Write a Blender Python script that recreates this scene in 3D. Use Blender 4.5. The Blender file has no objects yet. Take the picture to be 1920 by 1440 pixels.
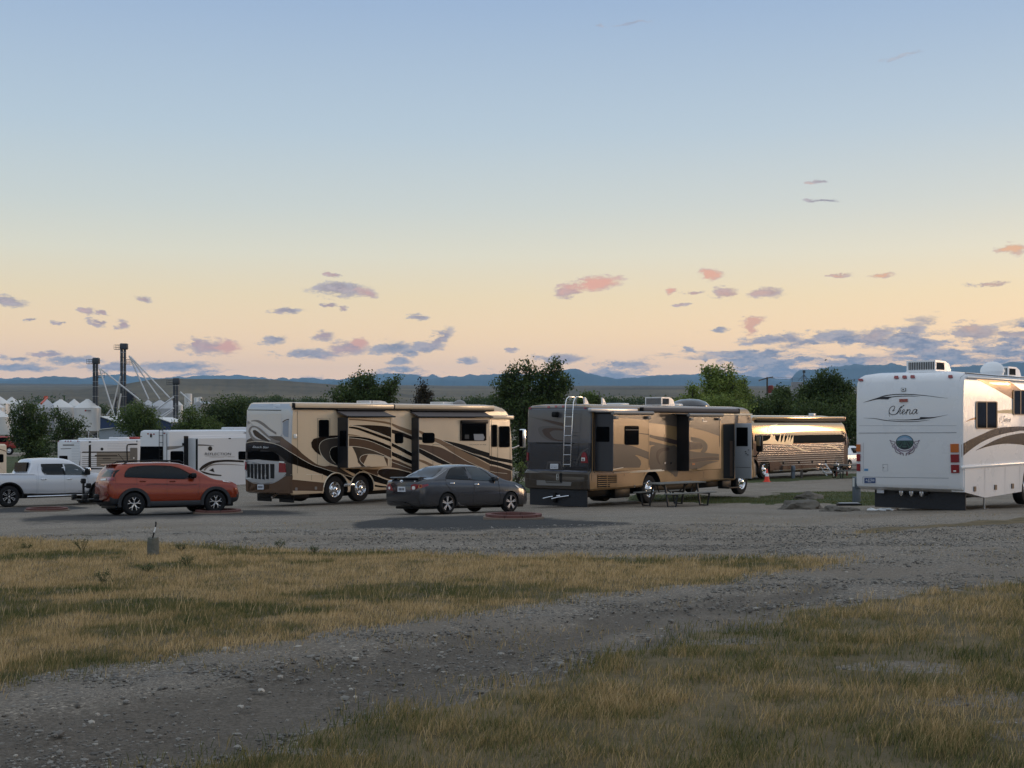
import bpy, bmesh, math, random
import numpy as np
from mathutils import Vector, Matrix, noise as mnoise
from mathutils.bvhtree import BVHTree
from mathutils.geometry import delaunay_2d_cdt, tessellate_polygon

R = math.radians
rnd = random.Random(7)
npr = np.random.default_rng(11)
scene = bpy.context.scene

# ------------------------------------------------------------------ camera
FPX, CX, HZ, CAMH = 2500.0, 960.0, 788.0, 3.1      # focal length in photo pixels, centre column, eye-level row, eye height
cam_d = bpy.data.cameras.new('camera'); cam = bpy.data.objects.new('camera', cam_d)
scene.collection.objects.link(cam); scene.camera = cam
cam.location = (0, 0, CAMH); cam.rotation_euler = (R(90), 0, 0)
cam_d.sensor_width = 36; cam_d.lens = 36 * FPX / 1920; cam_d.shift_y = (HZ - 720) / 1920
cam_d.clip_start = 0.1; cam_d.clip_end = 200000

# ------------------------------------------------------------------ render settings
scene.render.engine = 'CYCLES'
scene.cycles.use_denoising = True
scene.cycles.max_bounces = 6; scene.cycles.diffuse_bounces = 3; scene.cycles.glossy_bounces = 3
scene.cycles.transmission_bounces = 4; scene.cycles.volume_bounces = 1
scene.cycles.caustics_reflective = False; scene.cycles.caustics_refractive = False
scene.view_settings.view_transform = 'Standard'; scene.view_settings.look = 'None'
scene.view_settings.gamma = 1; scene.view_settings.exposure = 0.0
scene.view_settings.use_curve_mapping = False

# ------------------------------------------------------------------ sky
SUN_AZ, SUN_EL = R(67), R(2.0)                     # sunset glow: to the right of the frame
world = bpy.data.worlds.new('World'); scene.world = world; world.use_nodes = True
wt = world.node_tree; wt.nodes.clear()
def N(tree, typ, **kw):
    n = tree.nodes.new(typ)
    for k, v in kw.items():
        if k == 'inp':
            for i, val in v.items(): n.inputs[i].default_value = val
        else: setattr(n, k, v)
    return n
def srgb(r, g, b):
    f = lambda c: (c / 255 / 12.92) if c / 255 <= 0.04045 else ((c / 255 + 0.055) / 1.055) ** 2.4
    return (f(r), f(g), f(b), 1.0)
class WB:
    """small wrapper to write shader maths tersely"""
    def __init__(s, t): s.t = t
    def lk(s, a, b): s.t.links.new(a, b)
    def m(s, op, a, b=None, c=None, clamp=False):
        n = N(s.t, 'ShaderNodeMath', operation=op, use_clamp=clamp)
        for i, v in enumerate((a, b, c)):
            if v is None: continue
            if isinstance(v, (int, float)): n.inputs[i].default_value = v
            else: s.lk(v, n.inputs[i])
        return n.outputs[0]
    def ss(s, x, a, b, lo=0.0, hi=1.0):
        n = N(s.t, 'ShaderNodeMapRange', interpolation_type='SMOOTHSTEP', inp={1: a, 2: b, 3: lo, 4: hi}); s.lk(x, n.inputs[0]); return n.outputs[0]
    def mix(s, f, a, b, blend='MIX'):
        n = N(s.t, 'ShaderNodeMix', data_type='RGBA', blend_type=blend)
        for i, v in ((0, f), (6, a), (7, b)):
            if isinstance(v, (int, float)): n.inputs[i].default_value = v
            elif isinstance(v, tuple): n.inputs[i].default_value = v
            else: s.lk(v, n.inputs[i])
        return n.outputs[2]
    def noise(s, vec, scale, detail=4, rough=0.5, dist=0.0):
        n = N(s.t, 'ShaderNodeTexNoise', inp={'Scale': scale, 'Detail': detail, 'Roughness': rough, 'Distortion': dist})
        if vec is not None: s.lk(vec, n.inputs['Vector'])
        return n
    def ramp(s, fac, stops, interp='LINEAR'):
        n = N(s.t, 'ShaderNodeValToRGB'); n.color_ramp.interpolation = interp
        el = n.color_ramp.elements
        while len(el) > 1: el.remove(el[-1])
        el[0].position = stops[0][0]; el[0].color = stops[0][1]
        for p, c in stops[1:]:
            e = el.new(p); e.color = c
        s.lk(fac, n.inputs[0]); return n.outputs[0]
W = WB(wt)
tc = N(wt, 'ShaderNodeTexCoord'); sep = N(wt, 'ShaderNodeSeparateXYZ'); W.lk(tc.outputs['Generated'], sep.inputs[0])
DEG = 180 / math.pi
el = W.m('MULTIPLY', W.m('ARCSINE', sep.outputs[2]), DEG)
az = W.m('MULTIPLY', W.m('ARCTAN2', sep.outputs[0], sep.outputs[1]), DEG)
# clear dusk sky by elevation, brightened overhead to add light to the scene
grad = W.ramp(W.m('MULTIPLY', el, 1 / 90, clamp=True), [
    (0.000, srgb(255, 208, 176)), (0.020, srgb(255, 212, 168)), (0.040, srgb(252, 220, 168)), (0.058, srgb(244, 225, 180)),
    (0.078, srgb(232, 229, 206)), (0.100, srgb(213, 220, 214)), (0.135, srgb(190, 207, 219)), (0.195, srgb(160, 183, 213)),
    (0.28, srgb(170, 190, 215)), (0.45, srgb(204, 214, 226)), (1.0, srgb(216, 223, 230))])
low = W.m('EXPONENT', W.m('MULTIPLY', W.m('POWER', W.m('MULTIPLY', W.m('MAXIMUM', el, 0.0), 1 / 4.4), 2.0), -1.0))
lowv = N(wt, 'ShaderNodeVectorMath', operation='SCALE'); lowv.inputs[0].default_value = (0.66, 0.385, 0.20); W.lk(W.m('MULTIPLY', low, W.ss(W.m('COSINE', W.m('MULTIPLY', W.m('SUBTRACT', az, SUN_AZ * DEG), 1 / DEG)), -0.55, 0.02)), lowv.inputs['Scale'])
g0 = N(wt, 'ShaderNodeMix', data_type='RGBA', blend_type='ADD'); g0.inputs[0].default_value = 1; W.lk(grad, g0.inputs[6]); W.lk(lowv.outputs[0], g0.inputs[7]); grad = g0.outputs[2]
dz = W.m('SUBTRACT', az, SUN_AZ * DEG)
cosd = W.m('COSINE', W.m('MULTIPLY', dz, 1 / DEG))
wid = W.m('POWER', W.m('MAXIMUM', W.m('MULTIPLY_ADD', cosd, 0.5, 0.5), 0.0), 5.0)
hgt = W.m('EXPONENT', W.m('MULTIPLY', W.m('POWER', W.m('MULTIPLY', W.m('MAXIMUM', el, 0.0), 1 / 9.0), 2.0), -1.0))
glow = W.m('MULTIPLY', wid, hgt)
g1 = N(wt, 'ShaderNodeMix', data_type='RGBA', blend_type='ADD'); g1.inputs[0].default_value = 1
W.lk(grad, g1.inputs[6])
gl = N(wt, 'ShaderNodeVectorMath', operation='SCALE'); gl.inputs[0].default_value = (0.66, 0.30, 0.0); W.lk(glow, gl.inputs['Scale']); W.lk(gl.outputs[0], g1.inputs[7])
# the bright core of the sunset, well outside the frame
wid2 = W.m('POWER', W.m('MAXIMUM', cosd, 0.0), 14.0)
hg2 = W.m('EXPONENT', W.m('MULTIPLY', W.m('POWER', W.m('MULTIPLY', W.m('MAXIMUM', el, 0.0), 1 / 3.6), 2.0), -1.0))
gl2 = N(wt, 'ShaderNodeVectorMath', operation='SCALE'); gl2.inputs[0].default_value = (2.5, 0.62, 0.02); W.lk(W.m('MULTIPLY', wid2, hg2), gl2.inputs['Scale'])
g2 = N(wt, 'ShaderNodeMix', data_type='RGBA', blend_type='ADD'); g2.inputs[0].default_value = 1
W.lk(g1.outputs[2], g2.inputs[6]); W.lk(gl2.outputs[0], g2.inputs[7])
# physical sky, low sun, as a small share of the light
nish = N(wt, 'ShaderNodeTexSky', sky_type='NISHITA', sun_disc=False, sun_elevation=SUN_EL, sun_rotation=SUN_AZ, altitude=1000, air_density=1.0, dust_density=1.5, ozone_density=1.5)
ns = N(wt, 'ShaderNodeVectorMath', operation='SCALE', inp={'Scale': 0.02}); W.lk(nish.outputs[0], ns.inputs[0])
g3 = N(wt, 'ShaderNodeMix', data_type='RGBA', blend_type='ADD'); g3.inputs[0].default_value = 1
W.lk(g2.outputs[2], g3.inputs[6]); W.lk(ns.outputs[0], g3.inputs[7])
skycol = g3.outputs[2]
# clouds: drawn in sky-angle space (degrees of azimuth and elevation)
def px_ang(px, py):
    t = (px - CX) / FPX
    return math.atan(t) * DEG, math.atan((HZ - py) / FPX / math.sqrt(1 + t * t)) * DEG
PD = FPX / DEG                                      # about 43.6 px per degree
ang = N(wt, 'ShaderNodeCombineXYZ'); W.lk(az, ang.inputs[0]); W.lk(el, ang.inputs[1])
strc = N(wt, 'ShaderNodeVectorMath', operation='MULTIPLY'); strc.inputs[1].default_value = (0.42, 1.0, 1.0); W.lk(ang.outputs[0], strc.inputs[0])
nz = W.noise(strc.outputs[0], 2.6, 9, 0.68)
nz2 = W.noise(strc.outputs[0], 1.3, 8, 0.62)
off = N(wt, 'ShaderNodeVectorMath', operation='MULTIPLY_ADD'); W.lk(nz.outputs['Color'], off.inputs[0]); off.inputs[1].default_value = (1.7, 0.62, 0); off.inputs[2].default_value = (-0.85, -0.31, 0)
wp = N(wt, 'ShaderNodeVectorMath', operation='ADD'); W.lk(ang.outputs[0], wp.inputs[0]); W.lk(off.outputs[0], wp.inputs[1])
BLOBS = [  # px, py, half width, half height, tilt (deg), pink 0..1
    (640, 543, 62, 14, 2, .15), (690, 549, 24, 9, 8, .5), (16, 564, 34, 8, 8, .15), (269, 560, 18, 5, 12, .2), (626, 514, 18, 3, 6, .3),
    (538, 581, 32, 5, 0, .1), (787, 595, 20, 7, 3, .1), (612, 573, 22, 4, -3, .2), (641, 577, 14, 4, 0, .3), (165, 584, 14, 7, 0, .4), (192, 588, 10, 5, 0, .4),
    (182, 605, 16, 7, 5, .3), (229, 609, 15, 9, 30, .3), (395, 650, 56, 14, 0, .55), (427, 650, 26, 12, 0, 1), (367, 645, 16, 13, 0, .6),
    (515, 638, 24, 8, -8, .1), (606, 630, 24, 10, 0, .3), (585, 664, 70, 9, 0, .1), (655, 653, 42, 14, 0, .5), (672, 645, 22, 11, 0, 1), (735, 652, 50, 11, -3, .05),
    (825, 634, 34, 12, -38, .2), (800, 650, 40, 10, -5, .1), (766, 662, 24, 7, 0, 0), (752, 678, 24, 7, 0, 0), (880, 677, 18, 6, 0, .1),
    (1112, 532, 66, 13, -9, .85), (1066, 549, 30, 7, -8, .6), (1333, 515, 26, 9, 0, .9), (1359, 549, 22, 10, 0, .6), (1437, 549, 34, 9, -2, .45),
    (1412, 602, 26, 9, -12, .9), (1407, 613, 15, 14, -25, 1), (1350, 616, 16, 6, 0, 0), (1440, 637, 56, 9, -3, .05), (1480, 634, 26, 10, 10, .1),
    (1570, 632, 70, 11, 2, .05), (1640, 630, 46, 14, -14, .2), (1712, 619, 26, 10, 0, .1), (1830, 624, 50, 16, 0, .3), (1822, 615, 26, 11, 0, .7), (1900, 628, 40, 7, 0, .2),
    (1291, 655, 14, 5, 0, 0), (1536, 340, 18, 4, 0, .1), (1537, 377, 34, 3, 3, .1), (1185, 44, 38, 3, -8, 0), (1130, 46, 12, 3, 0, 0), (1690, 106, 44, 3, -12, 0),
    (1900, 468, 26, 9, 5, .8), (1655, 517, 24, 4, -3, .8), (1576, 517, 24, 3, -4, .7), (1858, 532, 34, 3, -3, .6), (1282, 571, 18, 3, 0, .4), (1258, 545, 8, 7, 0, .8), (1300, 548, 22, 3, 0, .6),
    (30, 672, 30, 5, 0, .1), (90, 664, 30, 5, 0, .2), (140, 676, 60, 6, 0, 0), (220, 690, 70, 8, 0, .1), (330, 688, 80, 9, 0, .05), (35, 690, 70, 7, 0, .05), (55, 600, 8, 4, 0, .2), (107, 606, 8, 4, 0, .2),
    (960, 655, 20, 4, 0, .2), (1050, 672, 60, 8, 0, .15), (1170, 683, 60, 6, 0, .1)]
mx = None; pk = None
for (bx, by, brx, bry, rot, pink) in BLOBS:
    a_, e_ = px_ang(bx, by)
    mp = N(wt, 'ShaderNodeMapping', vector_type='TEXTURE'); W.lk(wp.outputs[0], mp.inputs[0])
    mp.inputs[1].default_value = (a_, e_, 0); mp.inputs[2].default_value = (0, 0, R(-rot)); mp.inputs[3].default_value = (brx * 1.25 / PD, bry * 1.5 / PD, 1)
    ln = N(wt, 'ShaderNodeVectorMath', operation='LENGTH'); W.lk(mp.outputs[0], ln.inputs[0])
    f = W.m('SUBTRACT', 1.0, ln.outputs['Value'], clamp=True)
    p_ = W.m('MULTIPLY', f, pink if pink >= .75 else pink * .6)
    mx = f if mx is None else W.m('MAXIMUM', mx, f)
    pk = p_ if pk is None else W.m('MAXIMUM', pk, p_)
fine = W.noise(strc.outputs[0], 7.0, 6, 0.65)
dens = W.ss(W.m('ADD', W.m('ADD', mx, W.m('MULTIPLY', W.m('SUBTRACT', nz.outputs['Fac'], 0.5), 1.7)), W.m('MULTIPLY', W.m('SUBTRACT', fine.outputs['Fac'], 0.5), 1.0)), 0.10, 0.66)
dens = W.m('MULTIPLY', dens, W.ss(mx, 0.0, 0.14))
# low bank of cloud along the horizon, thicker to the right
thick = W.ramp(W.m('MULTIPLY_ADD', az, 1 / 50, 0.5), [(0.0, (.35,) * 3 + (1,)), (0.30, (.42,) * 3 + (1,)), (0.40, (.50,) * 3 + (1,)), (0.50, (.45,) * 3 + (1,)), (0.60, (.58,) * 3 + (1,)), (0.75, (.80,) * 3 + (1,)), (0.92, (.95,) * 3 + (1,)), (1.0, (.9,) * 3 + (1,))])
top = W.m('MULTIPLY', thick, 5.4)
inb = W.m('SUBTRACT', 1.0, W.m('DIVIDE', el, top))
flat = N(wt, 'ShaderNodeVectorMath', operation='MULTIPLY'); flat.inputs[1].default_value = (0.22, 1.1, 1.0); W.lk(wp.outputs[0], flat.inputs[0])
nz3 = W.noise(flat.outputs[0], 1.5, 8, 0.6)
bank = W.ss(W.m('ADD', W.m('MULTIPLY', inb, 1.1), W.m('MULTIPLY', W.m('SUBTRACT', nz3.outputs['Fac'], 0.5), 2.4)), 0.26, 0.56)
bank = W.m('MULTIPLY', bank, W.ss(el, 5.2, 3.6))
dens_all = W.m('MAXIMUM', W.m('MULTIPLY', dens, 0.92), W.m('MULTIPLY', bank, 0.95))
shade = W.ss(W.m('ADD', W.m('MULTIPLY', nz.outputs['Fac'], 0.6), W.m('MULTIPLY', fine.outputs['Fac'], 0.4)), 0.40, 0.60)
cold = W.mix(W.ss(el, 1.0, 5.5), srgb(108, 130, 164), srgb(140, 130, 146))
cold2 = W.mix(shade, cold, srgb(196, 186, 190))
rightl = W.ss(az, 2.0, 20.0)
lit = W.mix(rightl, srgb(255, 180, 150), srgb(255, 192, 138))
pf = W.m('MULTIPLY', W.m('ADD', W.m('MULTIPLY', pk, 1.7), W.m('MULTIPLY', W.m('SUBTRACT', nz2.outputs['Fac'], 0.42), 0.9)), W.m('MINIMUM', W.m('MULTIPLY', pk, 9.0), 1.0), clamp=True)
pf2 = W.m('MAXIMUM', pf, W.m('MULTIPLY', W.ss(nz2.outputs['Fac'], 0.56, 0.72), 0.45))
ccol = W.mix(pf2, cold2, lit)
final = W.mix(W.m('MULTIPLY', dens_all, W.ss(el, 14.0, 8.5, 0.45, 1.0)), skycol, ccol)
bg = N(wt, 'ShaderNodeBackground', inp={'Strength': 1.0}); W.lk(final, bg.inputs[0])
wo = N(wt, 'ShaderNodeOutputWorld'); W.lk(bg.outputs[0], wo.inputs[0])
world.cycles.sampling_method = 'MANUAL'; world.cycles.sample_map_resolution = 1024

# ------------------------------------------------------------------ last warm light from the sunset
sl = bpy.data.lights.new('sunset_light', 'SUN'); so = bpy.data.objects.new('sunset_light', sl); scene.collection.objects.link(so)
sl.energy = 0.85; sl.angle = R(14); sl.color = (1.0, 0.66, 0.38)
sd = Vector((math.sin(SUN_AZ) * math.cos(R(5)), math.cos(SUN_AZ) * math.cos(R(5)), math.sin(R(5))))
so.rotation_euler = (-sd).to_track_quat('-Z', 'Y').to_euler()

# ------------------------------------------------------------------ helpers
COL = scene.collection
def P3(px, py, Y): return Vector(((px - CX) / FPX * Y, Y, CAMH - (py - HZ) / FPX * Y))
_GY = [-400, -50, 0, 10, 20, 31, 39, 45, 52, 65, 83, 120, 230, 400, 800, 1300]
_GZ = [2.2, 1.7, 1.5, 1.42, 1.22, .86, .42, .17, -.04, -.30, -.56, -1.2, -1.4, -1.4, -1.4, 2.0]
_fy = np.arange(-400, 1300, 1.0); _fz = np.interp(_fy, _GY, _GZ)
_k = np.ones(7) / 7; _fz = np.convolve(np.pad(_fz, 3, 'edge'), _k, 'valid')
def gz(X, Y):
    X = np.asarray(X, float); Y = np.asarray(Y, float)
    s = np.clip((140 - Y) / 60, 0, 1) * np.clip((Y + 40) / 40, 0, 1)
    und = 0.02 * np.sin(X * .9 + Y * .35) * np.sin(Y * .7 - X * .2) + 0.05 * np.sin(X * .13 + 2) * np.sin(Y * .11)
    return np.interp(Y, _fy, _fz) + 0.014 * np.clip(X, -45, 45) * s + und * np.clip(Y / 8, 0, 1)
def on_ground(px, py):
    Y = 5.0
    lo, hi = 3.0, 1200.0
    f = lambda Y: (py - HZ) / FPX * Y - (CAMH - float(gz((px - CX) / FPX * Y, Y)))
    for _ in range(60):
        mid = (lo + hi) / 2
        if f(mid) > 0: hi = mid
        else: lo = mid
    Y = (lo + hi) / 2
    return ((px - CX) / FPX * Y, Y)
def thing(name, label, cat, M=None, group=None):
    o = bpy.data.objects.new(name, None); COL.objects.link(o)
    o.empty_display_size = 0.3
    if M is not None: o.matrix_world = M
    o['label'] = label; o['category'] = cat
    if group: o['group'] = group
    return o
def tag(o, label, cat, group=None):
    o['label'] = label; o['category'] = cat
    if group: o['group'] = group
    return o
MATS = {}
def mat(name, col, rough=0.5, metal=0.0, coat=0.0, vary=0.0, vscale=3.0, bump=0.0, bscale=40.0, spec=0.5, emis=None, flake=0.0):
    if name in MATS: return MATS[name]
    m = bpy.data.materials.new(name); m.use_nodes = True; t = m.node_tree; b = t.nodes['Principled BSDF']; w = WB(t)
    b.inputs['Base Color'].default_value = col; b.inputs['Roughness'].default_value = rough; b.inputs['Metallic'].default_value = metal
    b.inputs['Coat Weight'].default_value = coat; b.inputs['Coat Roughness'].default_value = 0.06; b.inputs['Specular IOR Level'].default_value = spec
    if vary or bump or coat:
        tcn = N(t, 'ShaderNodeTexCoord')
    if vary:
        n = w.noise(tcn.outputs['Object'], vscale, 5, 0.6)
        f = w.ss(n.outputs['Fac'], 0.3, 0.7)
        dk = tuple(c * (1 - vary) for c in col[:3]) + (1,); lt = tuple(min(1, c * (1 + vary * .6)) for c in col[:3]) + (1,)
        w.lk(w.mix(f, dk, lt), b.inputs['Base Color'])
        w.lk(w.m('MULTIPLY_ADD', n.outputs['Fac'], 0.25, max(0.02, rough - 0.12)), b.inputs['Roughness'])
    if bump:
        n2 = w.noise(tcn.outputs['Object'], bscale, 4, 0.6)
        bp = N(t, 'ShaderNodeBump', inp={'Strength': bump, 'Distance': 0.02}); w.lk(n2.outputs['Fac'], bp.inputs['Height']); w.lk(bp.outputs[0], b.inputs['Normal'])
    if emis:
        b.inputs['Emission Color'].default_value = emis[0]; b.inputs['Emission Strength'].default_value = emis[1]
    MATS[name] = m; return m

class MB:
    def __init__(s): s.v = []; s.f = []; s.m = []; s.mats = []
    def mi(s, m):
        if m not in s.mats: s.mats.append(m)
        return s.mats.index(m)
    def add(s, verts, faces, m):
        o = len(s.v); s.v.extend([tuple(v) for v in verts]); k = s.mi(m)
        for f in faces: s.f.append(tuple(i + o for i in f)); s.m.append(k)
        return s
    def box(s, x0, x1, y0, y1, z0, z1, m, M=None):
        v = [Vector(p) for p in ((x0, y0, z0), (x1, y0, z0), (x1, y1, z0), (x0, y1, z0), (x0, y0, z1), (x1, y0, z1), (x1, y1, z1), (x0, y1, z1))]
        if M is not None: v = [M @ p for p in v]
        return s.add(v, [(0, 3, 2, 1), (4, 5, 6, 7), (0, 1, 5, 4), (1, 2, 6, 5), (2, 3, 7, 6), (3, 0, 4, 7)], m)
    def rbox(s, x0, x1, y0, y1, z0, z1, m, r=0.03, seg=2, M=None):
        bm = bmesh.new(); bmesh.ops.create_cube(bm, size=1)
        for v in bm.verts: v.co = Vector(((x0 + x1) / 2 + v.co.x * (x1 - x0), (y0 + y1) / 2 + v.co.y * (y1 - y0), (z0 + z1) / 2 + v.co.z * (z1 - z0)))
        r = min(r, (x1 - x0) * .49, (y1 - y0) * .49, (z1 - z0) * .49)
        bmesh.ops.bevel(bm, geom=bm.edges[:], offset=r, segments=seg, affect='EDGES', profile=0.5)
        bm.verts.index_update()
        vs = [(M @ v.co if M is not None else v.co.copy()) for v in bm.verts]
        s.add(vs, [[v.index for v in f.verts] for f in bm.faces], m); bm.free(); return s
    def cyl(s, p0, p1, r0, m, r1=None, n=12, cap=True):
        p0 = Vector(p0); p1 = Vector(p1); r1 = r0 if r1 is None else r1
        d = (p1 - p0).normalized(); a = d.orthogonal().normalized(); b = d.cross(a)
        vs = []
        for p, r in ((p0, r0), (p1, r1)):
            for i in range(n):
                t = 2 * math.pi * i / n; vs.append(p + a * math.cos(t) * r + b * math.sin(t) * r)
        fs = [(i, (i + 1) % n, n + (i + 1) % n, n + i) for i in range(n)]
        if cap: fs += [tuple(range(n - 1, -1, -1)), tuple(range(n, 2 * n))]
        return s.add(vs, fs, m)
    def tube(s, pts, r, m, n=8, rr=None):
        pts = [Vector(p) for p in pts]; vs = []; k = len(pts)
        a = None
        for i, p in enumerate(pts):
            d = (pts[min(i + 1, k - 1)] - pts[max(i - 1, 0)]).normalized()
            if a is None: a = d.orthogonal().normalized()
            else: a = (a - d * a.dot(d)).normalized()
            b = d.cross(a); q = rr[i] if rr else r
            for j in range(n):
                t = 2 * math.pi * j / n; vs.append(p + a * math.cos(t) * q + b * math.sin(t) * q)
        fs = [(i * n + j, i * n + (j + 1) % n, (i + 1) * n + (j + 1) % n, (i + 1) * n + j) for i in range(k - 1) for j in range(n)]
        fs += [tuple(range(n - 1, -1, -1)), tuple(range((k - 1) * n, k * n))]
        return s.add(vs, fs, m)
    def lathe(s, prof, m, n=32, M=None, close=False, open_=False):
        """prof: (radius, height) pairs, turned round local z"""
        vs = []
        for (r, h) in prof:
            for i in range(n):
                t = 2 * math.pi * i / n; p = Vector((r * math.cos(t), r * math.sin(t), h)); vs.append(M @ p if M is not None else p)
        fs = [(i * n + j, i * n + (j + 1) % n, (i + 1) * n + (j + 1) % n, (i + 1) * n + j) for i in range(len(prof) - 1) for j in range(n)]
        if close: fs += [((len(prof) - 1) * n + j, (len(prof) - 1) * n + (j + 1) % n, (j + 1) % n, j) for j in range(n)]
        elif not open_:
            if prof[0][0] > 1e-4: fs.append(tuple(range(n - 1, -1, -1)))
            if prof[-1][0] > 1e-4: fs.append(tuple(range((len(prof) - 1) * n, len(prof) * n)))
        return s.add(vs, fs, m)
    def poly(s, pts, m): return s.add(pts, [tuple(range(len(pts)))], m)
    def prism(s, pts, ax, a, b, m):
        """outline pts extruded along axis ax (0,1,2) from a to b"""
        def mk(p, t):
            q = list(p); q.insert(ax, t); return tuple(q)
        n = len(pts); vs = [mk(p, a) for p in pts] + [mk(p, b) for p in pts]
        tri = tessellate_polygon([[Vector((p[0], p[1], 0)) for p in pts]])
        fs = [tuple(t) for t in tri] + [tuple(n + i for i in reversed(t)) for t in tri] + [(i, (i + 1) % n, n + (i + 1) % n, n + i) for i in range(n)]
        return s.add(vs, fs, m)
    def build(s, name, parent=None, smooth=35, fix=True):
        me = bpy.data.meshes.new(name); me.from_pydata(s.v, [], s.f)
        for m in s.mats: me.materials.append(m)
        me.polygons.foreach_set('material_index', s.m)
        if fix:
            bm = bmesh.new(); bm.from_mesh(me); bmesh.ops.recalc_face_normals(bm, faces=bm.faces); bm.to_mesh(me); bm.free()
        if smooth:
            me.polygons.foreach_set('use_smooth', [True] * len(me.polygons)); me.set_sharp_from_angle(angle=R(smooth))
        me.update()
        o = bpy.data.objects.new(name, me); COL.objects.link(o)
        if parent is not None: o.parent = parent
        return o
def fastmesh(name, V, F, mats, parent=None, matidx=None, smooth=False, attrs=None):
    """V (n,3), F (m,k) numpy"""
    me = bpy.data.meshes.new(name); k = F.shape[1]
    me.vertices.add(len(V)); me.vertices.foreach_set('co', V.astype(np.float32).ravel())
    me.loops.add(F.size); me.loops.foreach_set('vertex_index', F.astype(np.int32).ravel())
    me.polygons.add(len(F)); me.polygons.foreach_set('loop_start', np.arange(0, F.size, k, dtype=np.int32))
    try: me.polygons.foreach_set('loop_total', np.full(len(F), k, dtype=np.int32))
    except Exception: pass
    for m in mats: me.materials.append(m)
    if matidx is not None: me.polygons.foreach_set('material_index', matidx.astype(np.int32))
    me.polygons.foreach_set('use_smooth', np.full(len(F), smooth, dtype=bool))
    if attrs:
        for an, arr in attrs.items():
            a = me.attributes.new(an, 'FLOAT', 'POINT'); a.data.foreach_set('value', arr.astype(np.float32))
    me.update(calc_edges=True); me.validate()
    o = bpy.data.objects.new(name, me); COL.objects.link(o)
    if parent is not None: o.parent = parent
    return o
def pip(px, py, poly):
    """vectorised point in polygon"""
    inside = np.zeros(px.shape, bool); n = len(poly); j = n - 1
    for i in range(n):
        xi, yi = poly[i]; xj, yj = poly[j]
        c = ((yi > py) != (yj > py)) & (px < (xj - xi) * (py - yi) / ((yj - yi) or 1e-9) + xi)
        inside ^= c; j = i
    return inside
def vnoise(x, y, s, seed=0):
    """cheap smooth value noise"""
    x = np.asarray(x) * s + seed * 17.3; y = np.asarray(y) * s + seed * 9.1
    xi = np.floor(x).astype(np.int64); yi = np.floor(y).astype(np.int64); fx = x - xi; fy = y - yi
    fx = fx * fx * (3 - 2 * fx); fy = fy * fy * (3 - 2 * fy)
    def h(a, b):
        v = (a * 374761393 + b * 668265263 + seed * 1442695) & 0xffffffff; v = ((v ^ (v >> 13)) * 1274126177) & 0xffffffff
        return ((v ^ (v >> 16)) & 0xffff) / 65535.0
    return (h(xi, yi) * (1 - fx) + h(xi + 1, yi) * fx) * (1 - fy) + (h(xi, yi + 1) * (1 - fx) + h(xi + 1, yi + 1) * fx) * fy
def fbm(x, y, s, seed=0, o=4):
    t = 0; a = .5
    for i in range(o): t = t + a * vnoise(x, y, s * 2 ** i, seed + i); a *= .5
    return t / (1 - .5 ** o)
# ================================================================== the ground
def gpoly(pts): return [on_ground(*p) for p in pts]
GRASS = [gpoly([(-420, 1003), (0, 1009), (300, 1019), (600, 1033), (850, 1040), (1100, 1044), (1350, 1049), (1560, 1045), (1650, 1043), (1500, 1064), (1400, 1080), (1200, 1104), (960, 1137), (700, 1172), (400, 1217), (0, 1287), (-420, 1360)]),
         gpoly([(260, 1475), (420, 1432), (560, 1402), (780, 1336), (960, 1290), (1130, 1240), (1300, 1197), (1500, 1152), (1700, 1120), (1920, 1092), (2500, 1055), (2500, 2300), (-300, 2300)]),
         gpoly([(1590, 997), (1700, 987), (1920, 971), (2300, 955), (2300, 966), (1920, 979), (1750, 990), (1600, 1001)])]
LAWN = [gpoly([(1180, 927), (1300, 927), (1420, 933), (1480, 923), (1610, 921), (1730, 925), (1730, 950), (1560, 944), (1440, 945), (1330, 943), (1180, 938)]),
        gpoly([(600, 903), (800, 900), (985, 903), (1040, 905), (1040, 922), (985, 925), (850, 918), (600, 925)]),
        gpoly([(1380, 899), (1500, 893), (1640, 886), (1640, 896), (1500, 901), (1400, 907)]),
        gpoly([(-300, 862), (60, 855), (230, 850), (230, 868), (60, 876), (-300, 884)])]
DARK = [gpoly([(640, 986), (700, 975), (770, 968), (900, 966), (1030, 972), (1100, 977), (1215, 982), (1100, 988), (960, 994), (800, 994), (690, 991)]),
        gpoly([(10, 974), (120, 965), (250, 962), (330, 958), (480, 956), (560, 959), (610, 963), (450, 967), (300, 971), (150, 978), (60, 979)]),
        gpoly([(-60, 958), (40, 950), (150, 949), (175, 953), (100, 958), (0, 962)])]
DIRT = [gpoly([(-400, 1390), (0, 1345), (300, 1295), (600, 1240), (800, 1205), (1000, 1178), (1300, 1125), (1500, 1098), (1620, 1096), (1500, 1120), (1300, 1155), (1100, 1200), (1000, 1240), (800, 1290), (600, 1330), (300, 1400), (0, 1480), (-400, 1600)]),
        gpoly([(-300, 1470), (200, 1402), (500, 1352), (760, 1300), (960, 1262), (1130, 1216), (1300, 1173), (1500, 1132), (1500, 1150), (1300, 1195), (1130, 1240), (960, 1288), (760, 1330), (500, 1398), (200, 1460), (-300, 1560)]),
        gpoly([(560, 1012), (900, 1016), (1300, 1010), (1700, 1000), (2100, 985), (2100, 992), (1700, 1010), (1300, 1022), (900, 1026), (560, 1020)])]
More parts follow.
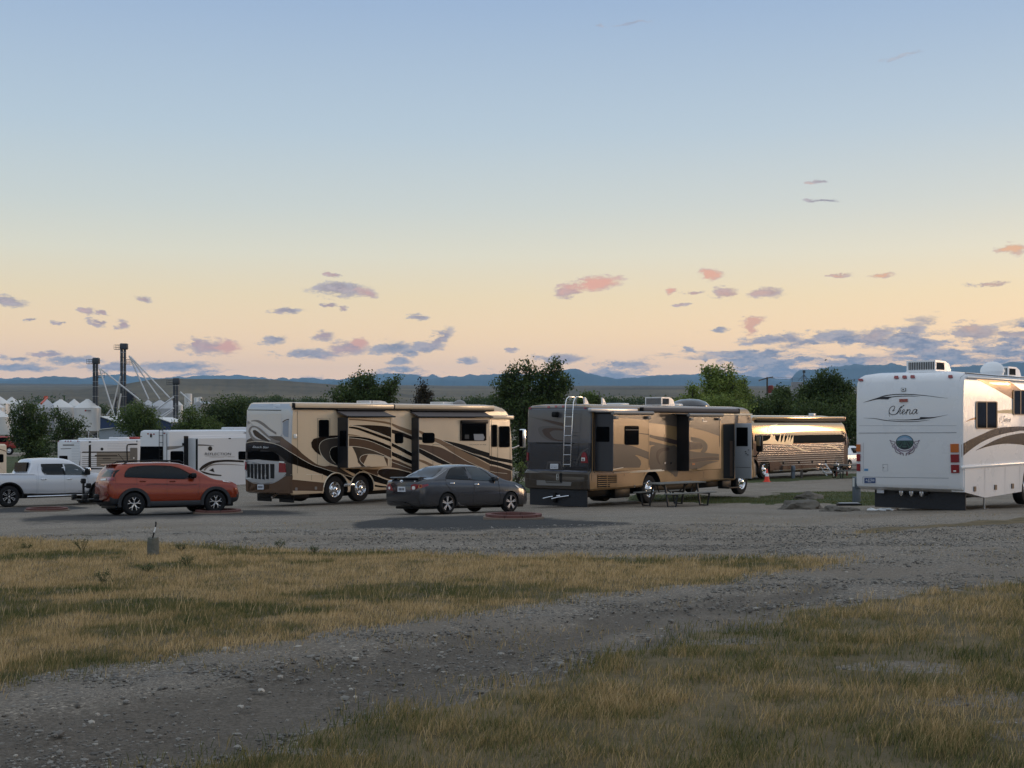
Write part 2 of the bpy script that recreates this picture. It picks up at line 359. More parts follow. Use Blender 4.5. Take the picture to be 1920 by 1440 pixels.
def masks(X, Y):
    d = np.hypot(X, Y); wx = (fbm(X, Y, 1.6, 3) - .5) * (.5 + d * .018); wy = (fbm(X, Y, 1.6, 9) - .5) * (.5 + d * .03)
    x = X + wx; y = Y + wy
    def any_(pl, xx, yy):
        r = np.zeros(X.shape, bool)
        for p in pl: r |= pip(xx, yy, p)
        return r.astype(float)
    g = any_(GRASS, x, y)
    near = fbm(X, Y, 1.1, 21)
    bare = np.clip((fbm(X * .45, Y, 1.7, 33) - .60) * 12, 0, 1) * (Y < 12) * (X > -1.5)   # bare stony patches in the near right grass
    g = g * (1 - bare)
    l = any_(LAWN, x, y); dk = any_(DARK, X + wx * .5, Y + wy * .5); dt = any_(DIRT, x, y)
    # beyond the pitches: strips of rough grass between gravel lanes
    far = np.clip((Y - 95) / 20, 0, 1) * np.clip((fbm(X * .35, Y, .035, 71) - .42) * 9, 0, 1)
    l = np.maximum(l, far * (Y > 95))
    return g, l, dk, dt
azs = np.concatenate([np.arange(-180, -27, 3.0), np.arange(-27, 27.001, .1), np.arange(30, 180.1, 3.0)])
yy = np.concatenate([np.linspace(2700, 1500, 26), np.arange(1496, 920, -2.0), np.arange(919, 850, -1.0)])
rr_ = np.concatenate([[0.05, .8, 1.6, 2.4], [on_ground(960, y)[1] for y in yy], np.arange(50, 130, .7), np.arange(130, 1290, 12.0)])
rr_ = np.unique(np.round(rr_, 3)); rr_ = rr_[rr_ < 1290]; rr_ = np.append(rr_, 1290)
AA, RR = np.meshgrid(np.radians(azs), rr_)
GX = np.sin(AA) * RR; GY = np.cos(AA) * RR
GZ = gz(GX, GY)
mg, ml, md, mt = masks(GX, GY)
def blur(a, k):
    for ax in (0, 1):
        a = sum(np.roll(a, i, ax) for i in range(-k, k + 1)) / (2 * k + 1)
    return a
mt = blur(mt, 7); md = blur(md, 2); mg = blur(mg, 1)
rut = -0.03 * mt + (fbm(GX, GY, 2.2, 5) - .5) * .035 * (RR < 40)
GZ = GZ + rut
nr, nc = GX.shape
idx = np.arange(nr * nc).reshape(nr, nc)
FQ = np.stack([idx[:-1, :-1], idx[:-1, 1:], idx[1:, 1:], idx[1:, :-1]], -1).reshape(-1, 4)
def ground_mat():
    m = bpy.data.materials.new('ground_surface'); m.use_nodes = True; t = m.node_tree; w = WB(t); b = t.nodes['Principled BSDF']
    geo = N(t, 'ShaderNodeNewGeometry'); pos = geo.outputs['Position']
    def at(n):
        a = N(t, 'ShaderNodeAttribute', attribute_name=n); return a.outputs['Fac']
    n_big = w.noise(pos, .45, 5, .6).outputs['Fac']; n_mid = w.noise(pos, 2.4, 6, .65).outputs['Fac']; n_fin = w.noise(pos, 38, 4, .7).outputs['Fac']
    vor = N(t, 'ShaderNodeTexVoronoi', inp={'Scale': 58.0, 'Randomness': 1.0}); w.lk(pos, vor.inputs['Vector'])
    vor2 = N(t, 'ShaderNodeTexVoronoi', inp={'Scale': 130.0}); w.lk(pos, vor2.inputs['Vector'])
    sc = N(t, 'ShaderNodeSeparateColor'); w.lk(vor.outputs['Color'], sc.inputs[0]); sc2 = N(t, 'ShaderNodeSeparateColor'); w.lk(vor2.outputs['Color'], sc2.inputs[0])
    stone = w.ramp(sc.outputs[0], [(0, (0.08131, 0.06864, 0.05676, 1)), (.4, (0.1774, 0.1531, 0.1249, 1)), (.7, (0.2809, 0.2442, 0.1987, 1)), (.92, (0.3992, 0.3458, 0.2816, 1)), (1, (0.7392, 0.6336, 0.5108, 1))])
    stone2 = w.ramp(sc2.outputs[0], [(0, (0.08131, 0.06996, 0.05676, 1)), (.5, (0.1996, 0.1729, 0.1419, 1)), (.85, (0.3105, 0.2706, 0.2226, 1)), (1, (0.5914, 0.5148, 0.4314, 1))])
    grav = w.mix(w.ss(n_mid, .4, .62), stone, stone2)
    dustc = w.mix(n_fin, (0.1331, 0.1082, 0.08173, 1), (0.2365, 0.1954, 0.1498, 1))
    grav = w.mix(w.m('MULTIPLY', w.ss(n_big, .42, .66), .75), grav, dustc)
    fine_dirt = w.mix(w.ss(n_fin, .3, .75), (.068, .056, .044, 1), (.165, .14, .112, 1))
    dirtf = w.m('MULTIPLY', w.ss(w.m('ADD', at('dirt'), w.m('MULTIPLY', w.m('SUBTRACT', n_mid, .5), 2.0)), .2, .9), .88)
    sp_ = N(t, 'ShaderNodeSeparateXYZ'); w.lk(pos, sp_.inputs[0])
    grav = w.mix(w.ss(sp_.outputs[1], 26.0, 9.0, 0.0, .38), grav, (.10, .086, .070, 1))
    c = w.mix(dirtf, grav, fine_dirt)
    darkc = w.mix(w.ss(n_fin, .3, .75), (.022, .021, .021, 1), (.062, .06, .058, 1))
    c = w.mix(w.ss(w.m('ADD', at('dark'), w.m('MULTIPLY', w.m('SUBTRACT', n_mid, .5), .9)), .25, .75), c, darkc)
    gr = w.mix(w.ss(n_mid, .35, .65), (.10, .08, .042, 1), (.17, .128, .07, 1)); gr = w.mix(w.ss(n_big, .55, .8), gr, (.07, .068, .032, 1))
    c = w.mix(w.ss(w.m('ADD', at('grass'), w.m('MULTIPLY', w.m('SUBTRACT', n_fin, .5), .5)), .35, .65), c, gr)
    lw = w.mix(w.ss(n_mid, .3, .7), (.028, .048, .014, 1), (.07, .085, .026, 1)); lw = w.mix(w.ss(n_big, .45, .75), lw, (.10, .088, .042, 1))
    c = w.mix(w.ss(at('lawn'), .3, .7), c, lw)
    w.lk(c, b.inputs['Base Color']); b.inputs['Roughness'].default_value = .9; b.inputs['Specular IOR Level'].default_value = .25
    hgt = w.m('ADD', w.m('MULTIPLY', w.m('SUBTRACT', 1.0, vor.outputs['Distance']), .6), w.m('ADD', w.m('MULTIPLY', vor2.outputs['Distance'], -.3), w.m('MULTIPLY', n_fin, .6)))
    bp = N(t, 'ShaderNodeBump', inp={'Strength': .8, 'Distance': .014}); w.lk(hgt, bp.inputs['Height']); w.lk(bp.outputs[0], b.inputs['Normal'])
    return m
gm = ground_mat()
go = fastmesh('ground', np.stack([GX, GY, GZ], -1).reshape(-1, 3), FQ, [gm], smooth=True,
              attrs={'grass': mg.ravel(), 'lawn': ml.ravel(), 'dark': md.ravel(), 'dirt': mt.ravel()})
go['kind'] = 'structure'

# ------------------------------------------------------------------ grass blades
def blades(name, pts, h, wdt, lean, tint, m):
    """pts (n,2); curved three-point blades"""
    n = len(pts); X = pts[:, 0]; Y = pts[:, 1]; Z = gz(X, Y) - .015
    a = npr.uniform(0, 2 * np.pi, n); dx = np.cos(a) * wdt / 2; dy = np.sin(a) * wdt / 2
    la = npr.uniform(0, 2 * np.pi, n); lx = np.cos(la) * lean * h + .12 * h; ly = np.sin(la) * lean * h
    V = np.empty((n, 5, 3))
    V[:, 0] = np.stack([X - dx, Y - dy, Z], -1); V[:, 1] = np.stack([X + dx, Y + dy, Z], -1)
    V[:, 2] = np.stack([X - dx * .7 + lx * .35, Y - dy * .7 + ly * .35, Z + h * .58], -1); V[:, 3] = np.stack([X + dx * .7 + lx * .35, Y + dy * .7 + ly * .35, Z + h * .58], -1)
    V[:, 4] = np.stack([X + lx, Y + ly, Z + h], -1)
    b = np.arange(n) * 5
    F = np.concatenate([np.stack([b, b + 1, b + 3], -1), np.stack([b, b + 3, b + 2], -1), np.stack([b + 2, b + 3, b + 4], -1)])
    o = fastmesh(name, V.reshape(-1, 3), F, [m], attrs={'tint': np.repeat(tint, 5), 'along': np.tile([0, 0, .6, .6, 1.0], n)}); o['kind'] = 'stuff'; return o
def grass_mat(name, stops):
    m = bpy.data.materials.new(name); m.use_nodes = True; t = m.node_tree; w = WB(t); b = t.nodes['Principled BSDF']
    a = N(t, 'ShaderNodeAttribute', attribute_name='tint'); l = N(t, 'ShaderNodeAttribute', attribute_name='along')
    c = w.ramp(a.outputs['Fac'], stops)
    w.lk(c, b.inputs['Base Color']); b.inputs['Roughness'].default_value = .75; b.inputs['Specular IOR Level'].default_value = .2
    tr = N(t, 'ShaderNodeBsdfTranslucent'); w.lk(c, tr.inputs[0]); mx_ = N(t, 'ShaderNodeMixShader', inp={0: .3}); w.lk(b.outputs[0], mx_.inputs[1]); w.lk(tr.outputs[0], mx_.inputs[2])
    w.lk(mx_.outputs[0], t.nodes['Material Output'].inputs['Surface']); return m
GM = grass_mat('grass_blades', [(0, (0.05175, 0.0713, 0.0253, 1)), (.25, (0.1035, 0.1207, 0.04025, 1)), (.45, (0.207, 0.1782, 0.0713, 1)), (.65, (0.4025, 0.2932, 0.138, 1)), (.85, (0.575, 0.4025, 0.2012, 1)), (1, (0.69, 0.5175, 0.299, 1))])
def scatter(n, y0, y1, x0f, x1f, power=1.0):
    Y = y0 + (y1 - y0) * npr.uniform(0, 1, n) ** power; X = npr.uniform(x0f, x1f, n) * Y; return X, Y
# left wedge of dry grass
X, Y = scatter(560000, 7.0, 27.0, -.43, .30, 1.25); jx = npr.normal(0, .10, len(X)) + .0 * X; jy = npr.normal(0, .28, len(X)); g = masks(X + jx, Y + jy)[0]; X0, Y0 = X, Y; X, Y = X + jx, Y + jy; g = g * pip(X + (fbm(X, Y, 1.6, 3) - .5) * .7, Y + (fbm(X, Y, 1.6, 9) - .5), GRASS[0]); X, Y = X0, Y0
cl = fbm(X, Y, 2.6, 44); keep = (g > .5) & (npr.uniform(0, 1, len(X)) < .35 + 1.1 * cl); X = X[keep]; Y = Y[keep]
gg = .55 * fbm(X * .6, Y, .55, 77) + .45 * fbm(X * .8, Y, 1.9, 79) + .03; fine = fbm(X, Y, 5.0, 78)
edge = np.clip(1 - np.abs(gg - .5) * 4, 0, 1)
tint = np.clip(.74 + (fine - .5) * .6 + npr.normal(0, .14, len(X)) - np.clip((gg - .56) * 4.0, 0, .42), 0, 1)
hh = npr.uniform(.022, .078, len(X)) * (.6 + .7 * fine)
tall = npr.uniform(0, 1, len(X)) < .012; hh = np.where(tall, hh * 2.0, hh); tint = np.where(tall, .95, tint)
blades('dry_grass', np.stack([X, Y], -1), hh, .0028 + Y * .00028, .35, tint, GM)
# near right grass
X, Y = scatter(680000, 4.6, 22.0, -.34, .46, 1.4); g = masks(X + npr.normal(0, .12, len(X)), Y + npr.normal(0, .22, len(X)))[0]; keep = (g > .5) & (Y < 22)
left = (X / Y < .25) & (Y > 13.2)
cl = fbm(X, Y, 3.2, 54)
keep &= npr.uniform(0, 1, len(X)) < .07 + 1.7 * cl * cl * cl * 1.5
inw = pip(X, Y, GRASS[0]); keep &= ~(inw & (X / Y < .30))
X = X[keep]; Y = Y[keep]; gg = fbm(X * .7, Y, .8, 87); fine = fbm(X, Y, 5.0, 88)
tint = np.clip(.50 + (gg - .5) * .9 + (fine - .5) * .5 + npr.normal(0, .17, len(X)), 0, 1)
hh = npr.uniform(.022, .095, len(X)) * (.5 + .9 * fine); tall = npr.uniform(0, 1, len(X)) < .015; hh = np.where(tall, hh * 1.9, hh)
blades('rough_grass', np.stack([X, Y], -1), hh, .0026 + Y * .00028, .45, tint, GM)
# sparse tufts in the track and lawn strip
X, Y = scatter(60000, 5.5, 30.0, -.42, .44, 1.3); g, l_, d_, t_ = masks(X, Y)
k = fbm(X * .5, Y, 1.3, 61); keep = (g < .5) & (d_ < .5) & (k > .60) & (npr.uniform(0, 1, len(X)) < .5); X = X[keep]; Y = Y[keep]
blades('sparse_grass', np.stack([X, Y], -1), npr.uniform(.02, .06, len(X)), .003 + Y * .0002, .6, np.clip(npr.normal(.6, .15, len(X)), 0, 1), GM)
X, Y = scatter(90000, 36, 62, -.1, .34, 1.0); g, l_, d_, t_ = masks(X, Y); keep = l_ > .5; X = X[keep]; Y = Y[keep]
blades('lawn_grass', np.stack([X, Y], -1), npr.uniform(.03, .07, len(X)), np.full(len(X), .014), .4, np.clip(npr.normal(.22, .1, len(X)), 0, 1), GM)

# ------------------------------------------------------------------ loose stones
ico = bmesh.new(); bmesh.ops.create_icosphere(ico, subdivisions=1, radius=1); IV = np.array([v.co[:] for v in ico.verts]); IF = np.array([[v.index for v in f.verts] for f in ico.faces]); ico.free()
def stones(name, X, Y, s, tint, m):
    n = len(X); k = len(IV); Z = gz(X, Y)
    V = IV[None] * (1 + npr.normal(0, .13, (n, k, 1))) * (s[:, None, None] * np.stack([npr.uniform(.8, 1.4, n), npr.uniform(.7, 1.1, n), npr.uniform(.35, .7, n)], -1)[:, None, :])
    a = npr.uniform(0, 6.28, n); c, s_ = np.cos(a)[:, None], np.sin(a)[:, None]
    V = np.stack([V[..., 0] * c - V[..., 1] * s_, V[..., 0] * s_ + V[..., 1] * c, V[..., 2]], -1)
    V[..., 0] += X[:, None]; V[..., 1] += Y[:, None]; V[..., 2] += Z[:, None]
    F = (IF[None] + (np.arange(n) * k)[:, None, None]).reshape(-1, 3)
    o = fastmesh(name, V.reshape(-1, 3), F, [m], attrs={'tint': np.repeat(tint, k)}); o['kind'] = 'stuff'; return o
SM = grass_mat('loose_stones', [(0, (.10, .09, .08, 1)), (.5, (.21, .195, .175, 1)), (.8, (.33, .31, .28, 1)), (1, (.55, .51, .45, 1))])
X, Y = scatter(150000, 5.2, 26.0, -.42, .44, 1.7); g, l_, d_, t_ = masks(X, Y)
band = fbm(X * .35 + Y * .3, Y, 1.0, 91)
keep = (g < .5) & (npr.uniform(0, 1, len(X)) < np.where(t_ > .5, .42, .95) * np.clip((band - .28) * 3, .12, 1)); X = X[keep]; Y = Y[keep]
sz = np.clip(npr.lognormal(math.log(.0078), .44, len(X)), .004, .03); sz *= (1 + Y * .010)
stones('gravel', X, Y, sz, np.clip(npr.beta(3, 2.6, len(X)), 0, 1), SM)
X, Y = scatter(900, 5.2, 17.0, -.42, .44, 1.4); g, l_, d_, t_ = masks(X, Y); keep = g < .5; X = X[keep][:60]; Y = Y[keep][:60]
stones('pale_stones', X, Y, npr.uniform(.015, .032, len(X)), npr.uniform(.6, 1, len(X)), SM)

# ------------------------------------------------------------------ far land
def elev(px, py, r): # height of a point seen at row py in column px, at ground distance r
    t = (px - CX) / FPX; return CAMH + (HZ - py) / FPX / math.sqrt(1 + t * t) * r
def ring_terrain(name, rings, az0, az1, daz, m, rough, seed):
    """rings: list of (radius, px list, py list or None+heights)"""
    azl = np.arange(az0, az1 + daz / 2, daz); pxl = CX + FPX * np.tan(np.radians(azl)); V = []
    for ri, (r, kind, xs, ys) in enumerate(rings):
        if kind == 'py':
            py = np.interp(pxl, xs, ys); h = CAMH + (HZ - py) / FPX * np.cos(np.radians(azl)) * r
        else: h = np.interp(pxl, xs, ys)
        h = h + rough[ri] * (fbm(azl * 3.0, np.full_like(azl, r * .001), 1.0, seed + ri, 5) - .5)
        V.append(np.stack([np.sin(np.radians(azl)) * r, np.cos(np.radians(azl)) * r, h], -1))
    V = np.array(V); nr, nc = V.shape[:2]; idx = np.arange(nr * nc).reshape(nr, nc)
    F = np.stack([idx[:-1, :-1], idx[:-1, 1:], idx[1:, 1:], idx[1:, :-1]], -1).reshape(-1, 4)
    o = fastmesh(name, V.reshape(-1, 3), F, [m], smooth=True); o['kind'] = 'structure'; return o
def far_mat(name, cols, sx, sz, big=.0006):
    m = bpy.data.materials.new(name); m.use_nodes = True; t = m.node_tree; w = WB(t); b = t.nodes['Principled BSDF']
    geo = N(t, 'ShaderNodeNewGeometry'); mp = N(t, 'ShaderNodeMapping'); w.lk(geo.outputs['Position'], mp.inputs[0]); mp.inputs[3].default_value = (sx, sx * 1.3, sz)
    n1 = w.noise(mp.outputs[0], 1, 6, .62).outputs['Fac']; n2 = w.noise(geo.outputs['Position'], big, 5, .6).outputs['Fac']
    c = w.ramp(w.m('ADD', w.m('MULTIPLY', n1, .6), w.m('MULTIPLY', n2, .4)), cols)
    w.lk(c, b.inputs['Base Color']); b.inputs['Roughness'].default_value = .95; b.inputs['Specular IOR Level'].default_value = .1
    bp = N(t, 'ShaderNodeBump', inp={'Strength': .6, 'Distance': 8.0}); w.lk(n1, bp.inputs['Height']); w.lk(bp.outputs[0], b.inputs['Normal'])
    return m
HM = far_mat('steppe_grass', [(.3, (.05, .044, .034, 1)), (.42, (.09, .078, .056, 1)), (.5, (.14, .115, .078, 1)), (.58, (.20, .16, .10, 1)), (.7, (.075, .066, .05, 1))], .0016, .022)
MXs = [-2500, -800, 0, 150, 240, 280, 310, 500, 560, 640, 760, 960, 1100, 1300, 1500, 1920, 4000]
ring_terrain('hills', [
    (1250, 'h', [-5000, 5000], [1, 1]), (1290, 'h', [-5000, 5000], [2.0, 2.0]), (1500, 'py', [-3000, 0, 500, 960, 1920, 4000], [772, 772, 766, 765, 765, 765]),
    (1900, 'py', MXs, [758, 758, 758, 757, 754, 752, 750, 748, 750, 752, 752, 753, 754, 756, 756, 755, 755]),
    (2400, 'py', MXs, [750, 750, 750, 748, 743, 738, 736, 735, 736, 740, 744, 746, 746, 748, 749, 748, 748]),
    (2700, 'py', MXs, [742, 742, 742, 738, 730, 724, 724, 724, 727, 733, 740, 742, 740, 741, 743, 742, 742]),
    (2900, 'py', MXs, [738, 738, 738, 733, 722, 713, 712, 713, 718, 725, 736, 738, 736, 735, 738, 738, 738]),
    (3000, 'py', MXs, [737, 737, 737, 732, 719, 712, 710, 711, 716, 722, 733, 735, 732, 731, 733, 734, 734]),
    (4200, 'py', MXs, [732, 732, 731, 730, 722, 714, 712, 713, 718, 722, 727, 728, 726, 727, 729, 730, 730]),
    (6500, 'py', MXs, [725, 725, 724, 724, 724, 722, 720, 720, 721, 722, 723, 725, 724, 725, 726, 727, 728]),
    (9500, 'py', MXs, [718, 718, 719, 720, 722, 722, 721, 721, 721, 721, 722, 724, 723, 723, 724, 725, 726]),
    (9800, 'h', [-5000, 5000], [20, 20]), (28900, 'h', [-5000, 5000], [0, 0])], -50, 50, .08, HM, [0, 0, 3, 6, 10, 12, 9, 1.0, 8, 10, 6, 0, 0], 5)
MM = far_mat('mountain_rock', [(.3, (.03, .045, .05, 1)), (.5, (.07, .085, .09, 1)), (.7, (.14, .15, .15, 1))], .0003, .0016, .00012)
ms = [-2500, -600, 0, 60, 105, 140, 180, 230, 280, 330, 420, 500, 530, 545, 575, 600, 640, 700, 760, 850, 900, 950, 1000, 1040, 1065, 1080, 1110, 1160, 1240, 1330, 1440, 1480, 1490, 1500, 1560, 1600, 1680, 1740, 1820, 1900, 2000, 2300, 3500]
mh = [712, 709, 714, 710, 705, 709, 714, 718, 716, 718, 716, 713, 708, 711, 709, 713, 710, 714, 712, 706, 702, 700, 704, 698, 692, 692, 702, 710, 704, 708, 712, 716, 702, 694, 688, 684, 682, 690, 686, 680, 678, 686, 700]
ring_terrain('mountains', [(17000, 'h', [-5000, 5000], [0, 0]), (19000, 'py', ms, [y + 9 + (y < 705) * 6 for y in mh]), (20500, 'py', ms, [y + 3 for y in mh]), (21500, 'py', ms, mh), (22500, 'py', ms, [y + 8 for y in mh]), (24000, 'h', [-5000, 5000], [0, 0])],
             -50, 50, .05, MM, [0, 120, 90, 60, 60, 0], 15)
mh2 = [708 + 5 * math.sin(i * 1.7) + 4 * math.sin(i * .6) for i in range(len(ms))]
ring_terrain('far_mountains', [(24500, 'h', [-5000, 5000], [0, 0]), (26000, 'py', ms, [y + 6 for y in mh2]), (26800, 'py', ms, mh2), (28500, 'h', [-5000, 5000], [0, 0])], -50, 50, .08, MM, [0, 160, 120, 0], 25)
# clear evening air that turns the far land blue
hz_ = MB(); hm = bpy.data.materials.new('evening_haze'); hm.use_nodes = True; ht = hm.node_tree; ht.nodes.remove(ht.nodes['Principled BSDF'])
pv = N(ht, 'ShaderNodeVolumePrincipled'); pv.inputs['Density'].default_value = 3.4e-5; pv.inputs['Color'].default_value = (.36, .66, 1.0, 1); pv.inputs['Anisotropy'].default_value = 0.0
ht.links.new(pv.outputs[0], ht.nodes['Material Output'].inputs['Volume'])
hz_.box(-29500, 29500, -29500, 29500, -60, 1180, hm); ho = hz_.build('haze', smooth=0); ho['kind'] = 'stuff'
# ================================================================== vehicle toolkit
ZM = {3: (440, 720, 6), 4: (700, 720, 5.54), 5: (970, 720, 6), 6: (1180, 720, 6), 7: (1380, 660, 4.5), 8: (1590, 660, 4.5),
      'a': (640, 750, 8), 'b': (1600, 690, 8.473), 'c': (1600, 830, 8.727), 'd': (1790, 690, 5.143), 'e': (1400, 760, 8.727),
      'p': (0, 850, 9.6), 's': (160, 850, 6), 't': (150, 620, 4), 'q': (0, 620, 4), 'r': (700, 860, 5.647), 'f': (150, 850, 13.09), 'g': (960, 840, 12), 'h': (280, 700, 10.105), 1: (0, 0, 1)}
def zp(k, pts): a, b, s = ZM[k]; return [(a + x / s, b + y / s) for x, y in pts]
def frame(X, Y, z, head, pitch=0.0, roll=0.0):
    h = R(head); return Matrix.Translation((X, Y, z)) @ Matrix.Rotation(h, 4, 'Z') @ Matrix.Rotation(-pitch, 4, 'Y') @ Matrix.Rotation(roll, 4, 'X')
def ray(M, px, py):
    Mi = M.inverted(); o = Mi @ Vector((0, 0, CAMH)); d = (Mi.to_3x3() @ Vector(((px - CX) / FPX, 1, -(py - HZ) / FPX))).normalized(); return o, d
def on_plane(M, px, py, ax, c):
    o, d = ray(M, px, py); t = (c - o[ax]) / d[ax]; return o + d * t
def catmull(pts, n=6, closed=False):
    if len(pts) < 3: return list(pts)
    out = []; m = len(pts); rng = range(m if closed else m - 1)
    for i in rng:
        p0 = pts[(i - 1) % m] if closed or i > 0 else pts[0]; p1 = pts[i]; p2 = pts[(i + 1) % m]; p3 = pts[(i + 2) % m] if closed or i + 2 < m else pts[-1]
        for k in range(n):
            t = k / n; t2 = t * t; t3 = t2 * t
            out.append(tuple(.5 * (2 * b + (c - a) * t + (2 * a - 5 * b + 4 * c - d) * t2 + (3 * b - a - 3 * c + d) * t3) for a, b, c, d in zip(p0, p1, p2, p3)))
    if not closed: out.append(tuple(pts[-1]))
    return out
def resample(pts, n):
    d = [0]
    for a, b in zip(pts, pts[1:]): d.append(d[-1] + math.dist(a, b))
    t = np.linspace(0, d[-1], n); return list(zip(np.interp(t, d, [p[0] for p in pts]), np.interp(t, d, [p[1] for p in pts])))
def mb_from(obj):
    mb = MB(); me = obj.data; mb.v = [tuple(v.co) for v in me.vertices]; mb.f = [tuple(p.vertices) for p in me.polygons]; mb.m = [p.material_index for p in me.polygons]; mb.mats = list(me.materials); return mb
def boolcut(mb, cutters):
    """mb minus a list of MB cutters -> MB"""
    o = mb.build('tmp_body', smooth=0); cs = []
    for c in cutters:
        k = c.build('tmp_cut', smooth=0); cs.append(k); md_ = o.modifiers.new('b', 'BOOLEAN'); md_.operation = 'DIFFERENCE'; md_.solver = 'EXACT'; md_.object = k
        try: md_.material_mode = 'TRANSFER'
        except Exception: pass
    bpy.context.view_layer.update()
    me = bpy.data.meshes.new_from_object(o.evaluated_get(bpy.context.evaluated_depsgraph_get())); o.modifiers.clear(); o.data = me
    r = mb_from(o)
    for k in cs: bpy.data.objects.remove(k)
    bpy.data.objects.remove(o); return r
class Skin:
    """draws outlines, given in photo pixels, on the real surface of a vehicle"""
    def __init__(s, M, mb): s.M = M; s.Mi = M.inverted(); s.o = s.Mi @ Vector((0, 0, CAMH)); s.bvh = BVHTree.FromPolygons([Vector(v) for v in mb.v], mb.f); s.last = s.o.length; s.px = s.last
    def hit(s, p, off=0.0):
        d = (s.Mi.to_3x3() @ Vector(((p[0] - CX) / FPX, 1, -(p[1] - HZ) / FPX))).normalized()
        loc, nor, i, dist = s.bvh.ray_cast(s.o, d)
        if loc is None:
            loc, nor, i, dist = s.bvh.find_nearest(s.o + d * s.last)
        else: s.last = dist
        if nor.dot(d) > 0: nor = -nor
        return loc + nor * off
    def pg(s, mb, z, pts, m, off=.004, grid=0, thick=False, smooth=0):
        pts = zp(z, pts)
        if smooth: pts = catmull(pts, smooth, True)
        ed = [(i, (i + 1) % len(pts)) for i in range(len(pts))]; vs = [Vector(p) for p in pts]
        if grid:
            xs = [p[0] for p in pts]; ys = [p[1] for p in pts]
            gx, gy = np.meshgrid(np.arange(min(xs) + grid / 2, max(xs), grid), np.arange(min(ys) + grid / 2, max(ys), grid)); gx = gx.ravel(); gy = gy.ravel()
            k = pip(gx, gy, pts); vs += [Vector((a, b)) for a, b in zip(gx[k], gy[k])]
        r = delaunay_2d_cdt(vs, ed, [], 1, 1e-5)
        mb.add([s.hit(v, off) for v in r[0]], [tuple(f) for f in r[2]], m)
        if thick:
            n = len(pts); mb.add([s.hit(p, off) for p in pts] + [s.hit(p, 0) for p in pts], [(i, (i + 1) % n, n + (i + 1) % n, n + i) for i in range(n)], m)
        return s
    def sw(s, mb, z, up, lo, m, off=.004, n=28, k=3):
        if getattr(s, 'kk', 0): k = s.kk
        u = resample(catmull(zp(z, up)), n); l = resample(catmull(zp(z, lo)), n); vs = []
        for i in range(n):
            for j in range(k + 1): vs.append(s.hit((u[i][0] + (l[i][0] - u[i][0]) * j / k, u[i][1] + (l[i][1] - u[i][1]) * j / k), off))
        mb.add(vs, [(i * (k + 1) + j, i * (k + 1) + j + 1, (i + 1) * (k + 1) + j + 1, (i + 1) * (k + 1) + j) for i in range(n - 1) for j in range(k)], m); return s
    def st(s, mb, z, pts, w, m, off=.006, w1=None, smooth=True, closed=False):
        """stroke of pixel width w"""
        p = zp(z, pts)
        if closed: p = p + [p[0]]
        if smooth: p = catmull(p, 6)
        n = max(3, int(sum(math.dist(a, b) for a, b in zip(p, p[1:])) / 2.5)) if smooth else len(p)
        if smooth: p = resample(p, min(n, 90))
        n = len(p); vs = []; w1 = w if w1 is None else w1
        for i in range(n):
            a = p[max(i - 1, 0)]; b = p[min(i + 1, n - 1)]; L = math.dist(a, b) or 1; nx, ny = -(b[1] - a[1]) / L, (b[0] - a[0]) / L; q = (w + (w1 - w) * i / (n - 1)) / 2
            vs += [s.hit((p[i][0] + nx * q, p[i][1] + ny * q), off), s.hit((p[i][0] - nx * q, p[i][1] - ny * q), off)]
        mb.add(vs, [(2 * i, 2 * i + 1, 2 * i + 3, 2 * i + 2) for i in range(n - 1)], m); return s
def rrect(x0, y0, x1, y1, r=8, n=4):
    o = []
    for cx_, cy_, a in ((x1 - r, y0 + r, -90), (x1 - r, y1 - r, 0), (x0 + r, y1 - r, 90), (x0 + r, y0 + r, 180)):
        for i in range(n + 1): t = R(a + 90 * i / n); o.append((cx_ + r * math.cos(t), cy_ + r * math.sin(t)))
    return o
def ringshell(levels, m, nc=6):
    """levels: (z, x0, x1, y0, y1, rear corner radius, front corner radius) stacked outlines"""
    mb = MB(); rings = []
    for (z, x0, x1, y0, y1, ra, rf) in levels:
        o = []
        for cx_, cy_, a, r in ((x1 - rf, y1 - rf, 0, rf), (x0 + ra, y1 - ra, 90, ra), (x0 + ra, y0 + ra, 180, ra), (x1 - rf, y0 + rf, 270, rf)):
            for i in range(nc + 1): t = R(a + 90 * i / nc); o.append((cx_ + r * math.cos(t), cy_ + r * math.sin(t), z))
        rings.append(o)
    n = len(rings[0]); vs = [p for r in rings for p in r]
    fs = [(i * n + j, i * n + (j + 1) % n, (i + 1) * n + (j + 1) % n, (i + 1) * n + j) for i in range(len(rings) - 1) for j in range(n)]
    fs += [tuple(range(n - 1, -1, -1)), tuple(range((len(rings) - 1) * n, len(rings) * n))]
    return mb.add(vs, fs, m)
# ---- materials
RUB = mat('tyre_rubber', (.016, .016, .017, 1), .8, spec=.2, bump=.3, bscale=60); BLK = mat('black_plastic', (.012, .012, .013, 1), .4, spec=.15); DRK = mat('dark_void', (.006, .006, .007, 1), .9)
CHR = mat('chrome', (.82, .82, .84, 1), .12, 1.0); ALU = mat('aluminium', (.5, .51, .53, 1), .3, .9); GLS = mat('dark_glass', (.003, .0035, .0045, 1), .04, spec=.12)
MATS['dark_glass'].node_tree.nodes['Principled BSDF'].inputs['IOR'].default_value = 1.22
WHT = mat('white_paint', (.78, .79, .80, 1), .3, coat=.5, vary=.04, vscale=1.2); SLV = mat('silver_paint', (.46, .47, .49, 1), .28, .55, .6)
REDL = mat('red_lens', (.22, .008, .012, 1), .15, coat=.6); ORGL = mat('amber_lens', (.48, .12, .015, 1), .18, coat=.5); WHL = mat('clear_lens', (.75, .75, .72, 1), .15, coat=.6)
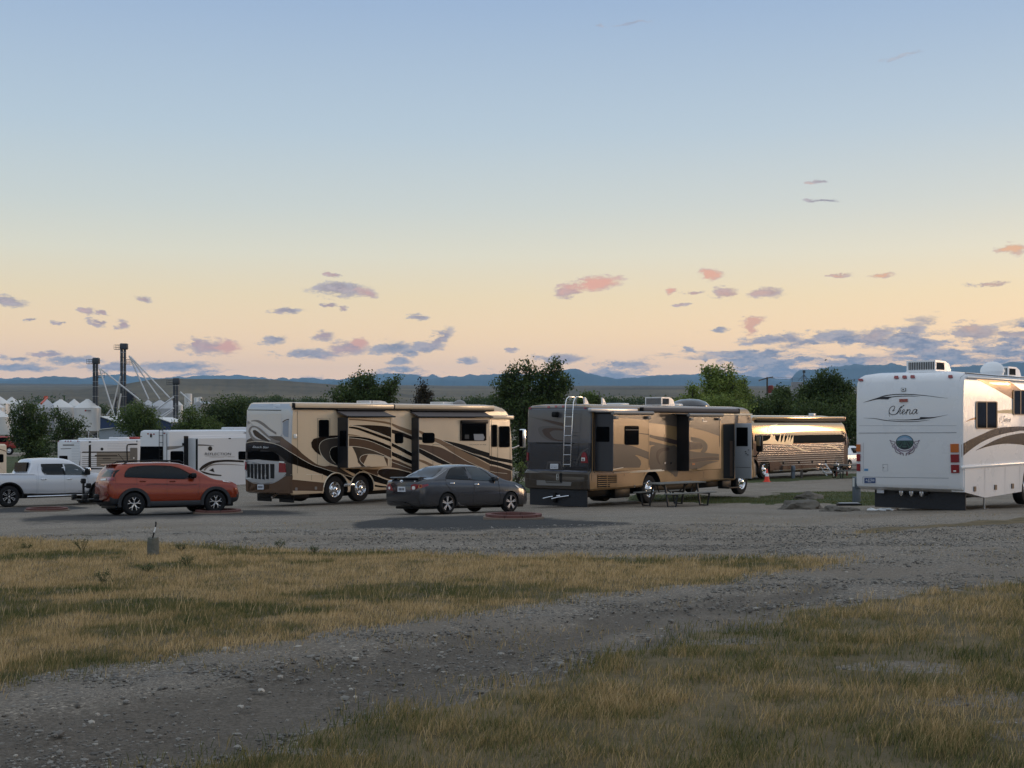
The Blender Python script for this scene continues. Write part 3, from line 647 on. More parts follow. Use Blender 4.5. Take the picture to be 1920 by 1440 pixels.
CREAM = mat('cream_paint', srgb(226, 200, 168), .2, coat=.35, vary=.03, vscale=.8); TAN = mat('tan_paint', srgb(138, 110, 84), .16, coat=.25, spec=.3); BRN = mat('brown_paint', srgb(98, 76, 61), .16, coat=.25, spec=.3)
TAU = mat('taupe_paint', srgb(72, 64, 58), .16, coat=.25, spec=.3); BLP = mat('black_paint', srgb(16, 13, 12), .14, coat=.2, spec=.2); PIN = mat('pinstripe', srgb(235, 222, 200), .3, coat=.6)
SEAM = mat('seam_shadow', (.02, .018, .016, 1), .8); DBR = mat('dark_brown_paint', srgb(42, 32, 27), .15, coat=.2, spec=.2); SLE = mat('slide_end_paint', srgb(38, 39, 43), .4, coat=.2); GRYP = mat('grey_trim', srgb(120, 118, 116), .4); FAB = mat('awning_fabric', srgb(88, 82, 82), .8)
GRV = mat('vent_grey', srgb(150, 152, 156), .5); PLT = mat('plate_white', srgb(205, 208, 215), .45); PLB = mat('plate_blue', srgb(40, 66, 110), .4); INK = mat('ink', srgb(40, 44, 60), .5)
def wheel(parent, x, yout, zc, r, w, rr, style, name='wheel', side=-1):
    """wheel whose outer face lies at y = yout, facing side (-1 = right)"""
    Mw = Matrix.Translation((x, yout - side * w / 2, zc)) @ Matrix.Rotation(R(90) * (1 if side < 0 else -1), 4, 'X')
    t = MB(); h = w / 2
    t.lathe([(rr, -h), (rr + .012, -h - .004), (rr + (r - rr) * .5, -h - .012), (r - .035, -h), (r - .012, -h + .022), (r, -h + .06), (r, h - .06), (r - .012, h - .022), (r - .035, h), (rr + (r - rr) * .5, h + .012), (rr + .012, h + .004), (rr, h), (rr - .01, 0), (rr - .01, -h)], RUB, 40, Mw, open_=True)
    to = t.build(name, parent, smooth=30)
    q = MB()
    if style == 'truck':
        q.lathe([(rr, h + .003), (rr - .018, h + .012), (rr - .035, h - .005), (rr - .05, h - .05), (rr - .06, h - .075), (rr * .62, h - .07), (rr * .52, h - .045), (rr * .44, h - .01), (rr * .38, h + .03), (rr * .30, h + .045), (rr * .15, h + .06), (0, h + .062)], CHR, 36, Mw, open_=True)
        for i in range(10):
            a = 2 * math.pi * i / 10; c = Vector((math.cos(a) * rr * .72, math.sin(a) * rr * .72, h - .068)); q.cyl(Mw @ c, Mw @ (c + Vector((0, 0, .004))), rr * .085, DRK, n=10)
        for i in range(10):
            a = 2 * math.pi * (i + .5) / 10; c = Vector((math.cos(a) * rr * .5, math.sin(a) * rr * .5, h - .05)); q.cyl(Mw @ c, Mw @ (c + Vector((0, 0, .035))), rr * .05, CHR, r1=rr * .03, n=6)
    else:
        q.lathe([(rr, h + .002), (rr - .012, h + .006), (rr - .02, h - .012), (rr - .022, h - .09), (0, h - .095)], mat('rim_dark', (.05, .05, .055, 1), .4, .6), 36, Mw, open_=True)
        q.lathe([(rr - .024, h - .088), (0, h - .088)], DRK, 24, Mw, open_=True)
        def spoke(a, r0, r1, w0, w1, m, z0=-.012, z1=-.004):
            ca, sa = math.cos(a), math.sin(a); pts = []
            for rad, wd, z in ((r0, w0, z0), (r1, w1, z1)):
                for sg in (-1, 1):
                    for dz_ in (0, -.03): pts.append(Mw @ Vector((ca * rad - sa * sg * wd / 2, sa * rad + ca * sg * wd / 2, h + z + dz_)))
            q.add(pts, [(0, 2, 6, 4), (1, 5, 7, 3), (0, 4, 5, 1), (2, 3, 7, 6), (0, 1, 3, 2), (4, 6, 7, 5)], m)
        SP = mat('alloy_spoke', (.66, .66, .68, 1), .25, .8)
        if style == 'five':
            for i in range(5):
                a = 2 * math.pi * i / 5 + .3
                for d in (-.13, .13): spoke(a + d * 1.0, rr * .14, rr * .97, rr * .13, rr * .13, SP)
        elif style == 'y':
            for i in range(5):
                a = 2 * math.pi * i / 5 + math.pi / 2
                spoke(a, rr * .1, rr * .55, rr * .16, rr * .2, SP)
                for d in (-.28, .28): 
                    c0 = Vector((math.cos(a) * rr * .48, math.sin(a) * rr * .48)); c1 = Vector((math.cos(a + d) * rr * .97, math.sin(a + d) * rr * .97))
                    u = (c1 - c0).normalized(); nn = Vector((-u.y, u.x)) * rr * .055; pts = []
                    for c in (c0, c1):
                        for sg in (-1, 1):
                            for dz_ in (0, -.03): pts.append(Mw @ Vector((c.x + nn.x * sg, c.y + nn.y * sg, h - .006 + dz_)))
                    q.add(pts, [(0, 2, 6, 4), (1, 5, 7, 3), (0, 4, 5, 1), (2, 3, 7, 6), (0, 1, 3, 2), (4, 6, 7, 5)], SP)
        else:
            for i in range(6):
                a = 2 * math.pi * i / 6 + .52
                spoke(a, rr * .15, rr * .95, rr * .30, rr * .36, BLK, -.02, -.008)
                for d in (-.17, .17): spoke(a + d, rr * .3, rr * .95, rr * .06, rr * .06, SP, -.012, -.003)
                spoke(a, rr * .88, rr * .95, rr * .34, rr * .34, SP, -.004, -.003)
        q.cyl(Mw @ Vector((0, 0, h - .05)), Mw @ Vector((0, 0, h)), rr * .19, SP, r1=rr * .14, n=16)
    q.build('rim', to, smooth=30); return to
def boxpart(parent, name, x0, x1, y0, y1, z0, z1, m, r=.03, seg=2): mb = MB(); mb.rbox(x0, x1, y0, y1, z0, z1, m, r, seg); return mb.build(name, parent)
def roof_ac(parent, x, y, z, L=1.0, Wd=.72, H=.32, m=None):
    m = m or WHT; mb = MB()
    prof = [(x, z), (x, z + H), (x + L * .62, z + H), (x + L * .88, z + H * .75), (x + L, z + H * .25), (x + L, z)]
    bm_ = MB(); bm_.prism([(a, b) for a, b in prof], 1, y - Wd / 2, y + Wd / 2, m)
    mb.add(bm_.v, bm_.f, m); mb.rbox(x - .02, x + L + .02, y - Wd / 2 - .03, y + Wd / 2 + .03, z - .03, z + .04, m)
    o = mb.build('air_conditioner', parent)
    g = MB(); n = 15
    for i in range(n):
        yy0 = y - Wd * .45 + Wd * .9 * i / n; g.box(x - .012, x - .004, yy0, yy0 + Wd * .9 / n * .5, z + .07, z + H - .04, DRK)
    g.build('grille', o, smooth=0); g = MB()
    for i in range(12):
        xx0 = x + .06 + L * .5 * i / 12; g.box(xx0, xx0 + L * .5 / 12 * .5, y - Wd / 2 - .008, y - Wd / 2 - .002, z + .07, z + H - .05, DRK)
    g.build('grille', o, smooth=0); return o
def text_mesh(txt, size, m, shear=0.0, sx=1.0, extrude=.0):
    c = bpy.data.curves.new('lettering', 'FONT'); c.body = txt; c.size = size; c.shear = shear; c.extrude = extrude; c.align_x = 'LEFT'
    o = bpy.data.objects.new('tmp_text', c); COL.objects.link(o); bpy.context.view_layer.update()
    me = bpy.data.meshes.new_from_object(o.evaluated_get(bpy.context.evaluated_depsgraph_get()))
    vs = [(v.co.x * sx, v.co.y) for v in me.vertices]; fs = [tuple(p.vertices) for p in me.polygons]
    bpy.data.objects.remove(o); bpy.data.curves.remove(c); return vs, fs
def text_on(skin, mb, z, txt, x0, ybase, x1, h, m, shear=0, off=.006, slope=0.0):
    """lettering laid on the surface, from column x0 to x1, base line ybase, cap height h (zoom pixels)"""
    vs, fs = text_mesh(txt, 1.0, m, shear); a = min(v[0] for v in vs); b = max(v[0] for v in vs); top_ = max(v[1] for v in vs)
    pts = []
    for u, v in vs:
        X_ = x0 + (u - a) / (b - a) * (x1 - x0); Y_ = ybase - v / top_ * h + slope * (X_ - x0); pts.append(skin.hit(zp(z, [(X_, Y_)])[0], off))
    mb.add(pts, fs, m)
# ================================================================== tan coach with tag axle
def arch(x, z, r, y0, y1, m): c = MB(); c.cyl((x, y0, z), (x, y1, z), r, m, n=40); return c
def finish(mb, root, name='body', smooth=35): return mb.build(name, root, smooth=smooth, fix=False)
def recalc(mb):
    o = mb.build('tmp', smooth=0); r = mb_from(o); bpy.data.objects.remove(o); return r

M1 = frame(-8.13, 49.0, -.06, 51)
c1 = thing('motorhome', 'cream motorhome with brown and black swooshes, two slide-outs and a tandem rear axle', 'motorhome', M1)
lv = [(.40, .10, 12.95, .04, 2.51, .1, .15), (.47, .0, 13.05, 0, 2.60, .10, .16), (1.10, -.02, 13.05, 0, 2.60, .10, .16), (2.25, -.01, 13.0, 0, 2.60, .10, .16), (3.30, .05, 12.85, 0, 2.60, .10, .16), (3.52, .06, 12.65, 0.0, 2.60, .10, .16),
      (3.68, .08, 12.35, 0.01, 2.54, .14, .16), (3.78, .12, 11.9, .05, 2.50, .14, .16), (3.83, .2, 11.3, .15, 2.40, .12, .15)]
sh = ringshell(lv, CREAM)
XW = [2.27, 3.66]; FX = 10.9
body = boolcut(sh, [arch(XW[0], .50, .63, -.3, .75, DRK), arch(XW[1], .50, .63, -.3, .75, DRK), arch(FX, .5, .63, -.3, .75, DRK), arch(XW[0], .50, .63, 1.85, 2.9, DRK), arch(FX, .5, .63, 1.85, 2.9, DRK)])
for i, f in enumerate(body.f):
    if all(body.v[j][0] < .12 for j in f):
        zc = sum(body.v[j][2] for j in f) / len(f); body.m[i] = body.mi(BRN if zc < 1.1 else TAU if zc < 2.25 else SLV)
SWG = mat('swirl_grey', srgb(112, 106, 102), .35, coat=.35)
sk = Skin(M1, body); B = body
# rear wall
sk.sw(B, 3, [(122, 640), (200, 600), (300, 590), (400, 585), (520, 590), (560, 620)], [(108, 700), (200, 690), (300, 690), (420, 700), (510, 720), (560, 760)], TAU, off=.003)
sk.sw(B, 3, [(185, 412), (260, 405), (330, 440), (400, 500), (470, 545)], [(190, 422), (240, 424), (305, 460), (380, 515), (470, 572)], SWG, off=.006)
sk.sw(B, 3, [(155, 530), (170, 490), (215, 468), (290, 500), (380, 580), (440, 620), (510, 645)], [(158, 545), (185, 605), (240, 650), (310, 655), (380, 665), (420, 668), (510, 655)], SWG, off=.006)
sk.sw(B, 3, [(178, 530), (200, 492), (250, 498), (330, 568), (410, 630)], [(186, 548), (212, 592), (262, 622), (330, 628), (405, 634)], SLV, off=.008)
sk.sw(B, 3, [(205, 525), (235, 518), (300, 565), (395, 640)], [(208, 540), (230, 582), (290, 620), (385, 652)], DBR, off=.010)
sk.pg(B, 3, [(150, 215), (525, 222), (525, 288), (150, 288)], SLV, off=.004, grid=5)
sk.pg(B, 3, [(128, 330), (525, 335), (525, 585), (400, 575), (300, 470), (128, 470)], mat('silver_cream_paint', srgb(190, 188, 186), .28, .3, .7), off=.0025, grid=5)
sk.st(B, 3, [(150, 292), (525, 296)], 1.4, SEAM, smooth=False); sk.st(B, 3, [(525, 215), (525, 590)], .5, SEAM, smooth=False)
sk.pg(B, 3, rrect(435, 230, 515, 240, 4), WHT); sk.pg(B, 3, rrect(435, 258, 505, 268, 4), WHT)
UPB = [(108, 682), (150, 657), (230, 647), (330, 650), (420, 665), (500, 690), (560, 722), (620, 762), (700, 812), (800, 872), (900, 920), (1000, 952), (1100, 985), (1230, 1022), (1370, 1062)]
sk.sw(B, 3, UPB[:7], [(108, 770), (200, 755), (330, 750), (430, 765), (500, 800), (540, 832), (570, 858)], BLP, off=.005, n=40)
sk.sw(B, 3, UPB[6:], [(565, 855), (600, 882), (700, 915), (800, 950), (900, 985), (1000, 1022), (1090, 1052), (1150, 1035), (1230, 1040), (1290, 1085), (1320, 1090), (1370, 1064)], BLP, off=.005, n=60)
sk.sw(B, 3, [(520, 592), (600, 648), (700, 722), (760, 782), (850, 852), (930, 905), (1010, 925), (1075, 918), (1155, 935)], [(510, 690), (600, 745), (700, 810), (800, 868), (900, 918), (1000, 950), (1100, 982), (1140, 992), (1155, 998)], BRN, off=.004, n=50)
sk.sw(B, 3, [(1155, 915), (1200, 955), (1270, 1000), (1370, 1060)], [(1155, 1000), (1230, 1020), (1300, 1040), (1370, 1064)], TAU, off=.004)
sk.st(B, 3, UPB, .75, PIN, off=.009)
sk.pg(B, 3, [(145, 765), (200, 752), (430, 760), (495, 800), (512, 862), (300, 852), (145, 842)], GLS, off=.012, grid=5)
sk.pg(B, 3, [(108, 845), (300, 855), (500, 872), (578, 890), (580, 1010), (530, 1062), (440, 1108), (300, 1118), (200, 1104), (130, 1068), (96, 1030), (98, 885)], SLV, off=.010, grid=5)
for (a, b, y1) in ((143, 175, 1045), (183, 214, 1058), (223, 255, 1064), (265, 298, 1068), (308, 342, 1070), (352, 388, 1068), (402, 450, 1060)):
    sk.pg(B, 3, [(a, 898), (b, 900), (b, y1 + 4), (a + 4, y1)], DRK, off=.018, grid=4)
sk.pg(B, 3, [(100, 1052), (200, 1112), (300, 1124), (440, 1116), (575, 1044), (600, 1062), (606, 1250), (400, 1240), (345, 1205), (235, 1192), (200, 1236), (100, 1208)], BRN, off=.008, grid=6)
sk.st(B, 3, [(96, 1040), (200, 1108), (300, 1121), (440, 1112), (578, 1028)], .9, SLV, off=.016)
sk.pg(B, 3, [(545, 432), (608, 402), (604, 600), (560, 590), (540, 560)], mat('blue_grey_panel', srgb(140, 148, 160), .3), off=.006, grid=4); sk.st(B, 3, [(540, 430), (575, 405), (612, 397)], 1.4, DBR, off=.01)
# side wall
sk.sw(B, 3, [(578, 1070), (700, 1080), (850, 1095), (985, 1108), (1040, 1114)], [(600, 1252), (700, 1252), (850, 1250), (985, 1250), (1012, 1250)], BRN, off=.004)
sk.pg(B, 3, [(860, 660), (885, 618), (940, 602), (1075, 580), (1170, 578), (1170, 605), (1060, 612), (1000, 630), (962, 670), (950, 720), (968, 806), (905, 760), (868, 712)], DBR, off=.005)
sk.pg(B, 3, [(950, 700), (965, 660), (1010, 628), (1075, 612), (1170, 605), (1170, 925), (1100, 905), (1040, 870), (985, 810), (957, 752)], TAU, off=.005)
sk.pg(B, 3, [(1068, 770), (1085, 722), (1120, 706), (1170, 702), (1170, 915), (1120, 885), (1085, 842)], BLP, off=.007)
sk.st(B, 3, [(1170, 603), (1075, 612), (1010, 628), (965, 660), (950, 705), (957, 752), (985, 810), (1040, 870), (1100, 905), (1160, 925)], .7, PIN, off=.008)
sk.st(B, 3, [(1150, 702), (1100, 712), (1075, 740), (1068, 780), (1085, 842), (1130, 892)], .6, PIN, off=.010)
for pts in ([(705, 298), (705, 1005)], [(650, 1030), (650, 1250)], [(865, 1020), (865, 1250)], [(985, 1022), (985, 1250)], [(930, 386), (930, 910), (1070, 912), (1070, 386), (930, 386)], [(632, 1250), (632, 1018)]):
    sk.st(B, 3, pts, .45, SEAM, smooth=False, off=.011)
sk.st(B, 3, [(632, 1018), (990, 1016)], .9, PIN, smooth=False, off=.012)
for x, y in ((690, 1182), (910, 1172)): sk.pg(B, 3, rrect(x - 13, y - 18, x + 13, y + 16, 5), GRYP, off=.02)
sk.st(B, 3, [(675, 286), (1150, 300), (1155, 300)], .8, PIN, smooth=False, off=.01)
A_ = 'a'
sk.sw(B, A_, [(752, 345), (850, 385), (950, 420), (1058, 455)], [(752, 375), (850, 435), (950, 478), (1058, 525)], TAN, off=.004)
sk.sw(B, A_, [(752, 440), (850, 465), (950, 500), (1058, 545)], [(752, 490), (850, 530), (950, 560), (1058, 600)], DBR, off=.004)
sk.sw(B, A_, [(752, 630), (860, 690), (960, 742), (1058, 795)], [(752, 690), (860, 745), (960, 800), (1058, 850)], BLP, off=.004)
sk.sw(B, A_, [(752, 762), (860, 815), (960, 860), (1058, 900)], [(752, 830), (860, 880), (960, 928), (1058, 965)], BLP, off=.004)
sk.sw(B, A_, [(752, 880), (860, 915), (960, 960), (1058, 1005)], [(752, 1010), (860, 1030), (960, 1060), (1058, 1080)], BRN, off=.004)
for pts in ([(752, 412), (900, 470), (1058, 535)], [(752, 636), (900, 708), (1058, 792)], [(752, 768), (900, 832), (1058, 905)], [(752, 925), (860, 965), (1058, 1040)]): sk.st(B, A_, pts, .8, PIN, off=.007)
sk.sw(B, A_, [(60, 1030), (160, 1035), (280, 1035), (400, 1085), (560, 1148), (735, 1215)], [(60, 1040), (130, 1075), (220, 1115), (300, 1142), (400, 1170), (470, 1215), (735, 1285)], BLP, off=.004)
sk.pg(B, A_, [(540, 1072), (580, 1036), (700, 1030), (850, 1042), (1000, 1078), (1060, 1110), (1060, 1180), (720, 1192), (610, 1152), (552, 1112)], DBR, off=.004)
sk.sw(B, A_, [(300, 1035), (400, 1040), (560, 1040)], [(300, 1040), (400, 1085), (545, 1140)], BRN, off=.003)
sk.st(B, A_, [(545, 1100), (548, 1062), (600, 1034), (720, 1028), (860, 1044), (1000, 1080)], .7, PIN, off=.008); sk.st(B, A_, [(280, 1032), (400, 1088), (560, 1150), (735, 1215)], .7, PIN, off=.008)
sk.sw(B, A_, [(500, 1270), (600, 1285), (735, 1300)], [(500, 1300), (600, 1312), (735, 1312)], BLP, off=.006)
sk.pg(B, A_, rrect(800, 495, 928, 650, 26), GLS, off=.012)
# front corner
Z = 4
sk.sw(B, Z, [(1205, 742), (1300, 765), (1400, 782), (1475, 795)], [(1205, 780), (1300, 800), (1400, 818), (1475, 835)], BLP, off=.004)
sk.sw(B, Z, [(1205, 790), (1300, 812), (1400, 840), (1475, 862)], [(1205, 830), (1300, 850), (1400, 885), (1475, 912)], BLP, off=.004)
sk.sw(B, Z, [(1100, 845), (1225, 850), (1350, 880), (1470, 915)], [(1100, 1010), (1225, 1010), (1350, 1010), (1475, 1010)], BRN, off=.003)
sk.st(B, Z, [(1205, 785), (1300, 806), (1475, 840)], .7, PIN, off=.007); sk.st(B, Z, [(1205, 835), (1350, 870), (1472, 915)], .7, PIN, off=.007); sk.st(B, Z, [(1150, 880), (1250, 915), (1390, 930)], .6, PIN, off=.007)
for pts in ([(1290, 430), (1290, 960)], [(1418, 425), (1420, 1000)], [(1225, 375), (1225, 850)]): sk.st(B, Z, pts, .5, SEAM, smooth=False, off=.01)
bo = finish(B, c1)
for z, r_ in ((3, rrect(945, 405, 1055, 596, 14)), (4, rrect(1228, 425, 1280, 652, 8)), (4, rrect(1303, 440, 1410, 656, 14))):
    mb = MB(); sk.pg(mb, z, r_, GLS, off=.02, thick=True); w_ = mb.build('window', c1, smooth=0)
    mb2 = MB(); sk.st(mb2, z, r_, .9, BLK, off=.024, smooth=False, closed=True); mb2.build('frame', w_, smooth=0)
# tail lights, plate, lamp, exhaust
mb = MB(); sk.pg(mb, 3, [(505, 885), (575, 892), (580, 995), (500, 995)], REDL, off=.03, thick=True, grid=4); sk.pg(mb, 3, [(506, 868), (558, 872), (558, 888), (506, 885)], WHL, off=.03, thick=True); mb.build('tail_light', c1)
mb = MB(); sk.pg(mb, 3, [(122, 872), (140, 876), (140, 965), (122, 965)], REDL, off=.03); mb.build('tail_light', c1)
mb = MB(); sk.pg(mb, 3, rrect(262, 1130, 330, 1186, 4), PLT, off=.03, thick=True)
for i in range(5): sk.pg(mb, 3, [(270 + i * 11, 1146), (277 + i * 11, 1146), (277 + i * 11, 1170), (270 + i * 11, 1170)], INK, off=.034)
mb.build('number_plate', c1)
mb = MB(); text_on(sk, mb, 3, 'Dutch Star', 205, 718, 388, 22, WHT, shear=.3, off=.012, slope=.03); mb.build('lettering', c1, smooth=0)
mb = MB(); p = on_plane(M1, 440 + 676 / 6, 720 + 588 / 6, 1, 0); mb.rbox(p.x - .07, p.x + .07, -.06, 0, p.z - .08, p.z + .08, WHL, .02); mb.build('porch_lamp', c1)
mb = MB(); p = on_plane(M1, 515, 932, 0, .1); mb.tube([(p.x + .6, p.y, p.z + .15), (p.x + .1, p.y, p.z + .08), (p.x - .12, p.y, p.z - .02)], .06, CHR, 12); mb.build('exhaust_pipe', c1)
def slide(root, M, sk0, zl, zr, ztop, zbot, deep, base, awn=True, awm=None, ytop=None):
    """box room pushed out of the side: corners in photo pixels on its outer face, 'deep' metres out"""
    a = on_plane(M, *zl, 1, -deep); b = on_plane(M, *zr, 1, -deep); z1 = on_plane(M, zl[0], ztop, 1, -deep).z; z0 = on_plane(M, zl[0], zbot, 1, -deep).z
    mb = MB(); mb.rbox(a.x, b.x, -deep, .15, z0, z1, base, .015, 1); mb = recalc(mb)
    k = mb.mi(SLE)
    for i, f in enumerate(mb.f):
        if all(abs(mb.v[j][0] - a.x) < .02 for j in f): mb.m[i] = k
    return mb, a.x, b.x, z0, z1
def depth_of(M, pxo, pxi, py):
    lo, hi = .05, 1.5
    x_in = on_plane(M, pxi, py, 1, 0).x
    for _ in range(40):
        m_ = (lo + hi) / 2
        if on_plane(M, pxo, py, 1, -m_).x > x_in: lo = m_
        else: hi = m_
    return m_
d1 = depth_of(M1, 652.3, 633, 800); d2 = depth_of(M1, 784.8, 771.5, 800)
def topper(root, x0, x1, deep, ztop, m, tube_r=.055, parent=None):
    mb = MB(); pr = MB(); pr.prism([(.0, ztop + .26), (-deep - .10, ztop + .05), (-deep - .10, ztop + .015), (.0, ztop + .2)], 0, x0 - .06, x1 + .06, m); mb.add(pr.v, pr.f, m)
    mb.tube([(x0 - .1, -.07, ztop + .30), (x1 + .1, -.07, ztop + .30)], tube_r, BLK, 10); mb.tube([(x0 - .08, -deep - .1, ztop + .035), (x1 + .08, -deep - .1, ztop + .035)], .03, BLK, 8)
    return mb.build('slide_awning', parent or root)
S1, sx0, sx1, sz0, sz1 = slide(c1, M1, sk, (652.3, 800), (735, 800), 750 + 262 / 8, 750 + 1020 / 8, d1, CREAM)
s1 = Skin(M1, S1)
s1.sw(S1, A_, [(97, 283), (300, 290), (500, 305), (640, 320), (758, 345)], [(97, 298), (300, 310), (500, 330), (640, 350), (758, 375)], TAN)
s1.sw(S1, A_, [(130, 380), (300, 375), (500, 380), (640, 392), (758, 412)], [(130, 382), (250, 395), (400, 435), (550, 485), (758, 570)], DBR)
s1.sw(S1, A_, [(97, 398), (230, 408), (380, 455), (550, 515), (758, 588)], [(97, 418), (230, 440), (400, 500), (560, 560), (758, 632)], BLP)
s1.sw(S1, A_, [(97, 512), (180, 520), (285, 541)], [(97, 528), (180, 535), (285, 543)], TAN)
s1.sw(S1, A_, [(97, 545), (230, 548), (400, 570), (560, 620), (758, 700)], [(97, 565), (230, 575), (400, 605), (560, 665), (758, 752)], BLP)
s1.sw(S1, A_, [(97, 570), (230, 580), (400, 610), (560, 670), (758, 757)], [(97, 697), (200, 698), (330, 715), (480, 755), (758, 872)], BRN)
s1.pg(S1, A_, [(97, 702), (200, 702), (330, 720), (480, 762), (640, 828), (758, 885), (640, 850), (520, 822), (400, 815), (320, 830), (280, 865), (280, 910), (330, 960), (392, 1018), (97, 1018)], mat('charcoal_paint', srgb(40, 34, 30), .3, coat=.3))
s1.pg(S1, A_, [(275, 880), (290, 845), (340, 822), (400, 815), (520, 822), (640, 850), (758, 890), (758, 1018), (395, 1018), (330, 962), (282, 915)], BRN, off=.006)
for pts in ([(150, 382), (300, 405), (450, 455), (600, 510), (758, 572)], [(97, 568), (230, 577), (400, 608), (560, 668), (758, 755)], [(97, 697), (200, 698), (330, 716), (480, 758), (640, 825), (758, 882)], [(390, 1012), (325, 960), (280, 910), (280, 862), (320, 828), (400, 814), (520, 821), (640, 849), (758, 892)]): s1.st(S1, A_, pts, .8, PIN, off=.01)
s1.st(S1, A_, [(733, 275), (736, 1000)], .5, SEAM, smooth=False, off=.01)
s1.st(S1, A_, [(97, 1014), (758, 1002)], .8, GRYP, smooth=False, off=.012); s1.st(S1, A_, [(99, 275), (99, 1014)], .7, GRYP, smooth=False, off=.012)
p0, p1 = zp(3, [(1185, 530)])[0], zp(3, [(1255, 700)])[0]
so1 = finish(S1, c1, 'slide_out')
mb = MB(); s1.pg(mb, 3, rrect(1185, 525, 1252, 700, 10), GLS, off=.015, thick=True); mb.build('window', so1, smooth=0)
topper(c1, sx0, sx1, d1, sz1, FAB, parent=so1)
S2, sx0, sx1, sz0, sz1 = slide(c1, M1, sk, (784.8, 800), (918.6, 800), 720 + 350 / 5.54, 720 + 1000 / 5.54, d2, CREAM)
s2 = Skin(M1, S2); Z = 4
s2.sw(S2, Z, [(472, 480), (500, 490), (560, 520), (640, 560), (700, 580), (830, 640), (1000, 730), (1208, 842)], [(472, 500), (500, 520), (560, 560), (640, 600), (720, 640), (830, 720), (1000, 815), (1208, 905)], TAN)
s2.sw(S2, Z, [(712, 583), (830, 605), (950, 635), (1100, 685), (1208, 718)], [(712, 584), (830, 640), (950, 690), (1100, 735), (1208, 772)], BLP)
s2.sw(S2, Z, [(472, 548), (480, 548), (505, 552)], [(472, 580), (480, 580), (505, 582)], BLP)
s2.sw(S2, Z, [(472, 625), (560, 635), (700, 660), (830, 725), (1060, 838)], [(472, 663), (560, 700), (700, 770), (830, 838), (1060, 842)], BRN)
s2.sw(S2, Z, [(472, 666), (560, 708), (700, 780), (840, 848)], [(472, 712), (560, 765), (640, 805), (760, 850)], BLP)
s2.sw(S2, Z, [(472, 780), (540, 800), (640, 850)], [(472, 800), (540, 830), (600, 860)], TAN)
s2.sw(S2, Z, [(900, 680), (1000, 705), (1100, 740), (1208, 790)], [(900, 682), (1000, 730), (1100, 775), (1208, 830)], BLP, off=.006)
s2.sw(S2, Z, [(1000, 840), (1100, 850), (1208, 880)], [(1000, 990), (1100, 990), (1208, 990)], BRN, off=.003)
for pts in ([(640, 605), (720, 645), (830, 720), (950, 790), (1060, 842)], [(472, 664), (560, 704), (700, 776), (830, 840)], [(712, 584), (830, 640), (1000, 712), (1208, 782)], [(472, 718), (560, 768), (700, 838)], [(1000, 815), (1200, 905)]): s2.st(S2, Z, pts, .8, PIN, off=.010)
for pts in ([(617, 628), (617, 850)], [(617, 628), (838, 640)], [(838, 660), (838, 850)], [(1203, 352), (1203, 850)]): s2.st(S2, Z, pts, .45, SEAM, smooth=False, off=.010)
text_on(s2, S2, Z, 'DUTCH STAR', 1000, 634, 1170, 8, INK, off=.008)
s2.st(S2, Z, [(472, 352), (472, 995)], .7, GRYP, smooth=False, off=.012)
so2 = finish(S2, c1, 'slide_out')
mb = MB(); s2.pg(mb, Z, rrect(508, 506, 634, 614, 24), GLS, off=.02, thick=True); mb.build('window', so2, smooth=0)
mb = MB(); s2.pg(mb, Z, rrect(918, 405, 1160, 590, 5), GLS, off=.02, thick=True); s2.pg(mb, Z, [(1036, 520), (1136, 520), (1152, 556), (1138, 586), (1044, 584)], mat('white_blind', srgb(150, 152, 156), .7), off=.03); s2.pg(mb, Z, rrect(945, 525, 990, 570, 4), mat('dim_interior', srgb(60, 62, 64), .8), off=.028); wo_ = mb.build('window', so2, smooth=0)
mb = MB(); a = on_plane(M1, *zp(4, [(900, 385)])[0], 1, -d2); b = on_plane(M1, *zp(4, [(1172, 400)])[0], 1, -d2); mb.rbox(a.x, b.x, -d2 - .13, -d2, b.z - .05, a.z + .04, BLK, .03)
for q in ((905, 590), (1163, 585)):
    c = on_plane(M1, *zp(4, [q])[0], 1, -d2); mb.box(c.x - .02, c.x + .02, -d2 - .05, -d2 + .01, c.z, a.z, BLK)
mb.build('window_awning', wo_)
topper(c1, sx0, sx1, d2, sz1, FAB, parent=so2)
# roof-edge awning, eyebrow, mirror, steps, wheels
a = on_plane(M1, *zp(3, [(682, 235)])[0], 1, -.12); b = on_plane(M1, *zp(4, [(1258, 230)])[0], 1, -.12)
mb = MB(); zt, zb = on_plane(M1, *zp(3, [(700, 212)])[0], 1, -.12).z, on_plane(M1, *zp(3, [(700, 268)])[0], 1, -.12).z
mid_ = on_plane(M1, *zp(4, [(220, 230)])[0], 1, -.12).x
mb.rbox(a.x, mid_ - .03, -.14, .0, zb, zt, CREAM, .04); mb.rbox(mid_ + .03, b.x, -.14, .0, zb, zt, CREAM, .04); mb.rbox(a.x - .01, b.x, -.11, 0, zb - .06, zb + .01, BLK, .01); mb.rbox(mid_ - .03, mid_ + .03, -.12, 0, zb, zt, BLK, .01); mb.rbox(a.x - .06, a.x, -.12, 0, zb, zt, BLK, .01)
mb.build('awning', c1)
a = on_plane(M1, *zp(4, [(1222, 345)])[0], 1, -.06); b = on_plane(M1, *zp(4, [(1440, 345)])[0], 1, -.06); zt, zb = on_plane(M1, *zp(4, [(1400, 325)])[0], 1, -.06).z, on_plane(M1, *zp(4, [(1400, 368)])[0], 1, -.06).z
boxpart(c1, 'brow_moulding', a.x, 12.98, -.09, 2.6, zb, zt, CREAM, .05, 3)
mb = MB(); q = P3(*zp(4, [(1462, 665)])[0], 60.0); Mi = M1.inverted(); q = Mi @ q; e = Mi @ P3(*zp(4, [(1548, 628)])[0], 59.9)
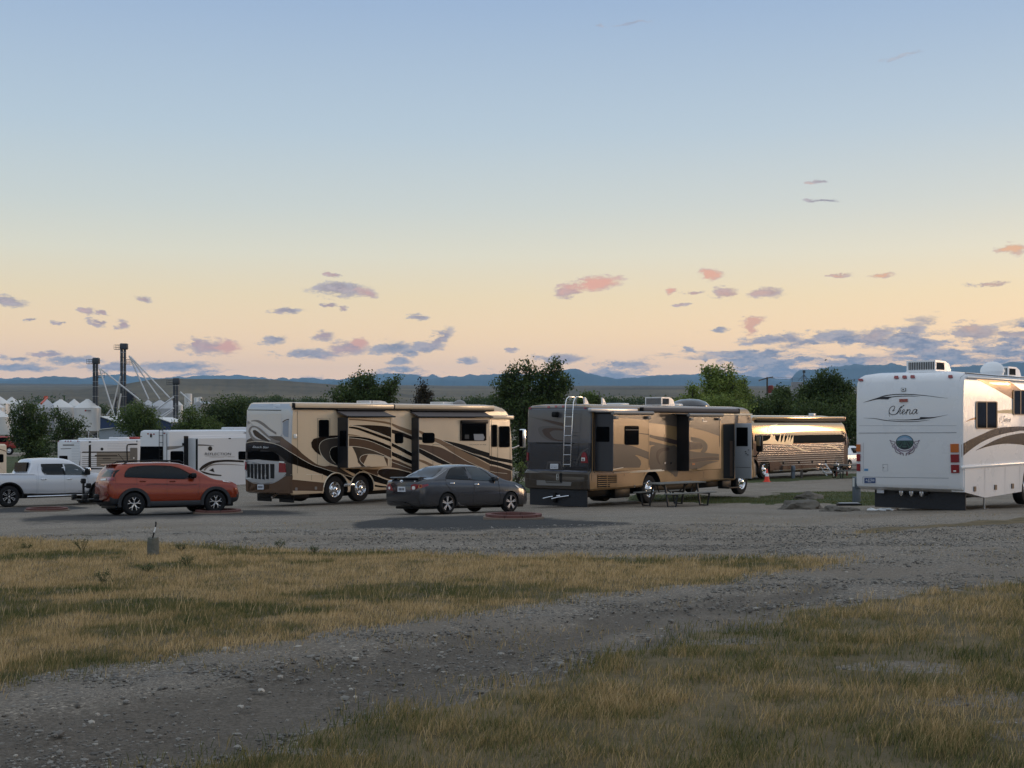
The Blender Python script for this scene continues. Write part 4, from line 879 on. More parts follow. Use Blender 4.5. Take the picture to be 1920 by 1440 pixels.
mb.tube([q + Vector((-.3, .35, -.05)), q, e], .035, CHR, 10); h0 = Mi @ P3(*zp(4, [(1548, 565)])[0], 59.9); mb.rbox(h0.x - .10, h0.x + .14, h0.y - .13, h0.y + .13, h0.z - .42, h0.z + .42, CHR, .06, 3); mb.rbox(h0.x - .115, h0.x - .10, h0.y - .1, h0.y + .1, h0.z - .38, h0.z + .38, GLS, .005)
mb.build('wing_mirror', c1)
boxpart(c1, 'wheel_trim', XW[0] + .42, XW[1] - .42, -.02, .02, .62, .72, CHR, .02)
mb = MB()
for xc in XW:
    pts = [(xc + .66 * math.cos(t), -.012, .50 + .66 * math.sin(t)) for t in np.linspace(.2, math.pi - .2, 22)]; mb.tube(pts, .022, PIN, 6)
mb.build('arch_trim', c1)
for i, xc in enumerate(XW): wheel(c1, xc, .06 if i == 0 else .10, .52, .52, .28, .30, 'truck')
wheel(c1, XW[0], 2.5, .52, .52, .6, .30, 'truck', side=1); wheel(c1, FX, .06, .52, .52, .28, .3, 'truck'); wheel(c1, FX, 2.5, .52, .52, .28, .3, 'truck', side=1)
for xx, L in ((5.0, 1.0), (9.4, 1.0)): roof_ac(c1, xx, 1.3, 3.82, L, .75, .13)
mb = MB(); mb.lathe([(.28, 0), (.27, .08), (.2, .17), (.1, .22), (0, .235)], GRYP, 20, Matrix.Translation((10.2, .7, 3.8))); mb.build('satellite_dome', c1)
mb = MB(); mb.rbox(.8, 12.2, .5, 2.1, .22, .42, BLK, .03); mb.rbox(.3, 1.2, .3, 2.2, .22, .5, BLK, .05); mb.build('chassis', c1)
for ya in (.25, 1.5): boxpart(c1, 'mud_flap', .35, .4, ya, ya + .8, .1, .42, BLK, .01, 1)
# antennas along the roof
for xx in (.4, 1.6, 3.0, 4.5): mb = MB(); mb.cyl((xx, .3, 3.78), (xx, .3, 4.0), .012, BLK, n=6); mb.build('antenna', c1)
# ================================================================== bronze motorhome with an open door
M2 = frame(2.56, 43.9, .17, 53)
c2 = thing('motorhome', 'bronze and taupe motorhome with open entrance door and a chrome ladder on its dark rear', 'motorhome', M2)
GOLD = mat('gold_tan_paint', srgb(148, 118, 80), .2, .1, .2, vary=.03, vscale=.8); TP2 = mat('taupe_swirl_paint', srgb(88, 76, 66), .18, coat=.2, spec=.3); TP3 = mat('mauve_brown_paint', srgb(66, 52, 48), .18, coat=.2, spec=.3)
CHA = mat('charcoal_blue_paint', srgb(36, 37, 42), .22, coat=.4); CHL = mat('grey_beige_paint', srgb(84, 82, 84), .28, coat=.5); CHD = mat('shadow_grey_paint', srgb(68, 65, 66), .28, coat=.5); BRZ = mat('bronze_bumper_paint', srgb(66, 58, 50), .3, .2, .4)
NAVY = mat('slide_end_navy', srgb(42, 44, 50), .35, coat=.3)
lv = [(.60, .02, 11.85, .05, 2.55, .08, .15), (.66, -.08, 12.15, 0, 2.64, .10, .2), (1.15, -.10, 12.12, 0, 2.64, .10, .2), (1.25, .02, 12.0, 0, 2.62, .10, .2), (2.19, .03, 11.9, 0, 2.62, .10, .2), (3.0, .06, 11.75, 0, 2.62, .10, .2), (3.25, .08, 11.6, 0, 2.62, .10, .2),
      (3.36, .10, 11.45, .03, 2.60, .10, .2), (3.43, .18, 11.2, .12, 2.50, .10, .2), (3.47, .3, 10.9, .5, 2.05, .10, .2)]
WA, WF = 3.94, 10.9
body = boolcut(ringshell(lv, GOLD), [arch(WA, .52, .64, -.3, .8, DRK), arch(WF, .52, .64, -.3, .8, DRK), arch(WA, .52, .64, 1.8, 2.9, DRK), arch(WF, .52, .64, 1.8, 2.9, DRK)])
def rear_paint(mb, xmax, rules):
    for i, f in enumerate(mb.f):
        if all(mb.v[j][0] < xmax for j in f) and mb.mats[mb.m[i]].name != 'dark_void':
            zc = sum(mb.v[j][2] for j in f) / len(f)
            for z0, m in rules:
                if zc < z0: mb.m[i] = mb.mi(m); break
rear_paint(body, .16, [(1.22, BRZ), (2.19, CHA), (3.3, CHL), (9, CHD)])
k2 = Skin(M2, body); B = body
k2.pg(B, 5, [(136, 290), (400, 292), (800, 285), (800, 662), (400, 656), (136, 655)], CHL, grid=8)
k2.pg(B, 5, [(136, 655), (400, 656), (800, 662), (800, 975), (400, 965), (136, 957)], CHA, grid=8)
k2.pg(B, 5, [(142, 262), (200, 248), (350, 238), (600, 240), (800, 258), (800, 295), (600, 292), (400, 290), (138, 290)], mat('rear_cap_paint', srgb(92, 94, 102), .3, coat=.4), grid=7, off=.005)
k2.pg(B, 5, [(805, 300), (868, 318), (868, 1000), (805, 985)], CHA, grid=8); k2.pg(B, 5, [(868, 300), (1100, 318), (1100, 345), (868, 335)], CHD, off=.003)
k2.sw(B, 5, [(135, 365), (250, 385), (350, 400), (450, 430), (520, 450)], [(135, 368), (250, 405), (350, 440), (450, 470), (520, 480)], CHD, off=.007)
k2.sw(B, 5, [(280, 398), (400, 415), (520, 440)], [(280, 400), (400, 445), (520, 478)], TP3, off=.009)
k2.sw(B, 5, [(235, 500), (260, 480), (340, 472), (450, 478), (520, 490)], [(235, 520), (262, 580), (330, 625), (420, 645), (520, 652)], CHD, off=.006)
k2.sw(B, 5, [(280, 520), (310, 500), (380, 495), (450, 498), (520, 505)], [(280, 525), (310, 580), (370, 620), (440, 640), (520, 645)], TP3, off=.008)
k2.sw(B, 5, [(365, 545), (400, 525), (450, 522), (520, 525)], [(365, 550), (400, 600), (450, 625), (520, 632)], CHD, off=.010)
k2.sw(B, 5, [(610, 540), (650, 538), (700, 545)], [(610, 545), (650, 560), (700, 548)], CHD, off=.007)
k2.st(B, 5, [(212, 662), (640, 668)], 2.2, DRK, smooth=False, off=.012)
k2.sw(B, 5, [(800, 715), (750, 740), (700, 790), (655, 905)], [(800, 730), (765, 755), (720, 800), (672, 905)], CHD, off=.010, n=16)
for x, y in ((148, 275), (355, 262), (437, 256), (518, 255), (765, 272)): k2.pg(B, 5, rrect(x - 15, y - 9, x + 15, y + 9, 6), REDL, off=.02)
k2.pg(B, 5, [(345, 868), (490, 872), (515, 960), (328, 955)], CHD, off=.014); k2.pg(B, 5, [(352, 890), (484, 894), (505, 958), (340, 952)], CHA, off=.018)
k2.pg(B, 'g', [(345, 502), (760, 515), (1640, 555), (1720, 600), (1720, 945), (1500, 930), (345, 885)], BRZ, off=.012, grid=10)
k2.sw(B, 'g', [(330, 470), (760, 480), (1200, 500), (1700, 520)], [(330, 515), (760, 520), (1200, 540), (1700, 560)], mat('bumper_top', srgb(64, 70, 84), .25, coat=.6), off=.016)
k2.pg(B, 'g', [(560, 720), (750, 725), (780, 790), (1130, 795), (1145, 755), (1345, 765), (1330, 855), (565, 835)], GRYP, off=.018); k2.pg(B, 'g', [(780, 530), (1130, 545), (1140, 785), (765, 775)], mat('bumper_panel', srgb(78, 74, 68), .5), off=.022); k2.pg(B, 'g', [(1085, 570), (1130, 572), (1130, 775), (1085, 770)], DRK, off=.026)
for a, b in ((585, 665), (665, 720)): k2.st(B, 'g', [(1015, a), (1050, a), (1050, b), (1015, b)], .7, WHL, smooth=False, off=.03, closed=True)
k2.st(B, 'g', [(310, 680), (550, 715), (550, 830)], .5, CHL, off=.02, smooth=False); k2.st(B, 'g', [(520, 580), (550, 715)], .5, CHD, off=.02, smooth=False); k2.st(B, 'g', [(1350, 750), (1640, 740), (1730, 715)], .6, CHL, off=.02)
# side, rear part, between slide-outs, front part
k2.sw(B, 6, [(220, 320), (420, 330), (600, 330)], [(220, 435), (420, 462), (600, 490)], TP2, off=.004)
k2.sw(B, 6, [(225, 568), (300, 585), (420, 605), (560, 640)], [(225, 598), (300, 622), (420, 655), (560, 690)], TP3, off=.005)
k2.sw(B, 6, [(225, 640), (330, 665), (440, 690), (560, 720)], [(225, 690), (300, 690), (440, 740), (560, 780)], TP2, off=.003)
k2.pg(B, 6, [(235, 740), (260, 700), (320, 685), (420, 700), (540, 715), (540, 1040), (430, 975), (235, 965)], TP2, off=.004, smooth=3)
k2.pg(B, 6, [(300, 800), (320, 745), (370, 720), (440, 715), (440, 745), (370, 760), (332, 810), (330, 860), (350, 910), (318, 880)], TP3, off=.006, smooth=3)
k2.sw(B, 6, [(1030, 330), (1100, 335), (1180, 345)], [(1030, 440), (1100, 445), (1180, 440)], TP2, off=.004)
k2.pg(B, 6, [(1228, 330), (1300, 322), (1390, 380), (1392, 445), (1228, 430)], TP3, off=.004, grid=6)
k2.pg(B, 6, [(1055, 452), (1178, 452), (1178, 1062), (1058, 1062)], DRK, off=.006); k2.pg(B, 6, [(1128, 640), (1160, 640), (1160, 1040), (1128, 1040)], mat('door_frame_brown', srgb(74, 56, 44), .5), off=.010)
k2.pg(B, 6, [(1180, 320), (1226, 320), (1226, 1062), (1180, 1062)], CHA, off=.005); k2.pg(B, 6, [(1375, 500), (1412, 520), (1420, 740), (1378, 745)], GLS, off=.012, grid=5)
k2.pg(B, 6, [(1375, 1065), (1440, 1065), (1440, 870), (1378, 870)], GOLD, off=.01, grid=6)
k2.st(B, 5, [(1080, 998), (1300, 985), (1620, 965)], 2.2, PIN, smooth=False, off=.014); k2.st(B, 6, [(0, 990), (200, 982), (390, 972)], 2.2, PIN, smooth=False, off=.014)
for z, pts in ((5, [(833, 1010), (833, 1192)]), (5, [(1202, 1008), (1202, 1215)]), (5, [(1428, 995), (1430, 1205)]), (6, [(472, 1005), (472, 1190)]), (6, [(690, 1070), (690, 1170)]), (6, [(1050, 980), (1050, 1140)]), (6, [(835, 985), (835, 1070), (1045, 1075)])): k2.st(B, z, pts, .5, SEAM, smooth=False, off=.012)
for z, x, y in ((5, 1317, 1155), (6, 58, 1155), (6, 922, 1110)): k2.pg(B, z, rrect(x - 9, y - 20, x + 9, y + 24, 4), CHR, off=.02)
k2.pg(B, 5, [(900, 1020), (1117, 1018), (1117, 1165), (900, 1170)], DRK, off=.008)
for i in range(7): k2.st(B, 5, [(900, 1028 + i * 23), (1117, 1024 + i * 22.5)], 1.5, GOLD, smooth=False, off=.02)
k2.st(B, 5, [(1006, 1020), (1004, 1168)], 1.2, GOLD, smooth=False, off=.022)
for x in (398, 465): k2.pg(B, 6, rrect(x - 8, 878, x + 8, 900, 4), CHR, off=.02)
finish(B, c2)
mb = MB(); k2.pg(mb, 5, [(725, 820), (730, 785), (752, 764), (775, 775), (790, 830), (797, 888), (720, 885)], REDL, off=.03, grid=4, thick=True); k2.pg(mb, 5, [(728, 828), (768, 828), (768, 866), (728, 866)], WHL, off=.04); k2.pg(mb, 5, [(735, 840), (758, 840), (758, 862), (735, 862)], GRYP, off=.045); mb.build('tail_light', c2)
mb = MB(); k2.pg(mb, 5, [(115, 770), (128, 770), (128, 860), (113, 860)], REDL, off=.03, thick=True); mb.build('tail_light', c2)
mb = MB(); k2.pg(mb, 5, rrect(375, 898, 463, 955, 5), PLT, off=.03, thick=True)
for j, yb in ((0, 918), (1, 940)): text_on(k2, mb, 5, ('MONTANA', '4C1837')[j], 384, yb + 6, 455, (8, 17)[j], INK, off=.034)
mb.build('number_plate', c2)
def in2(px, py, ax, c): return on_plane(M2, px, py, ax, c)
q = in2(*zp(5, [(434, 340)])[0], 0, 0); mb = MB(); mb.rbox(-.16, .08, q.y - .09, q.y + .09, q.z - .1, q.z + .09, BLK, .05, 3); mb.build('rear_camera', c2)
lad = MB(); L_ = [in2(*zp(5, [p])[0], 0, -.2) for p in ((516, 930), (537, 225), (597, 930), (625, 225))]
for j in (0, 2):
    a, b = L_[j], L_[j + 1]; yy_ = [a.y, b.y]
    lad.tube([(-.2, a.y, a.z), (-.2, (a.y + b.y) / 2, (a.z + b.z) / 2), (-.17, b.y, b.z), (-.12, b.y, b.z + .16), (.0, b.y, b.z + .24), (.3, b.y, b.z + .24), (.42, b.y, b.z + .2), (.44, b.y, b.z - .1)], .015, CHR, 8)
for y_ in (370, 475, 580, 688, 796, 905):
    t_ = (930 - y_) / 705; a = L_[0].lerp(L_[1], t_); b = L_[2].lerp(L_[3], t_); lad.cyl((-.2, a.y, a.z), (-.2, b.y, b.z), .010, CHR, n=8)
for p in ((.1, 0), (.5, 2), (.85, 0)):
    for j in (0, 2): a = L_[j].lerp(L_[j + 1], p[0]); lad.cyl((-.2, a.y, a.z), (.05, a.y, a.z), .012, CHR, n=6)
lad.build('ladder', c2)
# mud flap and hitch
boxpart(c2, 'mud_flap', .0, .03, .10, 2.45, .06, .66, mat('flap_rubber', srgb(26, 28, 34), .6, bump=.4, bscale=12), .008, 1)
mb = MB()
for y_ in (1.0, 1.35): mb.tube([(-.05, y_ - .2, .42), (-.1, y_ + .2, .36), (-.12, y_ + .45, .30)], .022, CHR, 8)
mb.rbox(-.12, .0, 1.3, 1.42, .18, .5, BLK, .02); mb.build('tow_hitch', c2)
d3 = depth_of(M2, 1148.5, 1115.5, 830); d4 = depth_of(M2, 1291.8, 1269, 830)
S3, ax0, ax1, az0, az1 = slide(c2, M2, k2, (1148.5, 830), (1216.8, 830), 720 + 330 / 6, 720 + 985 / 6, d3, GOLD)
S3.mats[S3.mats.index(SLE)] = NAVY
s3 = Skin(M2, S3)
s3.sw(S3, 5, [(1078, 352), (1200, 352), (1350, 355), (1478, 362)], [(1078, 380), (1200, 385), (1350, 395), (1478, 410)], TP2)
s3.sw(S3, 5, [(1078, 672), (1200, 680), (1320, 705), (1478, 765)], [(1078, 945), (1180, 945), (1240, 880), (1300, 800)], TP2, off=.003)
s3.pg(S3, 5, [(1078, 672), (1200, 680), (1320, 705), (1478, 765), (1478, 850), (1380, 810), (1290, 785), (1350, 820), (1385, 860), (1392, 900), (1375, 940), (1078, 945)], TP2, off=.005)
s3.sw(S3, 5, [(1360, 550), (1420, 556), (1478, 562)], [(1360, 556), (1420, 566), (1478, 574)], TP3, off=.006)
s3.st(S3, 5, [(1476, 350), (1478, 940)], 1.0, DRK, smooth=False, off=.009); s3.st(S3, 5, [(1075, 350), (1075, 985)], 1.4, CHL, smooth=False, off=.012); s3.st(S3, 5, [(1075, 962), (1480, 946)], 1.2, PIN, smooth=False, off=.014)
so3 = finish(S3, c2, 'slide_out')
mb = MB(); s3.pg(mb, 5, rrect(1207, 470, 1362, 686, 16), GLS, off=.02, thick=True); s3.st(mb, 5, [(1210, 516), (1360, 516)], .8, GRYP, smooth=False, off=.026); mb.build('window', so3, smooth=0)
mb = MB(); s3.pg(mb, 5, rrect(890, 480, 1035, 650, 14), GLS, off=.015, thick=True); mb.build('window', so3, smooth=0)
def roll(root, parent, M, p0, p1, z, c, name='slide_awning', m=None):
    a = on_plane(M, *zp(z, [p0])[0], 1, c); b = on_plane(M, *zp(z, [p1])[0], 1, c); mb = MB(); m = m or GRYP
    mb.tube([(a.x, c, a.z), (b.x, c, a.z)], .065, m, 12); mb.rbox(a.x + .15, a.x + .35, c - .02, c + .1, a.z - .2, a.z - .1, m, .02); mb.rbox(b.x - .35, b.x - .15, c - .02, c + .1, a.z - .2, a.z - .1, m, .02); mb.box(a.x, b.x, c + .02, .0, a.z + .02, a.z + .05, m)
    return mb.build(name, parent)
roll(c2, so3, M2, (1072, 325), (1525, 325), 5, -d3 - .09)
S4, bx0, bx1, bz0, bz1 = slide(c2, M2, k2, (1291.8, 830), (1352.3, 830), 720 + 345 / 6, 720 + 980 / 6, d4, GOLD)
S4.mats[S4.mats.index(SLE)] = mat('slide_end_black', srgb(22, 23, 26), .4, coat=.2)
s4 = Skin(M2, S4)
s4.sw(S4, 6, [(674, 370), (800, 370), (1010, 372)], [(674, 486), (850, 530), (1010, 586)], TP2)
s4.pg(S4, 6, [(674, 598), (760, 605), (830, 630), (870, 670), (880, 710), (868, 750), (840, 772), (800, 768), (820, 735), (818, 690), (800, 670), (740, 655), (674, 648)], TP2, smooth=3, off=.005)
s4.pg(S4, 6, [(674, 652), (760, 662), (812, 672), (822, 700), (808, 730), (740, 735), (674, 742)], TP3, off=.007)
s4.sw(S4, 6, [(674, 748), (750, 765), (880, 775), (1010, 788)], [(674, 840), (750, 832), (880, 822), (1010, 822)], TP2, off=.005)
s4.sw(S4, 6, [(674, 842), (750, 835), (880, 824), (1010, 824)], [(674, 888), (750, 880), (880, 862), (1010, 858)], TP3, off=.006)
s4.sw(S4, 6, [(674, 890), (750, 882), (880, 866), (1010, 868)], [(674, 958), (740, 958), (800, 945), (840, 912)], TP2, off=.004)
s4.st(S4, 6, [(1012, 372), (1014, 958)], 1.0, DRK, smooth=False, off=.009); s4.st(S4, 6, [(674, 974), (1040, 962)], 2.0, PIN, smooth=False, off=.014); s4.pg(S4, 6, [(823, 378), (830, 378), (830, 415), (872, 415), (872, 424), (823, 424)], WHL, off=.012)
s4.pg(S4, 6, rrect(703, 892, 735, 910, 5), ORGL, off=.015)
so4 = finish(S4, c2, 'slide_out'); roll(c2, so4, M2, (665, 348), (1048, 348), 6, -d4 - .09)
# open entrance door
hx = on_plane(M2, *zp(6, [(1184, 700)])[0], 1, 0).x; fr = on_plane(M2, *zp(6, [(1374, 700)])[0], 0, hx); zt = on_plane(M2, *zp(6, [(1275, 442)])[0], 0, hx).z; zb = on_plane(M2, *zp(6, [(1275, 1062)])[0], 0, hx).z
mb = MB(); mb.rbox(hx - .02, hx + .03, fr.y, -.02, zb, zt, mat('door_inner_white', srgb(168, 172, 178), .45), .015); do = mb.build('door', c2)
def dz_(py): return on_plane(M2, *zp(6, [(1275, py)])[0], 0, hx).z
def dy_(px): return on_plane(M2, *zp(6, [(px, 700)])[0], 0, hx).y
mb = MB(); mb.rbox(hx - .035, hx - .015, dy_(1336), dy_(1208), dz_(700), dz_(488), GLS, .008); mb.build('window', do)
mb = MB(); mb.box(hx - .026, hx - .018, fr.y + .02, -.05, dz_(940), dz_(936), SEAM)
mb.build('seam_strip', do)
for a, b in ((1325, 785), (1345, 800), (1352, 745), (1318, 765)): mb = MB(); mb.rbox(hx - .05, hx - .02, dy_(a), dy_(a) + .05, dz_(b), dz_(b) + .03, BLK, .005, 1); mb.build('door_latch', do)
# step, roof things, mirror, awning, stabiliser
boxpart(c2, 'entry_step', 8.9, 9.75, -.42, .05, .32, .37, BLK, .01); boxpart(c2, 'step_bracket', 9.0, 9.7, -.1, .1, .35, .62, BLK, .02)
a = on_plane(M2, *zp(6, [(150, 290)])[0], 1, -.1); b = on_plane(M2, *zp(6, [(1222, 300)])[0], 1, -.1)
mb = MB(); mb.rbox(a.x, b.x, -.17, 0, a.z - .09, a.z + .08, FAB, .07, 3); mb.rbox(a.x - .06, a.x, -.17, .0, a.z - .11, a.z + .09, BLK, .02); mb.rbox(b.x, b.x + .05, -.17, 0, a.z - .11, a.z + .09, BLK, .02); mb.build('awning', c2)
a = on_plane(M2, *zp(5, [(812, 285)])[0], 1, -.08); b = on_plane(M2, *zp(5, [(1350, 285)])[0], 1, -.08); mb = MB(); mb.rbox(a.x, b.x, -.12, 0, a.z - .09, a.z + .05, SLV, .04, 3); mb.build('rain_gutter', c2)
boxpart(c2, 'brow_moulding', b.x + 4.7, 11.62, -.05, .02, 3.12, 3.19, PIN, .02)
roof_ac(c2, 5.55, .9, 3.44, .95, .7, .34, WHT); boxpart(c2, 'roof_vent', 3.3, 3.9, .9, 1.5, 3.45, 3.54, WHT, .03); boxpart(c2, 'roof_vent', 6.9, 7.4, .7, 1.2, 3.45, 3.55, WHT, .04)
mb = MB(); mb.lathe([(.75, 0), (.74, .06), (.6, .2), (.35, .29), (0, .32)], mat('black_dome', (.02, .022, .028, 1), .15, coat=.5), 24, Matrix.Translation((8.6, 1.1, 3.44)) @ Matrix.Scale(1.1, 4, (1, 0, 0))); mb.build('satellite_dome', c2)
for xx in (1.2, 2.3): mb = MB(); mb.prism([(xx, 3.44), (xx, 3.72), (xx + .1, 3.68), (xx + .3, 3.44)], 1, 1.0, 1.06, WHT); mb.build('roof_fin', c2, smooth=0)
mb = MB(); mb.cyl((3.0, 1.6, 3.44), (3.0, 1.6, 3.95), .012, BLK, n=6); mb.build('antenna', c2)
q = M2.inverted() @ P3(*zp(6, [(1464, 668)])[0], 53.2); mb = MB(); mb.rbox(q.x - .08, q.x + .1, q.y - .13, q.y + .13, q.z - .33, q.z + .33, BLK, .06, 3); mb.rbox(q.x - .095, q.x - .08, q.y - .09, q.y + .09, q.z - .1, q.z + .28, mat('mirror_face', (.5, .55, .58, 1), .05, 1.0), .004); mb.tube([q + Vector((0, 0, -.3)), q + Vector((0, .15, -.52)), q + Vector((-.1, .55, -.5))], .03, BLK, 8); mb.build('wing_mirror', c2)
for i, (xx, yo, sd_) in enumerate(((WA, .10, -1), (WA, 2.45, 1), (WF, .06, -1), (WF, 2.49, 1))): wheel(c2, xx, yo, .50, .50, .28 if i != 1 else .55, .30, 'truck', side=sd_)
mb = MB(); mb.rbox(.6, 11.6, .5, 2.05, .34, .64, BLK, .03); mb.rbox(2.0, 3.0, .3, 2.2, .25, .62, BLK, .05); mb.build('chassis', c2)

# ================================================================== white motorhome on the right
M3 = frame(10.3, 30.5, .97, 50)
c3 = thing('motorhome', 'white motorhome with a round vineyard crest and flowing script on its rear wall', 'motorhome', M3)
BR3 = mat('brown_swoosh_paint', srgb(84, 60, 42), .13, coat=.2, spec=.3); GD3 = mat('gold_swoosh_paint', srgb(160, 116, 62), .15, .3, .2); SEM = mat('panel_seam_grey', srgb(120, 126, 136), .6); SCR = mat('script_ink', srgb(30, 28, 34), .5); WH3 = mat('gelcoat_white', (.74, .75, .77, 1), .28, coat=.5, vary=.03, vscale=.7)
lv = [(.46, .20, 10.9, .03, 2.58, .06, .2), (.54, .04, 11.1, 0, 2.62, .07, .25), (.62, 0, 11.2, 0, 2.62, .07, .25), (2.6, .0, 11.0, 0, 2.62, .07, .25), (3.02, .05, 10.8, 0, 2.62, .07, .25), (3.14, .10, 10.7, .02, 2.60, .08, .25), (3.22, .2, 10.6, .09, 2.50, .08, .25), (3.27, .35, 10.4, .4, 2.15, .08, .2)]
body = boolcut(ringshell(lv, WH3), [arch(4.55, .5, .6, -.3, .8, DRK), arch(4.55, .5, .6, 1.7, 2.8, DRK), arch(9.8, .5, .6, -.3, 2.9, DRK)])
k3 = Skin(M3, body); B = body; b_ = 'b'
for x, y in ((125, 195), (688, 155), (818, 151), (946, 146), (1547, 144)): k3.pg(B, b_, rrect(x - 34, y - 18, x + 34, y + 18, 10), REDL, off=.03, thick=True)
k3.pg(B, b_, [(737, 497), (866, 492), (866, 536), (738, 541)], REDL, off=.03, thick=True)
k3.pg(B, b_, rrect(762, 318, 838, 370, 4), GRYP, off=.02, thick=True); k3.pg(B, b_, rrect(770, 326, 830, 362, 3), WHT, off=.024); k3.pg(B, b_, rrect(784, 338, 814, 352, 3), DRK, off=.028)
k3.sw(B, b_, [(155, 548), (260, 512), (380, 475), (500, 435), (650, 415), (820, 411), (1000, 420), (1200, 440), (1350, 462), (1500, 480)], [(155, 549), (270, 520), (390, 482), (500, 450), (650, 428), (820, 424), (1000, 432), (1200, 448), (1350, 468), (1500, 482)], SCR, off=.005, n=50)
k3.sw(B, b_, [(155, 548), (260, 513), (380, 476), (480, 458), (600, 455), (720, 442), (900, 440), (1060, 456)], [(155, 549), (270, 522), (400, 498), (560, 500), (556, 490), (640, 462), (860, 450), (1060, 457)], SCR, off=.006, n=50)
k3.sw(B, b_, [(160, 792), (350, 800), (500, 825), (700, 843), (850, 848), (1000, 845), (1100, 835), (1220, 822)], [(160, 794), (350, 808), (500, 835), (700, 853), (850, 858), (1000, 854), (1100, 842), (1220, 824)], SCR, off=.005, n=50)
k3.sw(B, b_, [(560, 818), (800, 820), (960, 812), (1060, 800), (1065, 780), (1230, 782), (1350, 770), (1500, 742)], [(560, 820), (800, 830), (960, 828), (1080, 818), (1160, 808), (1250, 798), (1360, 775), (1500, 744)], SCR, off=.006, n=50)
k3.st(B, b_, [(90, 915), (1640, 915)], .35, SEM, smooth=False, off=.006); k3.st(B, b_, [(85, 1034), (1640, 1027)], .8, mat('deep_seam', srgb(90, 96, 106), .7), smooth=False, off=.007)
# crest: round vineyard scene with scrollwork
def circ(cx_, cy_, rx, ry, a0=0, a1=360, n=28): return [(cx_ + rx * math.cos(R(a0 + (a1 - a0) * i / n)), cy_ + ry * math.sin(R(a0 + (a1 - a0) * i / n))) for i in range(n + (a1 - a0 < 360))]
CS = mat('crest_sky', srgb(112, 148, 176), .4); CW = mat('crest_hill', srgb(150, 168, 190), .4); CG = mat('crest_green', srgb(52, 84, 78), .4); CD = mat('crest_dark', srgb(30, 38, 48), .4); CM = mat('crest_mauve', srgb(140, 124, 140), .5); CMD = mat('crest_scroll_dark', srgb(92, 66, 82), .5)
k3.pg(B, b_, circ(818, 1180, 142, 116), CD, off=.004); k3.pg(B, b_, circ(818, 1180, 132, 108), CG, off=.006); k3.pg(B, b_, [(690, 1150)] + circ(818, 1180, 132, 108, 195, 345, 16) + [(946, 1150)], CS, off=.008)
k3.pg(B, b_, [(690, 1152), (740, 1125), (800, 1100), (830, 1096), (880, 1118), (945, 1150)], CW, off=.010)
for i, x in enumerate((640, 690, 735, 780, 856, 900, 945, 996)): k3.st(B, b_, [(818 + (x - 818) * .35, 1158), (x if 700 < x < 936 else 818 + (x - 818) * .7, 1235)], .5, CD, smooth=False, w1=1.4, off=.011)
k3.pg(B, b_, circ(818, 1255, 60, 34), CD, off=.012); k3.pg(B, b_, circ(818, 1248, 40, 16), CG, off=.014)
for sg in (-1, 1):
    def q_(pts): return [(818 + sg * x, y) for x, y in pts]
    for pts, w_, m in (([(150, 1180), (185, 1160), (215, 1170), (235, 1150), (240, 1145)], 1.2, CM), ([(240, 1145), (215, 1150), (220, 1180), (200, 1205), (180, 1195)], .8, CMD), ([(150, 1190), (170, 1240), (150, 1275), (185, 1262), (200, 1235)], 1.2, CM),
                       ([(145, 1230), (130, 1290), (90, 1320), (60, 1345), (20, 1362)], 2.2, CM), ([(135, 1250), (115, 1310), (70, 1335), (75, 1375), (55, 1380)], .9, CMD), ([(160, 1260), (140, 1330), (95, 1355), (60, 1360)], 1.0, CMD), ([(110, 1280), (60, 1310), (0, 1320)], 2.0, CM), ([(150, 1170), (160, 1210), (190, 1225)], 1.0, CMD), ([(30, 1355), (20, 1390)], 1.4, CMD), ([(225, 1160), (205, 1215), (185, 1240)], .6, CMD)):
        k3.st(B, b_, q_(pts), w_, m, off=.009)
# lower rear panel, recess, stickers
c_ = 'c'
k3.st(B, c_, [(165, 0), (165, 470)], .4, SEM, smooth=False); k3.st(B, c_, [(120, 474), (1560, 495)], .5, WHT, smooth=False, off=.01); k3.st(B, c_, [(155, 560), (1560, 582)], .7, SEM, smooth=False, off=.006); k3.st(B, c_, [(155, 668), (400, 680), (1570, 705)], .6, WHT, smooth=False, off=.01); k3.st(B, c_, [(157, 560), (157, 668)], .6, SEM, smooth=False, off=.006)
k3.st(B, c_, [(484, 356), (566, 356), (566, 464), (484, 464)], .5, SEM, smooth=False, off=.008, closed=True); k3.pg(B, c_, rrect(490, 402, 506, 418, 6), GRYP, off=.012)
k3.pg(B, c_, rrect(178, 426, 245, 464, 3), mat('sticker_blue', srgb(96, 150, 190), .5), off=.006); k3.pg(B, c_, rrect(192, 440, 232, 450, 2), mat('sticker_dark', srgb(50, 90, 140), .5), off=.009)
# side
d_ = 'd'
k3.sw(B, d_, [(66, 738), (150, 690), (260, 640), (360, 595), (450, 573), (560, 565), (669, 565), (900, 590)], [(68, 858), (150, 790), (260, 715), (360, 670), (450, 640), (560, 618), (669, 605), (900, 640)], BR3, off=.004, n=40)
k3.sw(B, d_, [(202, 795), (300, 740), (400, 690), (500, 655), (600, 635), (669, 628), (850, 640)], [(202, 797), (300, 762), (400, 740), (500, 730), (600, 735), (669, 745), (850, 800)], BR3, off=.004, n=30)
k3.pg(B, d_, [(178, 92), (500, 112), (560, 150), (645, 215), (700, 330), (560, 300), (400, 208), (290, 150)], GD3, off=.004, grid=12)
k3.sw(B, d_, [(100, 522), (150, 490), (204, 474)], [(100, 524), (150, 505), (204, 496)], GD3, off=.004); k3.sw(B, d_, [(404, 415), (480, 403), (560, 402)], [(404, 438), (480, 436), (560, 440)], mat('pale_gold', srgb(206, 178, 132), .4), off=.004)
